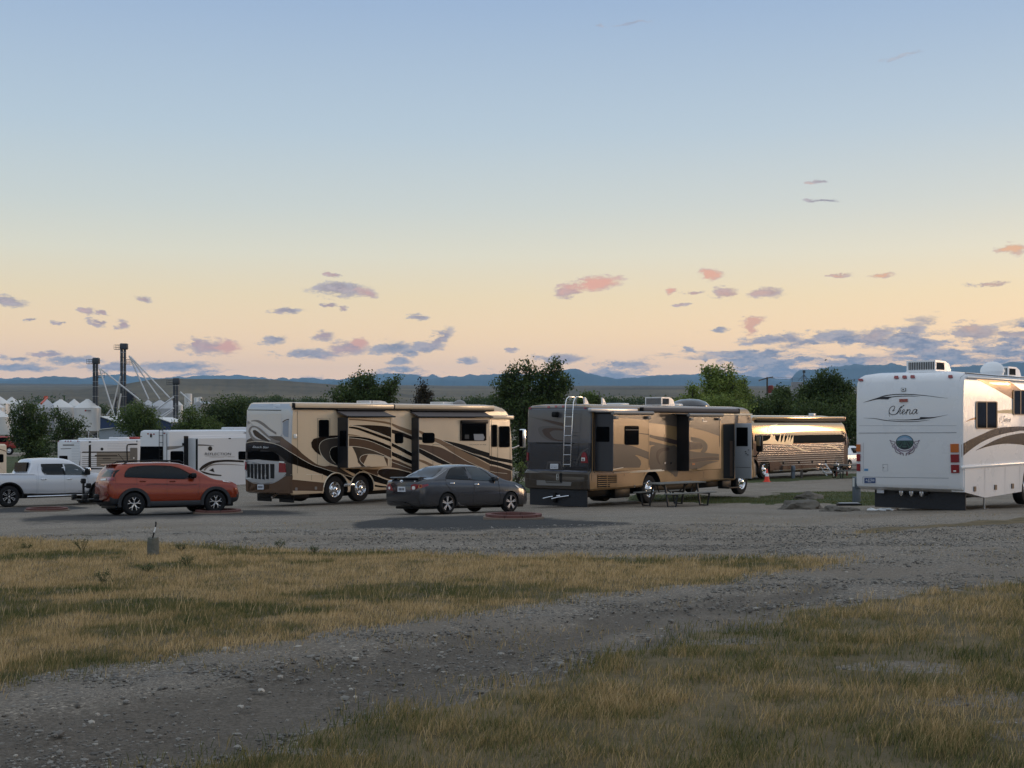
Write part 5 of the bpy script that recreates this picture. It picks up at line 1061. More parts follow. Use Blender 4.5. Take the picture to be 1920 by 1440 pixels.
k3.st(B, d_, [(436, 575), (436, 642)], .4, SEAM, smooth=False, off=.008); k3.st(B, d_, [(540, 568), (540, 618)], .4, SEAM, smooth=False, off=.008)
k3.st(B, d_, [(50, 110), (62, 85), (90, 72)], .4, SEM, off=.008); k3.st(B, d_, [(48, 120), (46, 900), (66, 1200)], .4, SEM, smooth=False, off=.008)
finish(B, c3)
def script(sk, mb, m, f, w, off):
    """flowing script name; f maps lettering units to photo pixels"""
    for pts, a, b in (([(808, 588), (796, 602), (765, 612), (738, 640), (728, 668), (712, 702), (688, 728), (650, 741), (612, 740), (582, 724), (568, 695), (576, 655), (600, 622), (635, 604), (655, 606), (662, 622), (650, 650), (622, 684)], 1, .8), ([(622, 684), (640, 680), (655, 668)], .9, .5), ([(570, 700), (570, 740), (578, 776)], .7, .4),
                      ([(756, 658), (742, 695), (738, 725), (748, 734), (766, 718)], 1.1, .6), ([(766, 716), (800, 694), (818, 668), (806, 655), (784, 676), (774, 712), (786, 734), (808, 728), (838, 695)], .9, .7), ([(862, 655), (848, 700), (838, 736)], 1.3, 1), ([(842, 712), (868, 672), (892, 656), (906, 660), (902, 685), (892, 715), (896, 734), (912, 730), (935, 705)], .9, .9),
                      ([(1008, 664), (985, 654), (958, 670), (938, 705), (940, 732), (962, 730), (990, 698), (1012, 660)], .9, .9), ([(1014, 656), (1000, 700), (996, 728), (1008, 732), (1030, 706)], 1.3, .6)):
        sk.st(mb, 1, [f(p) for p in pts], w * a, m, off=off, w1=w * b)
mb = MB(); k3.st(mb, 1, [(1600 + x / 8.473, 690 + y / 8.473) for x, y in ((765, 612), (738, 642), (727, 670), (712, 702), (688, 727))], 1.6, SCR, off=.008, w1=1.9); script(k3, mb, SCR, lambda p: (1600 + p[0] / 8.473, 690 + p[1] / 8.473), 1.25, .008)
mb.build('lettering', c3, smooth=0)
mb = MB(); k3.pg(mb, b_, circ(768, 630, 6, 7, 0, 360, 8), SCR, off=.008); mb.build('letter_dot', c3, smooth=0)
mb = MB(); script(k3, mb, BR3, lambda p: (1790 + (430 + (p[0] - 570) * .238) / 5.143, 690 + (455 + (p[1] - 588) * .47) / 5.143), .5, .008); mb.build('lettering', c3, smooth=0)
for z, pts in (('c', [(1594, 22), (1726, 18), (1728, 155), (1598, 158)]), ('c', [(1598, 192), (1730, 190), (1732, 320), (1600, 322)]), ('c', [(1604, 362), (1734, 360), (1736, 492), (1606, 495)]), ('c', [(62, 28), (118, 28), (118, 146), (62, 146)]), ('c', [(66, 186), (116, 186), (116, 302), (66, 302)]), ('c', [(68, 346), (116, 346), (116, 464), (68, 464)])):
    mb = MB(); k3.pg(mb, z, pts, ORGL if pts[0][1] < 100 else REDL, off=.03, thick=True)
    if pts[0] == (1604, 362): k3.pg(mb, z, rrect(1645, 452, 1690, 474, 4), WHL, off=.034)
    mb.build('tail_light', c3)
mb = MB(); k3.pg(mb, c_, rrect(183, 576, 363, 662, 6), PLB, off=.012, thick=True); text_on(k3, mb, c_, 'MONTANA', 245, 588, 320, 10, WHT, off=.016); text_on(k3, mb, c_, '4-81968', 205, 632, 350, 36, PLT, off=.016); k3.pg(mb, c_, rrect(240, 638, 300, 645, 2), PLT, off=.016); mb.build('number_plate', c3)
for x0, x1, y0, y1 in ((205, 402, 325, 582), (562, 700, 215, 450), (900, 1300, 250, 470)):
    mb = MB(); k3.pg(mb, d_, rrect(x0, y0, x1, y1, 14), GLS, off=.012); w_ = mb.build('window', c3, smooth=0)
    mb = MB(); k3.st(mb, d_, rrect(x0, y0, x1, y1, 14), 1.9, mat('window_bronze', srgb(96, 84, 76), .4, .3), off=.022, smooth=False, closed=True); k3.st(mb, d_, [(x0 + (x1 - x0) * .5, y0), (x0 + (x1 - x0) * .5, y1)], 1.4, mat('window_bronze', (0, 0, 0, 1)), off=.018, smooth=False); mb.build('frame', w_, smooth=0)
# baggage doors hang lower than the rear wall
mb = MB(); mb.prism([(.12, .62), (.12, .48), (1.35, .30), (3.85, .34), (3.95, 1.1), (.12, 1.1)], 1, -.012, .3, WH3); mb = recalc(mb); kb = Skin(M3, mb)
for x, y0, y1 in ((88, 975, 1215), (290, 968, 1262), (485, 955, 1240), (627, 945, 1230)): kb.st(mb, d_, [(x, y0), (x, y1)], .45, SEM, smooth=False, off=.006)
for x, y in ((191, 1166), (391, 1150), (555, 1138)): kb.pg(mb, d_, rrect(x - 10, y - 24, x + 10, y + 24, 3), mat('catch_brown', srgb(58, 44, 36), .5), off=.02, thick=True)
kb.st(mb, d_, [(88, 1094), (380, 1088)], .8, WHT, smooth=False, off=.007)
mb.build('baggage_door', c3)
a = on_plane(M3, *zp(d_, [(70, 962)])[0], 1, -.03); mb = MB(); mb.rbox(a.x, 11.0, -.04, 0, a.z - .03, a.z + .04, WHT, .02); mb.build('belt_moulding', c3)
mb = MB(); mb.rbox(.25, 10.6, -.03, .03, 3.10, 3.15, WHT, .015); mb.tube([(.3, .05, 3.22), (2.0, .02, 3.2), (10, .02, 3.2)], .012, BLK, 6); mb.build('roof_rail', c3)
for x, y, L in ((.75, 1.30, .95), (5.6, 1.3, .95)): roof_ac(c3, x, y, 3.27, L, .72, .29, WHT)
q = M3.inverted() @ P3(1861, 702, 33.8); mb = MB(); mb.lathe([(.27, 0), (.27, .05), (.30, .10), (.28, .2), (.2, .3), (.1, .345), (0, .36)], WHT, 28, Matrix.Translation((q.x, q.y, 3.26))); mb.build('satellite_dome', c3)
boxpart(c3, 'mud_flap', .32, .36, .05, 2.28, .04, .5, mat('flap_rubber', (0, 0, 0, 1)), .008, 1)
mb = MB()
for y_ in (1.55, 1.05, 1.30): mb.rbox(.18, .30, y_ - .05, y_ + .05, .36, .46, ALU, .015); mb.cyl((.2, y_, .34), (.2, y_, .46), .03, CHR, n=10)
mb.rbox(.2, .34, .9, 1.7, .40, .46, BLK, .01); mb.rbox(.22, .24, 2.0, 2.18, .38, .46, PLT, .005, 1); mb.build('tow_hitch', c3)
mb = MB(); mb.cyl((1.75, .15, .0), (1.75, .15, .5), .025, ALU, n=10); mb.cyl((1.75, .15, .0), (1.75, .15, .02), .1, ALU, n=12); mb.build('jack_leg', c3)
for i, (xx, yo, sd_) in enumerate(((4.55, .1, -1), (4.55, 2.35, 1), (9.8, .1, -1), (9.8, 2.35, 1))): wheel(c3, xx, yo, .42, .44, .24 if i != 1 else .5, .27, 'truck', side=sd_)
mb = MB(); mb.rbox(.5, 10.6, .5, 1.95, .26, .5, BLK, .03); mb.build('chassis', c3)

# ================================================================== bronze touring coach in the distance
M4 = frame(12.69, 74.2, -.22, 50)
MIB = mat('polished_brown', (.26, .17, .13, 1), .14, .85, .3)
c4 = thing('motorhome', 'mirror finish bronze bus conversion reflecting the sunset beyond the open motorhome door', 'bus', M4)
MIR = mat('polished_bronze', (.60, .42, .25, 1), .12, .92, .2); MST = mat('stripe_steel', (.85, .80, .76, 1), .16, .85); MDK = mat('stripe_maroon', srgb(58, 34, 30), .2, .3, .6); IVO = mat('ivory_swoosh', srgb(232, 214, 180), .25, .3, .5); BWN = mat('bus_glass', (.004, .004, .005, 1), .04, spec=.25)
lv = [(.30, .2, 13.5, .06, 2.53, .2, .3), (.38, .0, 13.7, .03, 2.56, .25, .4), (1.3, .0, 13.72, 0, 2.59, .25, .45), (2.0, 0, 13.68, -.005, 2.59, .25, .45), (2.50, .0, 13.5, -.005, 2.59, .25, .5), (2.7, .03, 13.4, .012, 2.57, .25, .5), (3.0, .05, 13.25, .04, 2.55, .25, .5), (3.27, .1, 12.9, .12, 2.47, .25, .5), (3.45, .2, 12.5, .26, 2.33, .25, .5), (3.56, .4, 12.0, .5, 2.09, .25, .5), (3.61, .6, 11.6, .8, 1.79, .25, .5)]
e_ = 'e'
XF = on_plane(M4, *zp(e_, [(1505, 1010)])[0], 1, 0).x; XR = on_plane(M4, *zp(e_, [(300, 1060)])[0], 1, 0).x
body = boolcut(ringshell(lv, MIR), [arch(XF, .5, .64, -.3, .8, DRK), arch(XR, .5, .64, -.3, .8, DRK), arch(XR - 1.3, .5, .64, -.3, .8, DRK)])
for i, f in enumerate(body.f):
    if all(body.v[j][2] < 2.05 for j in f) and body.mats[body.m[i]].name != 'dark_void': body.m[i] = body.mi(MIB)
k4 = Skin(M4, body); B = body; k4.kk = 9
k4.sw(B, e_, [(130, 470), (260, 465), (500, 458), (850, 430), (1200, 418), (1700, 415)], [(130, 590), (260, 600), (500, 610), (850, 620), (1200, 615), (1600, 600)], BWN, off=.004, n=40)
k4.pg(B, e_, [(1612, 460), (1690, 450), (1690, 640), (1615, 660)], GLS, off=.012, grid=10)
k4.sw(B, e_, [(340, 400), (360, 350), (430, 318), (510, 302)], [(350, 440), (410, 440), (440, 380), (510, 306)], IVO, off=.010)
k4.sw(B, e_, [(255, 590), (330, 575), (385, 530), (410, 470), (500, 590), (600, 600), (740, 610)], [(255, 630), (350, 632), (450, 635), (550, 638), (620, 640), (680, 640), (740, 645)], IVO, off=.008, n=30)
for x in (410, 470, 560, 620, 680, 720, 765): k4.pg(B, e_, [(x, 400 + (x - 400) * .25), (x - 10, 630), (x - 65, 630), (x - 28, 540)], IVO, off=.012)
ys = [648, 672, 700, 728, 765, 800, 835, 868, 905, 940, 975]
for i, y in enumerate(ys):
    x0 = 175 if i > 3 else 250
    k4.st(B, e_, [(x0, y + 14), (600, y + 4), (1100, y - 14), (1590, y - 30)], 1.25, MST, smooth=False, off=.006); k4.st(B, e_, [(x0, y + 28), (600, y + 17), (1100, y - 1), (1590, y - 17)], 1.3 if i < 9 else .8, MDK, smooth=False, off=.005)
k4.sw(B, e_, [(740, 655), (850, 690), (950, 730), (1050, 745)], [(740, 670), (840, 712), (920, 745), (1050, 752)], IVO, off=.011); k4.sw(B, e_, [(1250, 650), (1380, 660), (1480, 695), (1560, 740)], [(1250, 658), (1370, 675), (1450, 710), (1560, 745)], IVO, off=.011)
for x in (600, 855, 1072, 1295): k4.pg(B, e_, rrect(x - 12, 915 - (x - 600) * .03, x + 12, 965 - (x - 600) * .03, 3), DRK, off=.012)
k4.st(B, e_, [(430, 1072), (1190, 1025)], 1.6, MST, smooth=False, off=.012)
finish(B, c4)
a = on_plane(M4, *zp(e_, [(118, 225)])[0], 1, .2); b = on_plane(M4, *zp(e_, [(1560, 215)])[0], 1, .2); mb = MB(); mb.rbox(a.x, b.x, .0, .3, b.z - .1, b.z + .12, MIR, .06); mb.rbox(a.x, b.x, .02, .2, b.z - .2, b.z - .1, BLK, .01); mb.build('awning', c4)
mb = MB(); mb.rbox(b.x, b.x + .2, .02, .2, b.z - .12, b.z + .1, ORGL, .03); mb.build('marker_lamp', c4)
wheel(c4, XF, .05, .5, .52, .28, .3, 'truck'); wheel(c4, XR, .05, .5, .52, .28, .3, 'truck'); wheel(c4, XR - 1.3, .05, .5, .52, .28, .3, 'truck'); wheel(c4, XF, 2.5, .5, .52, .28, .3, 'truck', side=1)
q = M4.inverted() @ P3(*zp(e_, [(1635, 620)])[0], 85.0); mb = MB(); mb.rbox(q.x - .1, q.x + .1, q.y - .14, q.y + .14, q.z - .3, q.z + .3, BLK, .05); mb.tube([q + Vector((0, 0, .25)), q + Vector((-.2, .4, .4))], .04, BLK, 6); mb.build('wing_mirror', c4)
mb = MB(); mb.rbox(.5, 13, .5, 2.0, .2, .4, BLK, .02); mb.build('chassis', c4)
for i in range(1): mb = MB(); mb.rbox(on_plane(M4, *zp(e_, [(1060, 170)])[0], 1, 1).x, on_plane(M4, *zp(e_, [(1085, 170)])[0], 1, 1).x + .2, .9, 1.2, 3.58, 3.75, WHT, .03); mb.build('roof_lamp', c4)

# ================================================================== trailers on the left
M5 = frame(-19.55, 75.7, -.87, 55)
c5 = thing('camper', 'white fifth wheel trailer lettered REFLECTION with a black framed slide-out and rear window', 'camper trailer', M5)
t_ = 't'; WT5 = mat('trailer_white', (.62, .63, .65, 1), .35, coat=.3); GR5 = mat('trailer_grey', srgb(120, 118, 116), .4)
L5 = 10.5
body = recalc(ringshell([(.62, .0, L5, 0, 2.45, .1, .2), (.7, 0, L5 + .1, 0, 2.45, .1, .2), (3.2, .03, L5 + .1, 0, 2.45, .1, .2), (3.33, .06, L5, .02, 2.43, .1, .2), (3.40, .15, L5 - .2, .2, 2.25, .1, .2)], WT5)); k5 = Skin(M5, body); B = body
k5.pg(B, t_, [(655, 828), (660, 768), (1300, 758), (1300, 785), (800, 790), (660, 780)], mat('roof_trim_white', (.7, .7, .72, 1), .3), off=.003); k5.st(B, t_, [(655, 776), (1300, 766)], 2.6, BLK, smooth=False, off=.01)
k5.st(B, t_, [(655, 852), (780, 852)], 5, BLK, smooth=False, off=.008); k5.sw(B, t_, [(655, 868), (720, 865), (780, 862)], [(655, 895), (720, 885), (780, 868)], GR5, off=.006)
k5.pg(B, t_, [(778, 790), (812, 790), (812, 1045), (778, 1030)], BLK, off=.01)
for x, y in ((438, 768), (512, 774), (534, 776), (556, 776), (635, 770)): k5.pg(B, t_, rrect(x - 7, y - 4, x + 7, y + 4, 3), REDL, off=.02)
k5.pg(B, t_, rrect(528, 778, 541, 800, 3), BLK, off=.03); k5.pg(B, t_, rrect(428, 790, 466, 797, 2), GR5, off=.01); k5.st(B, t_, [(652, 772), (652, 1000)], 1.0, BLK, smooth=False, off=.012); k5.st(B, t_, [(594, 742), (594, 985)], .01, BLK, smooth=False)
finish(B, c5)
for pts in (rrect(449, 868, 620, 1000, 6), rrect(678, 903, 775, 1004, 12)): mb = MB(); k5.pg(mb, t_, pts, GLS, off=.02, thick=True); mb.build('window', c5, smooth=0)
d5 = depth_of(M5, 150 + 885 / 4, 150 + 815 / 4, 880)
S5, x0_, x1_, z0_, z1_ = slide(c5, M5, k5, (150 + 884 / 4, 880), (150 + 1330 / 4, 880), 620 + 806 / 4, 620 + 1180 / 4, d5, WT5)
S5.mats[S5.mats.index(SLE)] = WT5; s5 = Skin(M5, S5)
s5.st(S5, t_, [(876, 812), (876, 1080)], 3.6, BLK, smooth=False, off=.01); s5.st(S5, t_, [(870, 815), (1330, 808)], 3.5, BLK, smooth=False, off=.012)
s5.pg(S5, t_, circ(975, 884, 16, 17, n=16), BLK, off=.02); text_on(s5, S5, t_, 'REFLECTION', 935, 934, 1132, 19, BLK, off=.012, shear=.1)
s5.sw(S5, t_, [(885, 853), (940, 855), (1002, 863)], [(885, 862), (940, 862), (1002, 865)], BLK, off=.012); s5.st(S5, t_, [(935, 941), (1130, 941)], .4, GR5, smooth=False, off=.012); s5.st(S5, t_, [(970, 948), (1080, 950)], .4, GR5, smooth=False, off=.012); s5.st(S5, t_, [(1108, 946), (1160, 946)], .5, GR5, smooth=False, off=.012)
s5.sw(S5, t_, [(893, 1040), (920, 1010), (980, 980), (1050, 970), (1130, 968), (1228, 975)], [(905, 1050), (940, 1025), (1000, 995), (1060, 985), (1130, 983), (1228, 988)], BLK, off=.012)
s5.sw(S5, t_, [(893, 1040), (925, 1068), (990, 1085), (1060, 1090)], [(905, 1050), (940, 1060), (990, 1073), (1060, 1082)], BLK, off=.012)
s5.sw(S5, t_, [(925, 1045), (960, 1010), (1030, 998), (1130, 1000), (1228, 1010)], [(935, 1052), (970, 1020), (1030, 1006), (1130, 1006), (1228, 1012)], GR5, off=.012); s5.pg(S5, t_, [(968, 1048), (998, 1030), (1008, 1062)], BLK, off=.012)
so5 = finish(S5, c5, 'slide_out'); mb = MB(); s5.pg(mb, t_, rrect(1188, 905, 1260, 968, 10), GLS, off=.02, thick=True); mb.build('window', so5, smooth=0)
mb = MB(); a = on_plane(M5, *zp(t_, [(655, 735)])[0], 1, .05)
for y_ in (.45, .0): mb.tube([(-.12, 1.0 + y_, 1.6), (-.12, 1.0 + y_, 3.55), (.3, 1.0 + y_, 3.58), (.5, 1.0 + y_, 3.4)], .02, BLK, 6)
for z_ in (1.8, 2.2, 2.6, 3.0, 3.3): mb.cyl((-.12, 1.0, z_), (-.12, 1.45, z_), .015, BLK, n=6)
mb = MB(); yl = [on_plane(M5, *zp(t_, [(x, 850)])[0], 0, -.1).y for x in (594, 622)]
for y_ in yl: mb.tube([(-.1, y_, 1.3), (-.1, y_, 3.48), (.2, y_, 3.56), (.45, y_, 3.38)], .02, BLK, 6)
for z_ in (1.5, 1.9, 2.3, 2.7, 3.1, 3.4): mb.cyl((-.1, yl[0], z_), (-.1, yl[1], z_), .015, BLK, n=6)
mb.build('ladder', c5)
boxpart(c5, 'roof_vent', 5.6, 7.1, .6, 1.7, 3.38, 3.55, WT5, .05); boxpart(c5, 'roof_vent', 7.5, 8.6, .5, 1.4, 3.40, 3.5, BLK, .03)
mb = MB()
for i in range(3): q = on_plane(M5, *zp(t_, [(1176 + i * 17, 1115)])[0], 1, -.3); mb.rbox(q.x, q.x + .12, -.34, -.28, q.z - .08, q.z + .08, ORGL if i % 2 == 0 else WHL, .02)
mb.build('marker_lamp', c5)
for xx in (4.0, 4.9): wheel(c5, xx, .15, .38, .38, .22, .2, 'truck')
mb = MB(); mb.rbox(.3, L5, .3, 2.1, .42, .64, BLK, .02); mb.rbox(L5, L5 + 1.2, 1.1, 1.35, .4, .6, BLK, .02); mb.rbox(L5 + .3, L5 + .45, .4, .55, 0.05, .6, BLK, .02); mb.rbox(7.5, 9.5, -.05, .6, .15, .6, BLK, .05); mb.build('chassis', c5)

M6 = frame(-28.85, 89.0, -1.37, 55)
c6 = thing('camper', 'travel trailer with ribbed white siding and grey stripes, behind the silver pickup truck', 'camper trailer', M6)
q_ = 'q'; L6 = 9.0
body = recalc(ringshell([(.45, .0, L6, 0, 2.4, .05, .1), (2.95, .0, L6, 0, 2.4, .05, .1), (3.08, .04, L6 - .1, .02, 2.38, .05, .1), (3.14, .2, L6 - .3, .3, 2.1, .05, .1)], WT5)); k6 = Skin(M6, body); B = body
for i in range(15): k6.st(B, q_, [(432, 838 + i * 12), (596, 836 + i * 12)], .35, mat('siding_line', srgb(120, 128, 142), .6), smooth=False, off=.005)
for i in range(6): k6.st(B, q_, [(600, 848 + i * 12), (1030, 846 + i * 12)], .3, mat('siding_line', (0, 0, 0, 1)), smooth=False, off=.005)
k6.st(B, q_, [(560, 830), (1030, 830)], 3.2, BLK, smooth=False, off=.01); k6.st(B, q_, [(600, 912), (1030, 910)], 2.6, mat('stripe_dark', srgb(44, 40, 38), .4), smooth=False, off=.01)
k6.pg(B, q_, [(600, 918), (1030, 916), (1030, 1040), (600, 1010)], mat('stripe_grey_tan', srgb(122, 116, 106), .45), off=.007)
for y in (945, 960, 975, 990, 1005, 1020, 1040): k6.st(B, q_, [(600, y), (1030, y - 4)], .8, mat('stripe_dark', (0, 0, 0, 1)), smooth=False, off=.010)
k6.st(B, q_, [(600, 1030), (1030, 1046)], 2.2, BLK, smooth=False, off=.012); k6.pg(B, q_, [(665, 830), (682, 830), (682, 1040), (662, 1035)], BLK, off=.014)
k6.st(B, q_, [(955, 985), (952, 870), (970, 854), (1030, 852)], 2.2, BLK, off=.016); k6.pg(B, q_, rrect(975, 878, 1030, 965, 4), mat('trailer_door_grey', srgb(90, 88, 86), .4), off=.014); k6.pg(B, q_, circ(1002, 955, 6, 6, n=10), WHL, off=.02)
k6.pg(B, q_, circ(764, 888, 11, 11, n=14), BLK, off=.014); k6.st(B, q_, [(597, 830), (597, 1010)], .8, BLK, smooth=False, off=.01); k6.st(B, q_, [(428, 886), (456, 886)], 1.0, BLK, smooth=False, off=.01); text_on(k6, B, q_, 'TRAVEL LODGE', 472, 862, 556, 9, GR5, off=.01) if False else k6.pg(B, q_, rrect(472, 853, 556, 863, 2), GR5, off=.01)
k6.pg(B, q_, rrect(710, 932, 880, 942, 3), mat('stripe_dark', (0, 0, 0, 1)), off=.012); k6.pg(B, q_, rrect(770, 955, 830, 964, 3), mat('stripe_dark', (0, 0, 0, 1)), off=.012)
for x in (440, 492, 512, 532, 585): k6.pg(B, q_, rrect(x - 5, 826, x + 5, 834, 3), REDL, off=.02)
finish(B, c6)
mb = MB(); k6.pg(mb, q_, rrect(445, 938, 507, 978, 5), GLS, off=.015, thick=True); mb.build('window', c6, smooth=0)
boxpart(c6, 'roof_vent', .9, 1.9, .4, 1.4, 3.12, 3.26, WT5, .05); boxpart(c6, 'roof_vent', 3.6, 4.6, .6, 1.6, 3.12, 3.3, WT5, .05); boxpart(c6, 'roof_lamp', 5.0, 5.7, .8, 1.3, 3.13, 3.3, mat('red_plastic', srgb(150, 40, 36), .4), .05)
for xx in (3.6, 4.4): wheel(c6, xx, .15, .35, .35, .2, .19, 'truck')
mb = MB(); mb.rbox(.3, L6, .3, 2.1, .3, .46, BLK, .02); mb.build('chassis', c6)

F7 = P3(13.2, 860, 95.0); h7 = R(55); L7 = 7.5
M7 = frame(F7.x - L7 * math.cos(h7), F7.y - L7 * math.sin(h7), -1.45, 55)
c7 = thing('camper', 'cream trailer with a brown corner strip cut off at the left edge of the photo', 'camper trailer', M7)
CR7 = mat('trailer_cream', srgb(214, 198, 176), .4, coat=.2)
body = recalc(ringshell([(.5, .0, L7, 0, 2.4, .05, .1), (2.75, .0, L7, 0, 2.4, .05, .1), (2.86, .1, L7 - .1, .1, 2.3, .05, .1)], CR7)); k7 = Skin(M7, body); B = body
k7.st(B, q_, [(47, 855), (50, 1070)], 1.8, mat('corner_brown', srgb(98, 74, 58), .5), smooth=False, off=.012); k7.st(B, q_, [(-60, 850), (52, 856)], .9, mat('corner_brown', (0, 0, 0, 1)), smooth=False, off=.01); k7.st(B, q_, [(-60, 885), (0, 890), (45, 905)], 1.6, mat('corner_brown', (0, 0, 0, 1)), off=.01)
finish(B, c7)
mb = MB(); k7.pg(mb, q_, rrect(-40, 926, 26, 988, 8), GLS, off=.015, thick=True); mb.build('window', c7, smooth=0)
for xx in (3.0, 3.8): wheel(c7, xx, .15, .35, .35, .2, .19, 'truck')
mb = MB(); mb.rbox(.3, L7 + .9, .9, 1.4, .35, .52, BLK, .02); mb.rbox(L7 + .3, L7 + .6, 1.0, 1.3, .3, .95, BLK, .03); mb.cyl((L7 + .5, 1.1, 0), (L7 + .5, 1.1, .5), .04, BLK); mb.build('chassis', c7)
# ================================================================== cars
def sm(a, k=5): return np.convolve(np.pad(a, k // 2, 'edge'), np.ones(k) / k, 'valid')
def carshell(L, st, m, n=150, crown=.05, tumble=.42):
    """loft along the length. st rows: x, bottom z, shoulder z, top z, half width at shoulder"""
    st = np.array(st); xs = np.unique(np.concatenate([np.linspace(0, .12, 8), np.linspace(.12, L - .12, n), np.linspace(L - .12, L, 8)]))
    zb = sm(np.interp(xs, st[:, 0], st[:, 1])); zs = sm(np.interp(xs, st[:, 0], st[:, 2])); zt = sm(np.interp(xs, st[:, 0], st[:, 3])); w = sm(np.interp(xs, st[:, 0], st[:, 4]))
    vs = []; K = None
    for x, a, b, c, ww in zip(xs, zb, zs, zt, w):
        h = b - a; s = min(1, max(0, (c - b) / .4)); wr = ww * .955 - tumble * (c - b); cr = crown * (.35 + .65 * s)
        half = [(0, a), (ww * .8, a), (ww * .94, a + .02 * h), (ww * .985, a + .10 * h), (ww * .995, a + .3 * h), (ww, a + .5 * h), (ww * .998, a + .68 * h), (ww * .985, a + .85 * h), (ww * .968, a + .95 * h), (ww * .955, b),
                (ww * .955 - .02 * s - tumble * (c - b) * .15, b + (c - b) * .12), (ww * .955 - tumble * (c - b) * .45, b + (c - b) * .42), (wr + .02 * s, b + (c - b) * .72), (wr - .02 * s, b + (c - b) * .88), (wr - .07 * s - .02, b + (c - b) * .97), (wr * .72, c + cr * .35), (wr * .4, c + cr * .8), (0, c + cr)]
        ring = [(x, p, q) for p, q in half] + [(x, -p, q) for p, q in half[-2:0:-1]]
        K = len(ring); vs += ring
    m_ = len(xs); fs = [(i * K + j, i * K + (j + 1) % K, (i + 1) * K + (j + 1) % K, (i + 1) * K + j) for i in range(m_ - 1) for j in range(K)]
    fs += [tuple(range(K - 1, -1, -1)), tuple(range((m_ - 1) * K, m_ * K))]
    return recalc(MB().add(vs, fs, m))
def car_frame(pr, Yr, head, xr, pitch, z=None):
    """pr: photo column of the rear wheel hub at distance Yr; xr: rear axle position from the bumper"""
    h = R(head); X = (pr - CX) / FPX * Yr
    return X, Yr
def place_car(Xr, Yr, head, xr, wb, halfw, zoff=0.0):
    """frame with origin at rear bumper, centre line, on the sloping ground; Xr,Yr = near rear wheel"""
    h = R(head); f = Vector((math.cos(h), math.sin(h))); l = Vector((-math.sin(h), math.cos(h)))
    c = Vector((Xr, Yr)) + l * halfw; fr = c + f * wb
    z0, z1 = float(gz(c.x, c.y)), float(gz(fr.x, fr.y)); pitch = math.atan2(z1 - z0, wb)
    zl, zr_ = float(gz(*(c + l * .75))), float(gz(*(c - l * .75)))
    M = Matrix.Translation((c.x, c.y, z0 + zoff)) @ Matrix.Rotation(h, 4, 'Z') @ Matrix.Rotation(-pitch, 4, 'Y') @ Matrix.Rotation(math.atan2(zl - zr_, 1.5), 4, 'X') @ Matrix.Translation((-xr, 0, 0))
    return M
def mirror_y(mb, m=None):
    n = len(mb.v); k = len(mb.f); mb.v += [(x, -y, z) for x, y, z in mb.v[:n]]; mb.f += [tuple(reversed([i + n for i in f])) for f in mb.f[:k]]; mb.m += mb.m[:k]
GLC = mat('car_glass', (.004, .006, .008, 1), .03, spec=.3)
# ---------------------------------------------------------------- grey sedan
MS = place_car(-1.95, 39.0, 44.7, .98, 2.60, .76)
sed = thing('car', 'dark grey sedan with a low boot spoiler and silver five spoke wheels', 'car', MS)
GRY = mat('graphite_paint', srgb(66, 67, 72), .17, .5, .6)
st = [(0, .42, .88, .94, .74), (.03, .30, .90, .97, .80), (.10, .25, .93, 1.0, .85), (.25, .22, .95, 1.03, .87), (.5, .22, .955, 1.05, .87), (.68, .22, .955, 1.10, .88), (1.0, .22, .95, 1.27, .88), (1.25, .22, .94, 1.375, .88), (1.6, .22, .93, 1.42, .88), (2.0, .22, .925, 1.43, .88), (2.35, .22, .92, 1.42, .88), (2.65, .22, .91, 1.36, .88), (3.0, .22, .90, 1.20, .88), (3.3, .22, .89, 1.04, .88), (3.5, .22, .87, .98, .88), (3.9, .22, .83, .925, .86), (4.2, .22, .77, .85, .82), (4.40, .22, .68, .74, .74), (4.50, .24, .60, .64, .62), (4.54, .32, .52, .56, .5)]
body = boolcut(carshell(4.54, st, GRY), [arch(.98, .31, .355, -1.2, -.55, DRK), arch(.98, .31, .355, .55, 1.2, DRK), arch(3.58, .31, .355, -1.2, -.55, DRK), arch(3.58, .31, .355, .55, 1.2, DRK)])
ks = Skin(MS, body); B = body
for pts in ([(750, 990), (760, 1040), (800, 1090), (850, 1160), (868, 1215)], [(990, 990), (1045, 1010), (1042, 1240)], [(1290, 985), (1305, 1050), (1318, 1200), (1312, 1235)], [(880, 1240), (1300, 1240)], [(935, 870), (990, 990)], [(640, 1000), (750, 995)]): ks.st(B, 4, pts, .6, SEAM, off=.004)
ks.st(B, 4, [(205, 1048), (395, 1052)], .7, SEAM, smooth=False, off=.005); ks.st(B, 4, [(175, 1080), (190, 1130), (390, 1150), (430, 1095)], .35, SEAM, off=.004); ks.st(B, 4, [(645, 970), (700, 935), (760, 890)], .4, SLV, off=.006)
ks.pg(B, 4, [(135, 1258), (400, 1262), (640, 1268), (640, 1292), (400, 1282), (140, 1274)], BLK, off=.006, grid=6)
ks.st(B, 4, [(885, 1262), (1310, 1268)], 1.8, mat('sill_grey', srgb(104, 102, 102), .3, .5, .5), off=.012); ks.st(B, 4, [(880, 1228), (900, 1255), (940, 1262)], .6, SLV, off=.012)
finish(B, sed, smooth=50)
def glassp(root, sk, z, pts, grid=5, name='window', m=None, off=.006, smooth=0): mb = MB(); sk.pg(mb, z, pts, m or GLC, off=off, grid=grid, smooth=smooth); return mb.build(name, root, smooth=40, fix=False)
glassp(sed, ks, 4, [(345, 968), (430, 905), (500, 868), (560, 860), (722, 866), (700, 895), (650, 940), (600, 968), (480, 972)], name='rear_window')
glassp(sed, ks, 4, [(788, 985), (752, 980), (765, 940), (785, 900), (800, 880), (850, 868), (935, 866), (988, 990), (880, 988)], name='window')
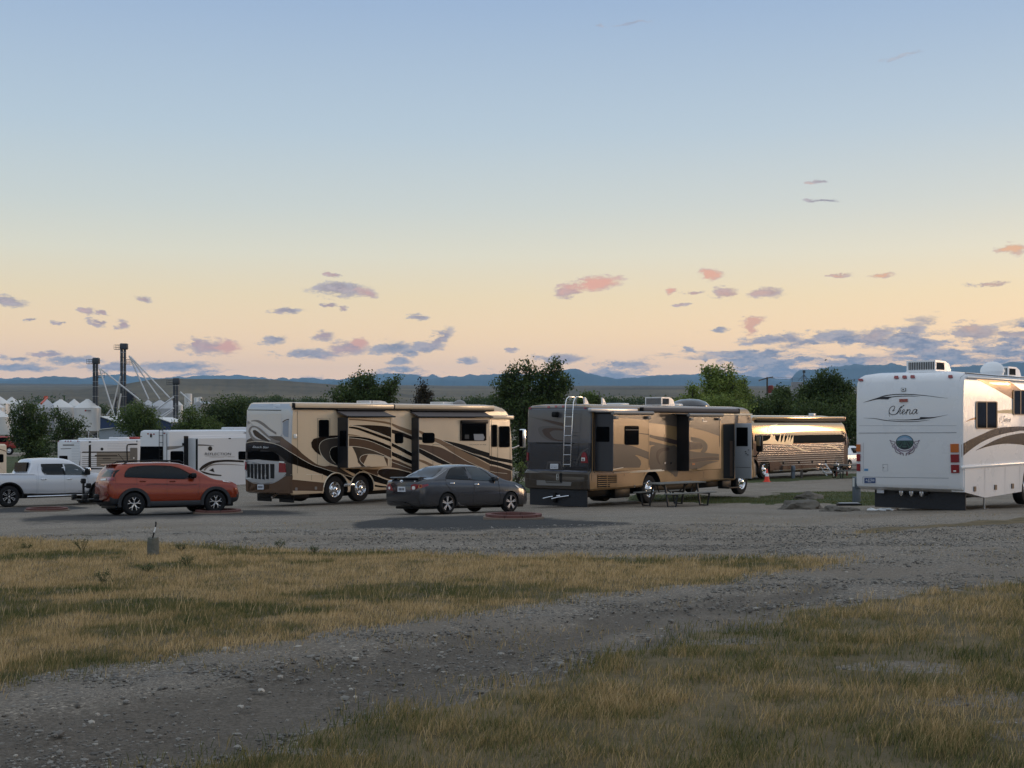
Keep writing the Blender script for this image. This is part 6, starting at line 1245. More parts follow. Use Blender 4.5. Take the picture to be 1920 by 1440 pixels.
glassp(sed, ks, 4, [(965, 868), (1060, 868), (1130, 895), (1190, 940), (1235, 1000), (1150, 1004), (1022, 992)], name='window', m=mat('pale_glass', srgb(52, 60, 64), .05, spec=.6))
mb = MB(); ks.st(mb, 4, [(788, 985), (752, 980), (765, 940), (785, 900), (800, 880), (850, 866), (940, 862), (1060, 864), (1135, 892), (1195, 938), (1240, 1004), (1022, 996), (880, 990)], .7, BLK, off=.010, closed=True); ks.st(mb, 4, [(800, 985), (775, 905)], .8, BLK, smooth=False, off=.010); ks.st(mb, 4, [(945, 866), (1005, 994)], 2.2, BLK, smooth=False, off=.009); mb.build('window_trim', sed, smooth=0)
mb = MB(); ks.pg(mb, 4, [(395, 1050), (430, 1036), (565, 1038), (575, 1055), (520, 1078), (430, 1098), (390, 1100)], REDL, off=.012, grid=4); ks.pg(mb, 4, rrect(405, 1062, 438, 1096, 10), WHL, off=.016); ks.pg(mb, 4, rrect(470, 1045, 505, 1082, 8), ORGL, off=.015); mb.build('tail_light', sed)
mb = MB(); ks.pg(mb, 4, [(152, 1050), (175, 1028), (205, 1090), (202, 1108), (152, 1098)], REDL, off=.012, grid=4); ks.pg(mb, 4, rrect(160, 1066, 180, 1094, 7), WHL, off=.016); mb.build('tail_light', sed)
mb = MB(); ks.pg(mb, 4, [(256, 1066), (334, 1068), (334, 1120), (254, 1118)], PLT, off=.012, thick=True)
for i in range(4): ks.pg(mb, 4, [(268 + i * 15, 1080), (278 + i * 15, 1080), (278 + i * 15, 1106), (268 + i * 15, 1106)], INK, off=.016)
mb.build('number_plate', sed)
for q in (circ(295, 1010, 16, 10, n=14), rrect(425, 1006, 450, 1016, 3), rrect(182, 1004, 205, 1013, 3)): mb = MB(); ks.pg(mb, 4, q, CHR, off=.010); mb.build('badge', sed, smooth=0)
mb = MB(); bx = MB(); bx.prism([(.08, 1.045), (.05, 1.085), (.10, 1.10), (.34, 1.085), (.34, 1.065), (.12, 1.075)], 1, -.66, .66, mat('spoiler_grey', srgb(52, 52, 56), .35, .3, .4)); mb.add(bx.v, bx.f, bx.mats[0])
for y_ in (-.6, .6): mb.box(.12, .25, y_ - .05, y_ + .05, .98, 1.08, GRY)
mb.build('spoiler', sed)
for q in ((815, 1032), (1068, 1042)): p_ = ks.hit(zp(4, [q])[0], 0); mb = MB(); mb.rbox(p_.x - .09, p_.x + .09, p_.y - .035, p_.y + .01, p_.z - .02, p_.z + .02, CHR, .012); mb.build('door_handle', sed)
p_ = ks.hit(zp(4, [(1248, 985)])[0], 0)
for sg in (1, -1): mb = MB(); mb.rbox(p_.x - .06, p_.x + .10, sg * p_.y - .15 if sg > 0 else -p_.y - .02, sg * p_.y + .02 if sg > 0 else -p_.y + .15, p_.z - .06, p_.z + .09, GRY, .05, 3); mb.build('wing_mirror', sed)
mb = MB(); ks.pg(mb, 4, [(1470, 1048), (1500, 1062), (1518, 1082), (1500, 1080), (1478, 1062)], WHL, off=.012, grid=4); mb.build('headlight', sed)
mb = MB(); mb.rbox(.9, 1.0, .5, .52, .2, .22, BLK, .005); mb.v = []; mb.f = []; mb.m = []; mb.rbox(.3, 4.3, -.7, .7, .16, .3, BLK, .03); mb.build('chassis', sed)
for x, s in ((.98, -1), (3.58, -1), (.98, 1), (3.58, 1)): wheel(sed, x, .875 * s, .315, .315, .21, .225, 'five', side=s)

# ---------------------------------------------------------------- orange SUV
MU = place_car(-11.94, 42.0, 34.5, .72, 2.70, .80)
suv = thing('car', 'copper orange SUV with black wheel arches and a bare bike carrier behind it', 'SUV', MU)
CPR = mat('copper_paint', srgb(140, 48, 17), .26, .3, .55); CLD = mat('cladding_black', (.02, .021, .024, 1), .55)
st = [(0.0, 0.5, 0.98, 1.05, 0.709), (0.024, 0.4, 1.02, 1.12, 0.788), (0.072, 0.34, 1.05, 1.26, 0.867), (0.15, 0.32, 1.06, 1.44, 0.896), (0.28, 0.32, 1.06, 1.6, 0.906), (0.58, 0.3, 1.05, 1.645, 0.911), (1.08, 0.28, 1.04, 1.655, 0.916), (1.78, 0.27, 1.03, 1.665, 0.916), (2.28, 0.27, 1.02, 1.64, 0.916), (2.68, 0.27, 1.01, 1.53, 0.916), (3.03, 0.27, 1.0, 1.33, 0.916), (3.3, 0.27, 0.99, 1.16, 0.916), (3.48, 0.28, 0.97, 1.1, 0.911), (3.78, 0.3, 0.96, 1.06, 0.896), (4.03, 0.32, 0.93, 1.02, 0.867), (4.2, 0.36, 0.86, 0.95, 0.808), (4.3, 0.42, 0.76, 0.84, 0.709), (4.34, 0.5, 0.66, 0.72, 0.611)]
body = boolcut(carshell(4.34, st, CPR, tumble=.30, crown=.03), [arch(x, .365, .43, s * .62 if s > 0 else -1.3, 1.3 if s > 0 else -.62, DRK) for x in (.72, 3.42) for s in (1, -1)])
ku = Skin(MU, body); B = body
for i, f in enumerate(B.f):
    xc = sum(B.v[j][0] for j in f) / len(f); zc = sum(B.v[j][2] for j in f) / len(f)
    if B.mats[B.m[i]].name != 'dark_void' and ((xc < .34 and zc < .56) or (xc > 3.86 and zc < .56)): B.m[i] = B.mi(CLD)
ku.st(B, 's', [(330, 250), (345, 330), (352, 345), (600, 345)], .35, SEAM, off=.005)
for pts in ([(580, 265), (578, 370)], [(920, 275), (918, 400), (925, 485)], [(1270, 260), (1290, 330), (1265, 480)], [(690, 355), (760, 340), (1000, 345), (1290, 345)], [(330, 345), (160, 345)]): ku.st(B, 's', pts, .4, mat('crease_dark', srgb(60, 22, 12), .4), off=.005)
ku.st(B, 's', [(680, 360), (800, 350), (1100, 358), (1250, 352)], .8, mat('crease_dark', (0, 0, 0, 1)), off=.005)
finish(B, suv, smooth=50)
glassp(suv, ku, 's', [(440, 250), (450, 215), (490, 170), (580, 150), (760, 140), (960, 148), (1060, 175), (1130, 210), (1230, 268), (1100, 285), (800, 278), (560, 268), (450, 264)])
mb = MB(); ku.st(mb, 's', [(440, 250), (452, 212), (490, 168), (580, 148), (760, 138), (960, 146), (1065, 173), (1135, 208), (1238, 272), (1100, 288), (800, 281), (560, 271), (450, 268)], .9, BLK, off=.011, closed=True); ku.st(mb, 's', [(590, 150), (585, 268)], 1.6, BLK, smooth=False, off=.010); ku.st(mb, 's', [(885, 144), (935, 282)], 2.4, BLK, smooth=False, off=.010); mb.build('window_trim', suv, smooth=0)
glassp(suv, ku, 's', [(180, 262), (250, 180), (395, 182), (345, 225), (325, 268)], name='rear_window', grid=4)
mb = MB(); ku.pg(mb, 's', [(235, 272), (320, 268), (332, 315), (250, 312)], REDL, off=.012, grid=4); ku.pg(mb, 's', [(175, 288), (235, 282), (238, 304), (178, 308)], SLV, off=.014, grid=4); mb.build('tail_light', suv)
mb = MB(); ku.pg(mb, 's', rrect(200, 452, 258, 470, 6), REDL, off=.016); mb.build('reflector', suv)
mb = MB(); ku.pg(mb, 's', [(1540, 305), (1600, 308), (1640, 330), (1600, 325), (1550, 318)], WHL, off=.012, grid=4); mb.build('headlight', suv)
for q in ((645, 312), (978, 312)): p_ = ku.hit(zp('s', [q])[0], 0); mb = MB(); mb.rbox(p_.x - .10, p_.x + .10, p_.y - .04, p_.y + .01, p_.z - .025, p_.z + .02, mat('handle_copper', srgb(128, 50, 26), .3, .3, .5), .015); mb.build('door_handle', suv)
p_ = ku.hit(zp('s', [(1195, 262)])[0], 0)
for sg in (1, -1): ya, yb = sorted((sg * (p_.y + .02), sg * (p_.y - .18))); mb = MB(); mb.rbox(p_.x - .06, p_.x + .12, ya, yb, p_.z - .05, p_.z + .12, BLK, .05, 3); mb.build('wing_mirror', suv)
for x in (.72, 3.42):
    for s in (-1, 1):
        mb = MB(); pr = MB(); th = [R(a) for a in range(-12, 193, 6)]; pts = [(x + .52 * math.cos(t), .365 + .51 * math.sin(t)) for t in th] + [(x + .42 * math.cos(t), .365 + .42 * math.sin(t)) for t in reversed(th)]
        pts = [(a, max(b, .28)) for a, b in pts]; ya, yb = sorted((s * .90, s * .955)); pr.prism(pts, 1, ya, yb, CLD); mb.add(pr.v, pr.f, CLD); mb.build('wheel_arch', suv)
for x, s in ((.72, -1), (3.42, -1), (.72, 1), (3.42, 1)): wheel(suv, x, .935 * s, .365, .365, .235, .225, 'y', side=s)
for s in (-1, 1): mb = MB(); mb.tube([(.45, s * .58, 1.60), (.65, s * .58, 1.71), (1.4, s * .58, 1.735), (2.3, s * .58, 1.715), (2.5, s * .58, 1.63)], .022, BLK, 8); mb.build('roof_rail', suv)
mb = MB(); mb.rbox(.12, .5, -.55, .55, 1.60, 1.635, CPR, .02); mb.build('roof_spoiler', suv)
mb = MB(); mb.tube([(.7, -.2, 1.66), (.45, -.2, 1.95)], .008, BLK, 6); mb.build('antenna', suv)
mb = MB(); mb.rbox(.2, 4.1, -.75, .75, .22, .36, BLK, .03); mb.build('chassis', suv)
for s in (-1, 1): ya, yb = sorted((s * .80, s * .95)); boxpart(suv, 'sill', 1.22, 2.92, ya, yb, .27, .44, CLD, .03)
# bare bike carrier on the hitch, a thing of its own
MR = MU.copy(); rack = thing('bike_rack', 'black folding bike carrier on the tow hitch of the orange SUV, without bikes', 'bike rack', MR)
mb = MB(); mb.rbox(-.75, .1, -.04, .04, .42, .50, BLK, .015); mb.rbox(-.62, -.56, -.05, .05, .45, 1.15, BLK, .02); mb.build('mast', rack)
for x in (-.35, -.72): mb = MB(); mb.rbox(x - .05, x + .05, -.7, .7, .50, .55, BLK, .02); mb.build('tray', rack)
for x, y in ((-.35, -.55), (-.35, .55), (-.72, -.55), (-.72, .55)): mb = MB(); mb.rbox(x - .07, x + .07, y - .1, y + .1, .52, .70, BLK, .04); mb.build('wheel_cradle', rack)
for x, y, z in ((-.72, -.2, 1.1), (-.45, .15, .95)): mb = MB(); mb.tube([(-.59, 0, z - .05), (x, y, z), (x - .02, y - .28, z + .02)], .03, BLK, 8); mb.rbox(x - .09, x + .05, y - .36, y - .22, z - .07, z + .09, BLK, .03); mb.build('clamp_arm', rack)

# ---------------------------------------------------------------- white pickup
MP = place_car(-19.66, 52.0, 40, 1.22, 3.75, .86)
pk_ = thing('pickup_truck', 'silver white crew cab pickup truck cut off by the left edge of the photo', 'pickup truck', MP)
PWH = mat('pearl_white_paint', srgb(206, 208, 214), .25, .2, .7)
st = [(0, .62, 1.22, 1.26, .90), (.05, .55, 1.25, 1.29, .96), (.2, .50, 1.27, 1.31, 1.0), (2.0, .48, 1.27, 1.31, 1.02), (2.08, .48, 1.27, 1.31, 1.02), (2.14, .48, 1.25, 1.80, 1.02), (2.3, .46, 1.24, 1.86, 1.02), (2.8, .45, 1.24, 1.88, 1.02), (3.4, .45, 1.23, 1.87, 1.02), (3.75, .45, 1.23, 1.80, 1.02), (4.1, .45, 1.22, 1.58, 1.02), (4.45, .45, 1.21, 1.33, 1.02), (4.6, .45, 1.2, 1.27, 1.02), (5.2, .48, 1.17, 1.24, 1.01), (5.65, .52, 1.12, 1.19, .97), (5.82, .56, 1.0, 1.06, .88), (5.88, .62, .9, .95, .8)]
body = boolcut(carshell(5.88, st, PWH, tumble=.30, crown=.035), [arch(x, .42, .52, s * .66 if s > 0 else -1.4, 1.4 if s > 0 else -.66, DRK) for x in (1.22, 4.97) for s in (1, -1)])
kp = Skin(MP, body); B = body
for pts in ([(620, 385), (660, 430), (660, 700), (640, 810)], [(690, 190), (675, 300), (690, 400), (680, 700), (672, 815)], [(1160, 390), (1168, 600), (1170, 815)], [(1540, 400), (1590, 500), (1575, 800)]): kp.st(B, 'p', pts, .3, SEM, off=.005)
kp.st(B, 'p', [(0, 388), (620, 388)], .7, BLK, smooth=False, off=.012); kp.st(B, 'p', [(640, 810), (660, 780), (655, 700)], .5, SEAM, off=.006); kp.st(B, 'p', [(1410, 678), (1600, 680)], .6, BLK, smooth=False, off=.008)
finish(B, pk_, smooth=50)
glassp(pk_, kp, 'p', [(735, 195), (1050, 190), (1100, 192), (1150, 300), (1160, 380), (860, 380), (800, 365), (762, 320)])
glassp(pk_, kp, 'p', [(1150, 200), (1290, 198), (1370, 225), (1450, 275), (1540, 360), (1530, 382), (1180, 380), (1170, 300)], m=mat('pale_glass', (0, 0, 0, 1)))
mb = MB(); pr = MB(); pr.prism([(2.0, 1.38), (2.05, 1.74), (2.12, 1.74), (2.08, 1.38)], 1, -.66, .66, GLS); mb.add(pr.v, pr.f, GLS); mb.build('rear_window', pk_)
mb = MB(); kp.st(mb, 'p', [(735, 195), (1050, 190), (1290, 196), (1372, 222), (1455, 272), (1545, 358), (1532, 386), (860, 384), (800, 368), (758, 322)], .7, BLK, off=.01, closed=True); kp.st(mb, 'p', [(1105, 192), (1168, 384)], 3.2, BLK, smooth=False, off=.009); mb.build('window_trim', pk_, smooth=0)
for q in ((785, 468), (1250, 460)): p_ = kp.hit(zp('p', [q])[0], 0); mb = MB(); mb.rbox(p_.x - .11, p_.x + .11, p_.y - .04, p_.y + .01, p_.z - .02, p_.z + .025, CHR, .015); mb.build('door_handle', pk_)
p_ = kp.hit(zp('p', [(1545, 380)])[0], 0)
for sg in (1, -1): ya, yb = sorted((sg * (p_.y + .0), sg * (p_.y - .26))); mb = MB(); mb.rbox(p_.x - .06, p_.x + .10, ya, yb, p_.z - .02, p_.z + .26, BLK, .05, 3); mb.rbox(p_.x - .03, p_.x + .12, ya, yb, p_.z + .1, p_.z + .28, CHR, .05, 3); mb.build('wing_mirror', pk_)
for x in (1.22, 4.97):
    for s in (-1, 1):
        mb = MB(); pr = MB(); th = [R(a) for a in range(-5, 186, 6)]; pts = [(x + .57 * math.cos(t), .42 + .56 * math.sin(t)) for t in th] + [(x + .51 * math.cos(t), .42 + .51 * math.sin(t)) for t in reversed(th)]
        ya, yb = sorted((s * .98, s * 1.035)); pr.prism(pts, 1, ya, yb, BLK); mb.add(pr.v, pr.f, BLK); mb.build('wheel_arch', pk_)
for x, s in ((1.22, -1), (4.97, -1), (1.22, 1), (4.97, 1)): wheel(pk_, x, 1.01 * s, .42, .42, .27, .27, 'pickup', side=s)
mb = MB(); mb.rbox(1.9, 4.4, -1.08, -.95, .36, .42, CHR, .02); mb.build('side_step', pk_)
mb = MB(); mb.rbox(.3, 5.5, -.75, .75, .32, .52, BLK, .03); mb.build('chassis', pk_)

# ---------------------------------------------------------------- car half seen beyond the right-hand motorhome
MW_ = place_car(24.2, 96.0, 50, .9, 2.7, .78)
wc = thing('car', 'white pickup partly seen between the distant bus and the white motorhome', 'car', MW_)
body = boolcut(carshell(4.9, [(0, .5, 1.1, 1.15, .85), (.1, .4, 1.12, 1.2, .9), (1.4, .4, 1.12, 1.2, .92), (1.6, .4, 1.12, 1.7, .92), (2.8, .4, 1.12, 1.72, .92), (3.5, .4, 1.1, 1.2, .92), (4.6, .4, 1.0, 1.08, .86), (4.9, .5, .8, .86, .7)], WHT, n=60), [arch(.9, .36, .42, -1.2, 1.2, DRK), arch(3.6, .36, .42, -1.2, 1.2, DRK)])
finish(body, wc, smooth=50)
mb = MB(); mb.rbox(1.7, 3.1, -.86, .86, 1.2, 1.6, GLC, .08); mb.build('window', wc)
for x, s in ((.9, -1), (3.6, -1), (.9, 1), (3.6, 1)): wheel(wc, x, .93 * s, .36, .36, .23, .23, 'five', side=s)
# ================================================================== trees
def leafmat(name, a, b, c):
    m = bpy.data.materials.new(name); m.use_nodes = True; t = m.node_tree; w = WB(t); bs = t.nodes['Principled BSDF']
    at = N(t, 'ShaderNodeAttribute', attribute_name='tint'); col = w.ramp(at.outputs['Fac'], [(0, a), (.5, b), (1, c)])
    w.lk(col, bs.inputs['Base Color']); bs.inputs['Roughness'].default_value = .6; bs.inputs['Specular IOR Level'].default_value = .25
    tr = N(t, 'ShaderNodeBsdfTranslucent'); w.lk(col, tr.inputs[0]); mx_ = N(t, 'ShaderNodeMixShader', inp={0: .3}); w.lk(bs.outputs[0], mx_.inputs[1]); w.lk(tr.outputs[0], mx_.inputs[2]); w.lk(mx_.outputs[0], t.nodes['Material Output'].inputs['Surface']); return m
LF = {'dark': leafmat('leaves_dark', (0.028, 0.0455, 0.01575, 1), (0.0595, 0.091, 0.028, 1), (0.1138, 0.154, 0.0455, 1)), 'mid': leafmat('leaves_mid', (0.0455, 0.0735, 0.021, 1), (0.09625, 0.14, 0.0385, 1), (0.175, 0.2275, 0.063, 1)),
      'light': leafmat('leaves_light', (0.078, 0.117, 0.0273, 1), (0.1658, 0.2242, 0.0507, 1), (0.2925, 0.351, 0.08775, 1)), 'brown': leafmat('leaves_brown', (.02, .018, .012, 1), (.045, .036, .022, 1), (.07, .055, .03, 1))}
BARK = mat('bark', (.05, .042, .034, 1), .9, bump=.6, bscale=14)
def leaves(name, blobs, n, size, m, parent=None, stringy=.35, seed=0):
    """blobs: (centre, radii); leaf quads gathered in clumps through each blob's volume"""
    g = np.random.default_rng(seed + 5); vol = np.array([b[1][0] * b[1][1] * b[1][2] for b in blobs]) ** .7; cnt = np.maximum((n * vol / vol.sum()).astype(int), 30); Vs = []; Ts = []
    for (c, r), k in zip(blobs, cnt):
        nc_ = max(6, k // 26); d = g.normal(size=(nc_, 3)); d /= np.linalg.norm(d, axis=1)[:, None]; rad = g.uniform(.25, 1.06, nc_) ** .45
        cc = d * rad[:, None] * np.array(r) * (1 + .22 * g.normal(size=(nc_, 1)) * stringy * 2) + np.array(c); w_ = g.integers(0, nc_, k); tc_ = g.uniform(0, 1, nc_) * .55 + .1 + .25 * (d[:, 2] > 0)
        P = cc[w_] + g.normal(size=(k, 3)) * size * np.array([1.7, 1.7, 1.5]); u = g.normal(size=(k, 3)); u /= np.linalg.norm(u, axis=1)[:, None]; v = np.cross(u, g.normal(size=(k, 3))); v /= np.linalg.norm(v, axis=1)[:, None]
        s = size * g.uniform(.45, 1.0, k)[:, None]; Vs.append(np.stack([P - u * s, P + v * s * .55, P + u * s, P - v * s * .55], 1)); Ts.append(np.clip(tc_[w_] + g.normal(0, .14, k), 0, 1))
    V = np.concatenate(Vs); T = np.concatenate(Ts); k = len(V); F = np.arange(4 * k).reshape(k, 4)
    return fastmesh(name, V.reshape(-1, 3), F, [m], parent=parent, attrs={'tint': np.repeat(T, 4)})
TN = [0]
def tree(label, kind, Y, blobs, n=5000, size=.16, trunk=True, group=None, cat='tree', name='tree', rd=.8, bpx=None):
    """blobs in photo pixels (x, y, half width, half height) at distance Y"""
    TN[0] += 1; k = FPX / Y; cx_ = sum(b[0] for b in blobs) / len(blobs) if bpx is None else bpx; base = P3(cx_, HZ, Y); zg = float(gz(base.x, base.y))
    t = thing(name, label, cat, Matrix.Translation((base.x, base.y, zg)), group); g = random.Random(TN[0])
    bl = []
    for (x, y, rx, ry) in blobs:
        p = P3(x, y, Y); bl.append(((p.x - base.x, g.uniform(-.3, .3) * rx / k, p.z - zg), (rx / k, max(rx, ry) / k * rd, ry / k)))
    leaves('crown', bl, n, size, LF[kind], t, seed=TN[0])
    if trunk:
        mb = MB(); hi = max(b[0][2] for b in bl); r0 = .05 * hi + .05
        mb.tube([(0, 0, -.3), (.05, 0, hi * .2), (-.04, .05, hi * .42), (.04, 0, hi * .7)], .1, BARK, 8, rr=[r0 * 1.25, r0 * .9, r0 * .7, r0 * .3])
        for c, r in bl:
            e = Vector(c) + Vector((0, 0, r[2] * .5)); s_ = Vector((0, 0, max(.4, min(hi * .4, c[2] * .45)))); mid = s_.lerp(e, .5) + Vector((g.uniform(-.2, .2), g.uniform(-.2, .2), g.uniform(.0, .3)))
            mb.tube([s_, mid, e], .05, BARK, 6, rr=[r0 * .5, r0 * .3, r0 * .08])
            for q in range(4):
                e2 = Vector(c) + Vector((g.uniform(-1, 1) * r[0], g.uniform(-1, 1) * r[1], g.uniform(-.5, 1) * r[2])) * .85; mb.tube([mid, mid.lerp(e2, .5) + Vector((0, 0, .1)), e2], .02, BARK, 5, rr=[r0 * .22, r0 * .13, r0 * .05])
        mb.build('trunk', t)
    return t
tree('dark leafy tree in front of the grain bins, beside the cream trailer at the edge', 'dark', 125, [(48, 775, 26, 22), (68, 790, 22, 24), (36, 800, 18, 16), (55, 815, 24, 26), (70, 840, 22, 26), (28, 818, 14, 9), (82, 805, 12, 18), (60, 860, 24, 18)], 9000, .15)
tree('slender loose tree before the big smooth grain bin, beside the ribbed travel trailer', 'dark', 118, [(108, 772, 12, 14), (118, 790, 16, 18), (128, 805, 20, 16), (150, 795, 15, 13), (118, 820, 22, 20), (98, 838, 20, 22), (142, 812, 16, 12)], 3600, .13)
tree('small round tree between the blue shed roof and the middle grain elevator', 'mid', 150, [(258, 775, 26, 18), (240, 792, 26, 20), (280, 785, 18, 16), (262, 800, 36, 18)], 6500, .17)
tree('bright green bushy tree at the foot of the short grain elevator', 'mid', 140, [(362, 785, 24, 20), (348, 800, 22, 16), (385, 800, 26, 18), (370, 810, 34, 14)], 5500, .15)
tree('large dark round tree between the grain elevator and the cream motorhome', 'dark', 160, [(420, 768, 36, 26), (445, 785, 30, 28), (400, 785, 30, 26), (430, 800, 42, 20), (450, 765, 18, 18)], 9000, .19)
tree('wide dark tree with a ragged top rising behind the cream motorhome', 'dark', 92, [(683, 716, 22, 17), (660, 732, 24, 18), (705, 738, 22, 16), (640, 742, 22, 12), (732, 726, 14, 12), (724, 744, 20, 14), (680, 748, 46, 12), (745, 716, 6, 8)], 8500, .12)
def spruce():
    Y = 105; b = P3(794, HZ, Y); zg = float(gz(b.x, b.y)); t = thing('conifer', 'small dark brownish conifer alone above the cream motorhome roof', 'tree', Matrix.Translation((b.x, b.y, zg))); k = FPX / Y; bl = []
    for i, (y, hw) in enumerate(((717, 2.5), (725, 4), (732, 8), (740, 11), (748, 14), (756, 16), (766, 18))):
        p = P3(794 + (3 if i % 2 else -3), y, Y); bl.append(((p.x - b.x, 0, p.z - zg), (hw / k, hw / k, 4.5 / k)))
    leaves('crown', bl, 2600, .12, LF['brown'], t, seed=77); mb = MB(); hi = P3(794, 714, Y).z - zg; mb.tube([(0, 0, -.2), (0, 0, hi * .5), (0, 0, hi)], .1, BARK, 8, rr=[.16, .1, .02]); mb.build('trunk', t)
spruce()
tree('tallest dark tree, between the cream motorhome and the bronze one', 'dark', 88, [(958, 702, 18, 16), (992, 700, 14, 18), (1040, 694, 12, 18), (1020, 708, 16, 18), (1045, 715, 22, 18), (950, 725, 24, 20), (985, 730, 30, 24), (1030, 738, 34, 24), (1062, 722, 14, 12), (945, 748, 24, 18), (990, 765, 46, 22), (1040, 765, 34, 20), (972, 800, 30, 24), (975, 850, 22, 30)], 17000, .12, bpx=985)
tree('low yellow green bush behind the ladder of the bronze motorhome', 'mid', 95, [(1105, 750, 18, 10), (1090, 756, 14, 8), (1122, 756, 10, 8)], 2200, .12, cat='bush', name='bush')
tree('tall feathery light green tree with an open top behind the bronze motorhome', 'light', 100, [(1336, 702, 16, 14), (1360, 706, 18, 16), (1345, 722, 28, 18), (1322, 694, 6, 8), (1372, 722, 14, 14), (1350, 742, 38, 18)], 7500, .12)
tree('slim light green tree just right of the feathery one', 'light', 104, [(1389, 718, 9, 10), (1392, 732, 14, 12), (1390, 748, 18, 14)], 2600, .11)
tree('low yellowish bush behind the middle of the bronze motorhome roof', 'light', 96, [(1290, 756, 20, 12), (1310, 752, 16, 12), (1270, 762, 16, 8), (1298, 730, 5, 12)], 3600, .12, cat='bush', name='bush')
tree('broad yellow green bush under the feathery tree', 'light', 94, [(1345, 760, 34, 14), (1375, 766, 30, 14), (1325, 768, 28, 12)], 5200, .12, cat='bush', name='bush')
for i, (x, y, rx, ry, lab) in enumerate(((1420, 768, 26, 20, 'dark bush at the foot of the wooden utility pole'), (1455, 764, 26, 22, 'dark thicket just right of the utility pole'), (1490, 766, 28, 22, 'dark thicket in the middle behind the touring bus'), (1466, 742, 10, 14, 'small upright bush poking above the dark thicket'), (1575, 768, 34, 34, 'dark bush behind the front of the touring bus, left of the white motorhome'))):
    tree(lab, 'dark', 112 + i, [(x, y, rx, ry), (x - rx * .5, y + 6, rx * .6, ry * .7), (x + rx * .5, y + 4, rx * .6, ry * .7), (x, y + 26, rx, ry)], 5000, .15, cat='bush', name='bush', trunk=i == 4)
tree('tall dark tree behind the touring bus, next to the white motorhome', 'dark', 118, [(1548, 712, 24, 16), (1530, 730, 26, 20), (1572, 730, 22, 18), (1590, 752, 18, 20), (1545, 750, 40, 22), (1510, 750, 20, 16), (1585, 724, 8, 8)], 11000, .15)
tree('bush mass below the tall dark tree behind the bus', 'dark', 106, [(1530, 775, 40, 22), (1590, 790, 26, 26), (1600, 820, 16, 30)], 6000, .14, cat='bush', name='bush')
tree('pale shrub with bare twigs between the two parked motorhomes', 'mid', 62, [(974, 882, 9, 16), (968, 896, 8, 10)], 500, .06, cat='bush', name='bush', trunk=True)
def treeline(name, segs, Y, kind, size, dens):
    bl = []; g = random.Random(int(Y))
    for x0, x1, yt, yb in segs:
        x = x0
        while x < x1:
            w_ = g.uniform(6, 14); top_ = yt + g.uniform(0, 6); p = P3(x, (top_ + yb) / 2, Y); bl.append(((p.x, p.y + g.uniform(-15, 15), p.z), (w_ / FPX * Y, w_ / FPX * Y, (yb - top_) / 2 / FPX * Y))); x += w_ * .8
    o = leaves(name, bl, int(len(bl) * dens), size, LF[kind], None, seed=int(Y)); o['kind'] = 'stuff'
treeline('distant_trees', [(455, 620, 745, 757), (790, 940, 750, 758), (1090, 1300, 746, 758), (880, 960, 742, 756), (180, 460, 760, 775), (1380, 1420, 744, 758)], 620, 'dark', .55, 190)
treeline('far_copse', [(240, 300, 762, 775), (1150, 1190, 752, 760), (60, 110, 747, 751)], 1180, 'dark', 1.5, 90)

# ================================================================== grain yard
BIN = mat('bin_steel_white', (.66, .65, .63, 1), .35, .1, vary=.05, vscale=.3); GALV = mat('galvanised', (.42, .43, .45, 1), .4, .5, vary=.1, vscale=.4); TWR = mat('tower_steel_dark', (.05, .055, .065, 1), .5, .3); PIPE = mat('spout_pipe', (.62, .62, .62, 1), .35, .4); BLU = mat('blue_cladding', srgb(44, 62, 98), .5); ORNG = mat('orange_auger', srgb(190, 74, 40), .5)
def gp(px, py, Y): return P3(px, py, Y)
def grain_bin(label, px, eave, peak, hw, bottom, Y=300, hopper=True, m=None, legs=8, logo=False):
    m = m or BIN; k = FPX / Y; r = hw / k; b = P3(px, HZ, Y); zg = float(gz(b.x, b.y)); t = thing('grain_bin', label, 'grain bin', Matrix.Translation((b.x, b.y, zg)), 'white grain bins in the yard on the left'); z = lambda py: P3(px, py, Y).z - zg
    mb = MB(); zb = z(bottom) if hopper else -.1; mb.lathe([(r, zb), (r, z(eave))], m, 40); mb.build('drum', t)
    mb = MB(); mb.lathe([(r + .05, z(eave) - .03), (r * .55, z(eave) + (z(peak) - z(eave)) * .55), (r * .14, z(peak) - .05), (r * .12, z(peak) + .1), (0, z(peak) + .12)], m, 40); mb.build('roof', t)
    if hopper:
        mb = MB(); mb.lathe([(.2, max(.5, zb - r * .9)), (r * .98, zb)], m, 32); mb.build('hopper', t)
        for i in range(legs): a = 2 * math.pi * (i + .5) / legs; mb = MB(); mb.cyl((r * .96 * math.cos(a), r * .96 * math.sin(a), -.3), (r * .96 * math.cos(a), r * .96 * math.sin(a), zb + .1), .09, m, n=6); a2 = a + 2 * math.pi / legs; mb.cyl((r * .96 * math.cos(a), r * .96 * math.sin(a), zb * .9), (r * .96 * math.cos(a2), r * .96 * math.sin(a2), .1), .05, m, n=5); mb.build('leg', t)
    if logo: mb = MB(); mb.box(r * .2, r * .55, -r * 1.0, -r * .8, z(770.5), z(769.6), mat('logo_dark', srgb(60, 46, 50), .5)); mb.cyl((r * .17, -r * .995, z(770)), (r * .17, -r * .96, z(770)), .2, mat('logo_red', srgb(160, 50, 40), .5)); mb.build('emblem', t)
    return t
grain_bin('big smooth white hopper bin, rightmost of the row, with a small emblem near its eave', 164, 765, 749, 24.5, 808, logo=True)
grain_bin('white bin whose cone shows between the two big right-hand bins of the row', 139, 762, 749, 15, 806, 312)
grain_bin('smooth white bin second from the right, behind the slender tree', 114, 764, 749.5, 23.5, 806, 302)
grain_bin('bin with the orange auger on its roof', 86, 765, 748, 19, 806, 300, m=GALV)
grain_bin('bin with a blue grey cone at the back of the left group', 22, 757, 745, 15, 800, 330)
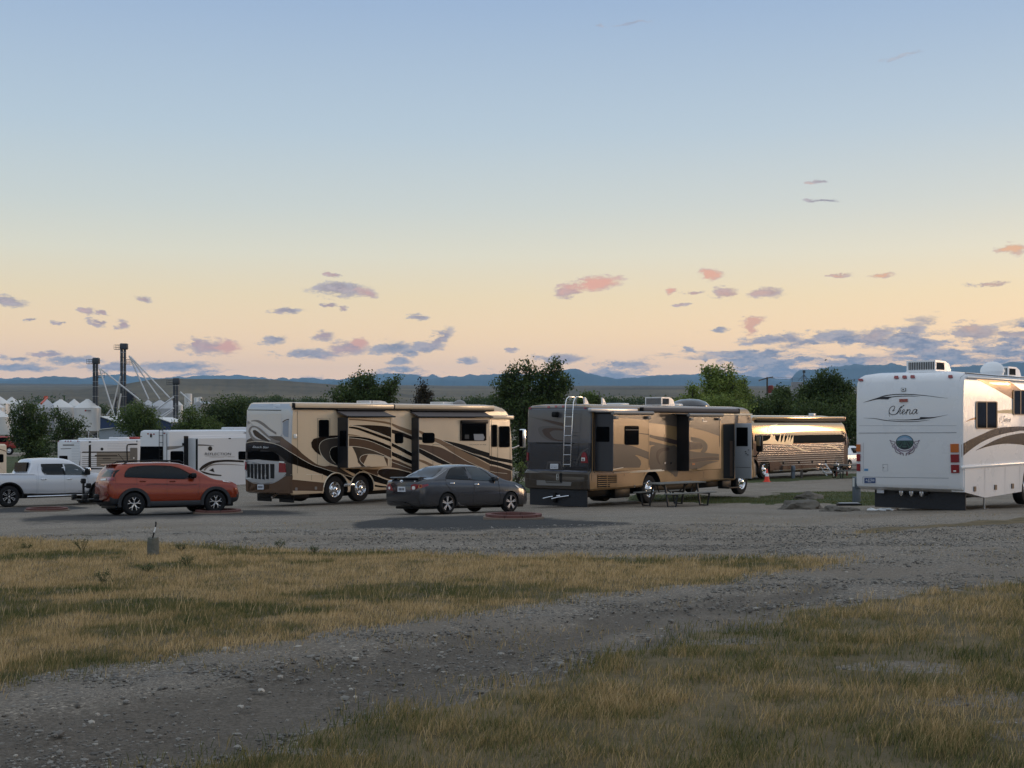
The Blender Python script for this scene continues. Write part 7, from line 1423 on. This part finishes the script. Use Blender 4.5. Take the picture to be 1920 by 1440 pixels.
grain_bin('small bin cone peeping out beside the blue grey one', 38, 757, 748.5, 10, 800, 326)
grain_bin('wide bin rising at the left edge behind the others', -4, 757, 742, 22, 805, 310)
grain_bin('nearer pale bin at the left edge with its cone half hidden', -8, 764, 756, 17, 808, 285)
grain_bin('nearest bin at the left edge, lowest of the group', -2, 782, 769, 22, 815, 262)
grain_bin('small galvanised cone bin left of the pair under the spouts', 278, 759, 750, 11, 800, 318, m=GALV)
grain_bin('ribbed bin in the middle under the spouts of the tall elevator', 300, 762, 750.5, 20, 800, 306, hopper=False, m=GALV)
grain_bin('ribbed bin behind the short elevator, right of the middle one', 320, 766, 751, 23, 800, 298, hopper=False, m=GALV)
grain_bin('narrow bin with a warm lit side just right of the short elevator', 335, 760, 753, 8, 800, 296, hopper=False)
def au():
    t = thing('auger', 'orange auger tube leaning over the bin roof', 'auger', Matrix.Identity(4)); mb = MB(); mb.tube([gp(77, 757, 290), gp(84, 750, 293), gp(88, 745.5, 296)], .22, ORNG, 8); p = gp(87, 746, 296); mb.rbox(p.x - .5, p.x + .3, p.y - .3, p.y + .3, p.z - .2, p.z + .4, ORNG, .08); mb.build('tube', t)
au()
def tank(label, x0, x1, yt, yb, Y, m=None):
    a = P3((x0 + x1) / 2, HZ, Y); zg = float(gz(a.x, a.y)); r = (x1 - x0) / 2 / FPX * Y; t = thing('storage_tank', label, 'tank', Matrix.Translation((a.x, a.y, zg)), 'white tanks behind the elevator'); mb = MB(); mb.lathe([(r, -.1), (r, P3(0, yt, Y).z - zg), (r * .9, P3(0, yt, Y).z - zg + .08), (0, P3(0, yt, Y).z - zg + .1)], m or BIN, 28); mb.build('shell', t)
    mb = MB(); zt_ = P3(0, yt, Y).z - zg
    for s_ in (.0, .35): mb.cyl((r * .9 * math.cos(-2 + s_), r * 1.02 * math.sin(-2 + s_), 0), (r * .9 * math.cos(-2 + s_), r * 1.02 * math.sin(-2 + s_), zt_), .04, GALV, n=5)
    mb.build('ladder', t)
tank('tall white tank just right of the short elevator', 346, 360, 739, 770, 330); tank('small white tank, left one of the low pair', 364, 372, 746, 770, 350); tank('small white tank, right one of the low pair', 371, 379, 745, 770, 356)
# long pale roof and blue buildings
def shed(label, pts, Y, dep, wallm, roofm, name='shed'):
    """pts: x0, x1, eave y left, eave y right, ridge (x,y), ground y"""
    x0, x1, yl, yr, (xr_, yr_), yg = pts; o = P3(x0, HZ, Y); zg = float(gz(o.x, o.y)) - .2; t = thing(name, label, 'shed', Matrix.Translation((o.x, o.y, zg))); f = lambda x, y: (P3(x, y, Y).x - o.x, P3(x, y, Y).z - zg)
    a, b, r = f(x0, yl), f(x1, yr), f(xr_, yr_); mb = MB(); mb.prism([(a[0], 0), a, r, b, (b[0], 0)], 1, 0, dep, wallm); mb.build('wall', t)
    mb = MB(); e = .25
    for p, q in ((a, r), (r, b)):
        if abs(q[0] - p[0]) < .05: continue
        d = Vector((q[0] - p[0], q[1] - p[1])).normalized(); n_ = Vector((-d.y, d.x)) * .14
        if n_.y < 0: n_ = -n_
        mb.prism([(p[0], p[1] + .02), (q[0], q[1] + .02), (q[0] + n_.x, q[1] + n_.y), (p[0] + n_.x, p[1] + n_.y)], 1, -.4, dep + .4, roofm)
    mb.build('roof', t); mb = MB(); w_ = b[0] - a[0]; mb.box(w_ * .35, w_ * .6, -.06, .0, 0, min(3.0, a[1] * .6), DRK); mb.build('door', t); return t
shed('dark blue shed with a white sloping roof right of the big bin', (188, 222, 782, 793, (189, 781.6), 822), 262, 12, BLU, BIN)
shed('long low pale building with a blue wall behind the travel trailer', (186, 262, 806, 806, (224, 802), 828), 240, 10, mat('pale_cladding', srgb(150, 156, 164), .5), BIN, 'low_building')
shed('small blue gabled building left of the black roofed trailer top', (258, 321, 798, 793, (296, 784), 822), 200, 8, BLU, BIN)
tt = thing('camper', 'dark motorhome roof with a pale rounded nose behind the lettered trailer', 'motorhome', frame(P3(321, 0, 150).x, 150, float(gz(P3(321, 0, 150).x, 150)), 5)); bb = ringshell([(.4, 0, 4.4, 0, 2.4, .2, .5), (2.0, 0, 4.6, 0, 2.4, .2, .5), (2.9, .1, 4.1, 0, 2.4, .2, .5), (3.25, .2, 3.7, .1, 2.3, .2, .5), (3.3, .4, 3.4, .3, 2.1, .2, .5)], mat('camper_black', srgb(28, 28, 30), .25, coat=.5)); bb.build('body', tt)
boxpart(tt, 'roof_trim', .1, 3.9, -.03, .02, 3.12, 3.2, SLV, .02); boxpart(tt, 'bumper', 4.5, 4.9, .2, 2.2, 1.9, 2.9, CREAM, .15)
for xx in (.9, 3.4): wheel(tt, xx, .1, .35, .35, .2, .2, 'truck')
# bucket elevators
def elevator(label, x0, x1, ytop, Y, head=True, plat=(0,), railside=-1):
    xc = (x0 + x1) / 2; b = P3(xc, HZ, Y); zg = float(gz(b.x, b.y)); k = FPX / Y; t = thing('grain_elevator', label, 'grain elevator', Matrix.Translation((b.x, b.y, zg)), 'dark steel elevator towers in the grain yard'); H = P3(xc, ytop, Y).z - zg; w_ = (x1 - x0) / k
    mb = MB(); mb.rbox(-w_ / 2, -w_ * .08, -.3, .3, -.3, H - 1.2, TWR, .03, 1); mb.rbox(w_ * .12, w_ / 2, -.3, .3, -.3, H - 1.2, TWR, .03, 1)
    zz = 1.0
    while zz < H - 1.5: mb.box(-w_ / 2 - .04, w_ / 2 + .04, -.36, .36, zz, zz + .08, GALV if int(zz) % 2 else TWR); zz += 1.1
    mb.build('leg_casing', t)
    mb = MB(); mb.rbox(-w_ * .55, w_ * .85, -.6, .6, H - 1.5, H - .1, TWR, .25, 3); mb.build('head_box', t)
    for pz, sd_ in plat:
        mb = MB(); L = 1.3; a, c = (-w_ / 2 - L, -w_ / 2) if sd_ < 0 else (w_ / 2, w_ / 2 + L); z0 = H + pz; mb.box(a, c, -.6, .6, z0, z0 + .07, TWR)
        for x in (a, (a + c) / 2, c):
            for y in (-.6, .6): mb.cyl((x, y, z0), (x, y, z0 + 1.05), .035, TWR, n=5)
        for zz in (.5, 1.05):
            for y in (-.6, .6): mb.cyl((a, y, z0 + zz), (c, y, z0 + zz), .03, TWR, n=5)
        mb.build('platform', t)
    return t
elevator('shorter of the two tall elevator towers, just right of the big bin', 174.5, 183.5, 670, 300, plat=((-1.5, -1), (-4.6, 1)))
elevator('tallest elevator tower with spouts fanning down to the ribbed bins', 226, 236, 643, 300, plat=((-1.5, -1), (-4.8, 1)))
elevator('short elevator tower in front of the ribbed bins', 325, 334, 708, 290, plat=((-1.6, -1),))
elevator('small dark elevator low behind the tallest tower', 215, 219, 741, 330, plat=((-.9, -1), (-1, 1)))
def frame_tower():
    Y = 305; b = P3(244, HZ, Y); zg = float(gz(b.x, b.y)); t = thing('hopper_tower', 'dark box on steel legs right of the tallest elevator', 'hopper', Matrix.Translation((b.x, b.y, zg))); z = lambda py: P3(0, py, Y).z - zg
    mb = MB(); mb.rbox(-1.1, 1.1, -1, 1, z(757), z(737), mat('navy_box', srgb(30, 36, 52), .5), .1); mb.rbox(-.8, .2, -.6, .6, z(737), z(732), TWR, .1); mb.build('box', t)
    for x in (-1, 1):
        for y in (-.9, .9): mb = MB(); mb.cyl((x, y, -.2), (x, y, z(757)), .09, TWR, n=6); mb.build('leg', t)
frame_tower()
def pipes(label, lst, r=.16, m=None, name='spout'):
    for i, (lab, a, b, Y) in enumerate(lst):
        t = MB(); t.tube([gp(*a, Y), gp((a[0] + b[0]) / 2, (a[1] + b[1]) / 2, Y), gp(*b, Y)], r, m or PIPE, 8); o = t.build('spout_pipe'); tag(o, lab, 'spout pipe', label)
pipes('spout pipes of the grain elevators', [('long pale pipe from the shorter tall tower down to the small cone bin', (188, 691), (272, 758), 296), ('pale pipe from the shorter tall tower down to the blue shed', (187, 692), (217.5, 789), 294),
    ('dark thin pipe from the tallest tower to the small cone bin', (242, 667), (278.5, 748), 299), ('middle pipe from the tallest tower to the ribbed middle bin', (244, 669), (299.5, 748), 299), ('outermost pipe from the tallest tower towards the short elevator', (245, 669), (318, 746), 299),
    ('thin pipe leaning left across the tallest tower down to the shed roof', (226, 705), (207.5, 782), 297), ('pipe leaning down beside the tallest tower to the shed end', (227, 738), (219, 786), 297), ('short brace pipe low on the left of the sheds', (208, 768), (200, 779), 297), ('short brace pipe low on the right of the sheds', (222, 768), (226, 779), 297),
    ('curved galvanised pipe, upper one left of the short elevator', (326, 744), (293, 768), 288), ('curved galvanised pipe, lower one left of the short elevator', (326, 765), (300, 782), 287), ('thin galvanised pipe, lowest left of the short elevator', (324, 770), (304, 784), 286), ('pale pipe from the short elevator down to the tall tank', (338, 735), (359, 754), 288)], r=.17)
t = thing('shed', 'long pale sloping roof behind the tanks and the round tree', 'shed', Matrix.Identity(4)); mb = MB(); a, b, c, d = gp(341, 770, 310), gp(372, 752, 310), gp(378, 756, 310), gp(372, 775, 310)
mb.add([a, b, c, d, a + Vector((0, 10, 0)), b + Vector((0, 10, 0)), c + Vector((0, 10, 0)), d + Vector((0, 10, 0))], [(0, 1, 2, 3), (4, 7, 6, 5), (0, 4, 5, 1), (1, 5, 6, 2), (2, 6, 7, 3), (3, 7, 4, 0)], GALV); mb.build('roof', t, smooth=0); mb = MB(); mb.box(a.x + 1, c.x - .3, 312, 319, -1.6, 5.2, BIN); mb.build('wall', t)
# red farm truck glimpsed under the left tree
RD = mat('red_paint', srgb(150, 44, 34), .4, coat=.3); b = P3(18, 850, 170); t = thing('farm_truck', 'red farm truck glimpsed under the dark tree at the left edge', 'truck', Matrix.Translation((b.x - .6, 170, float(gz(b.x, 170)))))
mb = MB(); mb.rbox(-.9, .9, -1, 1, .9, 2.4, RD, .2, 3); mb.rbox(.7, 1.8, -.9, .9, .8, 1.6, RD, .15); mb.build('cab', t); mb = MB(); mb.rbox(-.3, .6, -1.02, 1.02, 1.6, 2.2, GLS, .05); mb.build('window', t); mb = MB(); mb.rbox(1.8, 5.0, -1.1, 1.1, 1.0, 1.9, BLK, .05); mb.build('bed', t)
for xx in (.9, 4.2): wheel(t, xx, -1.0, .5, .5, .3, .28, 'truck')
# concrete elevator far right, utility pole
def grainhouse():
    Y = 950; f = lambda x, y: P3(x, y, Y); o = f(1500, HZ); t = thing('grain_elevator', 'distant grey concrete grain elevator with a headhouse tower on the right', 'grain elevator', Matrix.Translation((o.x, Y, 0))); CON = mat('concrete', (.26, .25, .25, 1), .8, vary=.1, vscale=.1)
    z = lambda y: f(0, y).z; mb = MB(); mb.rbox(f(1488, 0).x - o.x, f(1508, 0).x - o.x, 0, 9, -3, z(716), CON, .1); mb.rbox(f(1508, 0).x - o.x, f(1522, 0).x - o.x, 2, 9, -3, z(726), CON, .1); mb.build('wall', t)
    mb = MB(); mb.cyl((f(1509, 0).x - o.x, 3, z(716)), (f(1509, 0).x - o.x, 3, z(697)), .35, TWR, n=6); mb.rbox(f(1507, 0).x - o.x, f(1511.5, 0).x - o.x, 2.2, 3.8, z(699), z(694), TWR, .1)
    for x in (1498, 1520, 1504, 1515): mb.cyl((f(x, 0).x - o.x, 3, z(714)), (f(1509, 0).x - o.x, 3, z(702)), .16, TWR, n=5)
    mb.cyl((f(1487, 0).x - o.x, 3, z(716)), (f(1487, 0).x - o.x, 3, z(708)), .15, TWR, n=5); mb.build('headhouse', t)
grainhouse()
Y = 200; o = P3(1438.5, HZ, Y); zg = float(gz(o.x, Y)); t = thing('utility_pole', 'wooden utility pole with a tilted crossarm and a red transformer', 'utility pole', Matrix.Translation((o.x, Y, zg))); WOOD = mat('weathered_wood', (.09, .075, .062, 1), .85, bump=.4, bscale=20); z = lambda y: P3(0, y, Y).z - zg; xx = lambda x: P3(x, 0, Y).x - o.x
mb = MB(); mb.cyl((0, 0, -.3), (0, 0, z(707)), .17, WOOD, r1=.12); mb.build('pole', t); mb = MB(); mb.tube([(xx(1422), -.2, z(713.5)), (xx(1438), -.2, z(709)), (xx(1449), -.2, z(707))], .09, WOOD, 6); mb.build('crossarm', t)
mb = MB(); mb.lathe([(.38, 0), (.40, .1), (.40, 1.05), (.3, 1.15), (0, 1.17)], mat('transformer_red', srgb(120, 44, 40), .5), 16, Matrix.Translation((xx(1445), -.1, z(737)))); mb.build('transformer', t)
for x, y in ((1423, 715), (1426, 713), (1447, 709)): mb = MB(); mb.cyl((xx(x), -.2, z(y + 1)), (xx(x), -.2, z(y - 2)), .08, GRV, n=6); mb.build('insulator', t)
for i, (y0, y1, lab) in enumerate(((707, 709, 'upper thin wire running right from the utility pole'), (710, 714, 'lower thin wire running right from the utility pole'))):
    a = P3(1448, y0, 200); b = P3(1700, y1 - 6, 230); mb = MB(); mb.tube([a, a.lerp(b, .5) + Vector((0, 0, -.7)), b], .02, BLK, 4); tag(mb.build('wire'), lab, 'wire', 'overhead wires')

# ================================================================== things on the gravel
def gp_(px, py): X, Y = on_ground(px, py); return X, Y, float(gz(X, Y))
BRK = mat('red_concrete', srgb(110, 72, 66), .85, vary=.15, vscale=3, bump=.4, bscale=30); SOOT = mat('fire_pit_ash', (.03, .027, .025, 1), .95, bump=.5)
def fire_ring(label, px, pyb, wpx):
    X, Y, z = gp_(px, pyb); r = wpx / 2 / FPX * Y; Y += r * .9; X = (px - CX) / FPX * Y; z = float(gz(X, Y)); t = thing('fire_ring', label, 'fire ring', Matrix.Translation((X, Y, z)), 'low red fire rings at the camping pitches'); H = .12
    for i in range(10):
        a0 = 2 * math.pi * i / 10 + .012; a1 = 2 * math.pi * (i + 1) / 10 - .012; mb = MB(); pts = [(r * math.cos(a0 + (a1 - a0) * j / 6), r * math.sin(a0 + (a1 - a0) * j / 6)) for j in range(7)] + [(r * .80 * math.cos(a1 + (a0 - a1) * j / 6), r * .80 * math.sin(a1 + (a0 - a1) * j / 6)) for j in range(7)]
        mb.prism(pts, 2, -.1, H, BRK); mb.build('block', t, smooth=20)
    mb = MB(); mb.lathe([(r * 1.08, -.1), (r * 1.08, .055), (r * .99, .06)], mat('pale_footing', srgb(128, 112, 98), .9), 36, open_=True); mb.build('footing', t); mb = MB(); mb.lathe([(r * .81, .02), (0, .03)], SOOT, 24, open_=True); mb.build('ash_bed', t)
fire_ring('reddish fire ring by the front of the dark grey sedan', 963, 974.5, 108); fire_ring('reddish fire ring by the front wheel of the orange SUV', 409, 963.5, 86); fire_ring('low fire ring in front of the silver pickup', 88, 959.5, 76)
# picnic table with bent steel frames
STL = mat('steel_frame_dark', (.03, .032, .036, 1), .5, .4); PLK = mat('grey_plank', srgb(110, 110, 106), .75, vary=.12, vscale=2)
def table_at(label, px, py, head, s=1.0, plank=PLK):
    X, Y, z = gp_(px, py); t = thing('picnic_table', label, 'picnic table', frame(X, Y, z, head), 'picnic tables of the campground'); L = 2.3 * s
    for i in range(4): mb = MB(); mb.rbox(0, L, -.37 + i * .187, -.37 + i * .187 + .175, .74, .78, plank, .008, 1); mb.build('tabletop_plank', t)
    for sg in (-1, 1):
        for j in range(2): mb = MB(); y = sg * .60 + (j - .5) * .16 + sg * .08; mb.rbox(0, L, y - .07, y + .07, .43, .465, plank, .008, 1); mb.build('seat_plank', t)
    for xx in (.35, L - .35):
        for sg in (-1, 1):
            mb = MB(); mb.tube([(xx, sg * .80, .43), (xx, sg * .72, .02), (xx, sg * .40, .02), (xx, sg * .26, .74)], .035, STL, 6); mb.tube([(xx, sg * .80, .42), (xx, sg * .32, .42)], .03, STL, 6); mb.tube([(xx, sg * .1, .73), (xx + (.3 if xx < 1 else -.3), sg * .26, .45)], .02, STL, 6); mb.build('leg', t)
    return t
table_at('grey plank picnic table on bent steel legs beside the bronze motorhome', 1222, 951, 42)
table_at('distant picnic table before the front wheel of the touring bus', 1560, 897, 8, 1.2)
# boulders
RK = mat('boulder_rock', (.12, .105, .085, 1), .92, vary=.35, vscale=2.2, bump=.9, bscale=6)
def boulder(label, px, py, w_, h_, d_, rot, seed):
    X, Y, z = gp_(px, py); k = FPX / Y; bm = bmesh.new(); bmesh.ops.create_icosphere(bm, subdivisions=4, radius=1)
    for v in bm.verts:
        p = v.co.copy(); n = mnoise.fractal(p * 1.3 + Vector((seed, 0, 0)), 1.0, 2.0, 6) * .33; p *= 1 + n; p.z = p.z if p.z > 0 else p.z * .4
        v.co = Vector((p.x * w_ / 2 / k, p.y * d_ / 2, p.z * h_ / k * .66))
    me = bpy.data.meshes.new('boulder'); bm.to_mesh(me); bm.free(); me.materials.append(RK); me.polygons.foreach_set('use_smooth', [True] * len(me.polygons)); me.set_sharp_from_angle(angle=R(40))
    o = bpy.data.objects.new('boulder', me); COL.objects.link(o); o.location = (X, Y + d_ * .3, z - .03); o.rotation_euler = (0, 0, rot); tag(o, label, 'boulder', 'boulders at the edge of the lawn')
boulder('round mossy boulder, topmost and farthest of the three on the lawn edge', 1520, 936, 56, 20, 1.0, .2, 1.0); boulder('long pale boulder, front left one of the three', 1506, 955, 82, 27, 1.1, -.1, 5.0); boulder('low dark rough boulder between the pale one and the hookup post', 1578, 959, 72, 17, 1.0, .1, 9.0)
# posts
PGY = mat('pedestal_grey', srgb(104, 112, 122), .5, .2)
def pedestal(label, px, py, wpx, hpx, lean=0.0, m=PGY, num=None):
    X, Y, z = gp_(px, py); k = FPX / Y; t = thing('hookup_post', label, 'hookup post', frame(X, Y, z, 20, 0, lean)); w_ = wpx / k; h_ = hpx / k; mb = MB(); mb.rbox(-w_ / 2, w_ / 2, -.08, .08, -.2, h_, m, .012); mb.build('post', t); mb = MB(); mb.rbox(-w_ * .42, w_ * .42, -.13, -.075, h_ * .55, h_ * .92, m, .015); mb.build('socket_box', t)
    if num:
        mb = MB(); mb.box(-w_ * .55, -w_ * .5, -.06, .04, h_ * .62, h_ * .95, WHL); mb.build('number_sign', t)
    return t
pedestal('tall grey hookup post at the left corner of the white motorhome', 1606, 942, 13, 48, .0, num=True); pedestal('grey hookup post in front of the touring bus', 1487, 897, 6, 24); 
def post(label, px, py, wpx, hpx, m, name='post', cat='post'): X, Y, z = gp_(px, py); k = FPX / Y; mb = MB(); mb.rbox(-wpx / 2 / k, wpx / 2 / k, -.07, .07, -.2, hpx / k, m, .02); mb.lathe([(wpx * .6 / k, hpx / k), (wpx * .6 / k, hpx / k + .03), (0, hpx / k + .05)], m, 10); o = mb.build(name); o.location = (X, Y, z); tag(o, label, cat)
post('short brown wooden post in front of the touring bus', 1503, 897, 4.5, 14, WOOD); post('reddish stand pipe before the front wheel of the bus', 1568, 893, 2.5, 16, mat('rust_red', srgb(110, 52, 40), .7)); post('second reddish stand pipe at the edge of the white motorhome', 1588, 892, 2.5, 14, mat('rust_red', (0, 0, 0, 1)))
# traffic cone
X, Y, z = gp_(1438, 903.5); t = thing('traffic_cone', 'orange traffic cone with a white collar on the gravel', 'traffic cone', Matrix.Translation((X, Y, z))); CO = mat('cone_orange', srgb(232, 66, 42), .5); mb = MB(); mb.rbox(-.19, .19, -.19, .19, 0, .03, CO, .01); mb.lathe([(.15, .03), (.105, .30)], CO, 20, open_=True); mb.lathe([(.07, .48), (.03, .70), (0, .71)], CO, 20, open_=True); mb.build('cone', t); mb = MB(); mb.lathe([(.106, .30), (.07, .48)], WHT, 20, open_=True); mb.build('collar', t)
# folding step / sign by the bus
X, Y, z = gp_(1547, 892); t = thing('folding_steps', 'white folding steps under the side of the touring bus', 'steps', frame(X, Y, z, 20))
for i in range(2): mb = MB(); mb.tube([(i * .5 - .5, 0, .75), (i * .5, -.2, 0)], .035, WHT, 6); mb.build('rail', t)
for i in range(3): mb = MB(); mb.rbox(-.5 + i * .16, .02 + i * .16, -.22 - .02 * i, .02, .68 - i * .24, .71 - i * .24, WHT, .01); mb.build('tread', t)
# tree stump with a leaning rod in the left grass
X, Y, z = gp_(286, 1041); k = FPX / Y; t = thing('wooden_stump', 'weathered split wooden post stub standing in the dry grass', 'post', Matrix.Translation((X, Y, z)))
STW = mat('stump_wood', srgb(104, 104, 96), .9, vary=.25, vscale=9, bump=.8, bscale=25)
bm_ = MB(); ring = [(.085 * math.cos(a) * (1 + .12 * math.sin(3 * a + 1)), .08 * math.sin(a) * (1 + .1 * math.cos(4 * a))) for a in np.linspace(0, 2 * math.pi, 25)[:-1]]; ring = [(x * 10.5 / k / .085, y * 10 / k / .085) for x, y in ring]; n = len(ring); H = 33 / k
vs = [(x, y, -.1) for x, y in ring] + [(x * 1.02 + .004 * math.sin(i * 2.2), y, H * .5) for i, (x, y) in enumerate(ring)] + [(x * .96, y * .96, H + .008 * math.sin(i * 1.7)) for i, (x, y) in enumerate(ring)]
bm_.add(vs, [(j * n + i, j * n + (i + 1) % n, (j + 1) * n + (i + 1) % n, (j + 1) * n + i) for j in range(2) for i in range(n)] + [tuple(range(2 * n, 3 * n))], STW)
for a in (.06, -.05, .01): bm_.box(a - .003, a + .003, -.13, -.09, .02, H - .01, DRK) if False else None
bm_.build('stub', t, smooth=50)
X2 = X; rod = thing('marker_rod', 'thin black and white rod leaning up from the wooden stub', 'rod', Matrix.Translation((X, Y, z + H))); segs = [(0, 0, -.02), (.012, 0, .05), (.02, 0, .10), (.035, 0, .15), (.04, 0, .20), (.048, 0, .25), (.045, 0, .30)]
for i in range(6): mb = MB(); mb.tube([(a * 1.0, b, c * 30 / k / .30) for a, b, c in segs[i:i + 2]], .011, BLK if i not in (2, 3) else WHT, 6); mb.build('band', rod)
# rope / hose bundle, litter box by the post
X, Y, z = gp_(1650, 958); mb = MB(); mb.tube([(X - .30 + .1 * i + .05 * math.sin(i * 3), Y + .12 * math.sin(i * 1.9), z + .03 + .02 * (i % 2)) for i in range(9)], .022, WHT, 6); mb.tube([(X - .3 + .08 * i, Y - .1 + .08 * math.cos(i * 2.1), z + .03) for i in range(6)], .02, WHT, 6); tag(mb.build('hose'), 'bundle of white hose lying under the rear of the white motorhome', 'hose')
X, Y, z = gp_(1592, 948); mb = MB(); mb.rbox(X - .35, X + .35, Y - .2, Y + .2, z - .05, z + .07, BLK, .02); mb.rbox(X - .3, X + .3, Y - .16, Y + .16, z + .07, z + .09, GRV, .01); tag(mb.build('meter_box'), 'flat dark lid at the foot of the tall grey hookup post', 'meter box')
# weeds standing in the dry grass
WD = leafmat('weed_leaves', (.035, .05, .02, 1), (.06, .085, .035, 1), (.10, .13, .05, 1))
for i, (px, py, hp, lab) in enumerate(((155, 1036, 20, 'tallest weed in the dry grass, left of the wooden stub'), (193, 1094, 16, 'weed by itself in the middle of the dry grass'), (340, 1034, 10, 'low dark weed tuft just right of the wooden stub'), (350, 1062, 14, 'loose weed below and right of the wooden stub'), (275, 1076, 13, 'small weed in the grass below the wooden stub'), (525, 1028, 10, 'weed at the gravel edge left of the middle'), (590, 1038, 9, 'second weed at the gravel edge, right of the first'), (50, 1032, 9, 'low weed near the left edge at the gravel'))):
    X, Y, z = gp_(px, py); k = FPX / Y; t = thing('weed', lab, 'weed', Matrix.Translation((X, Y, z)), 'weeds growing in the grass'); mb = MB(); g = random.Random(i); bl = []; H = hp / k * 1.2
    for q in range(9): a = g.uniform(0, 6.28); e = (math.cos(a) * H * .6, math.sin(a) * H * .6, H * g.uniform(.6, 1.1)); mb.tube([(0, 0, -.02), (e[0] * .5, e[1] * .5, e[2] * .55), e], .003, WD, 4); bl.append((e, (H * .22, H * .22, H * .22)))
    mb.build('stem', t); leaves('foliage', bl, 300, .010, WD, t, seed=i)
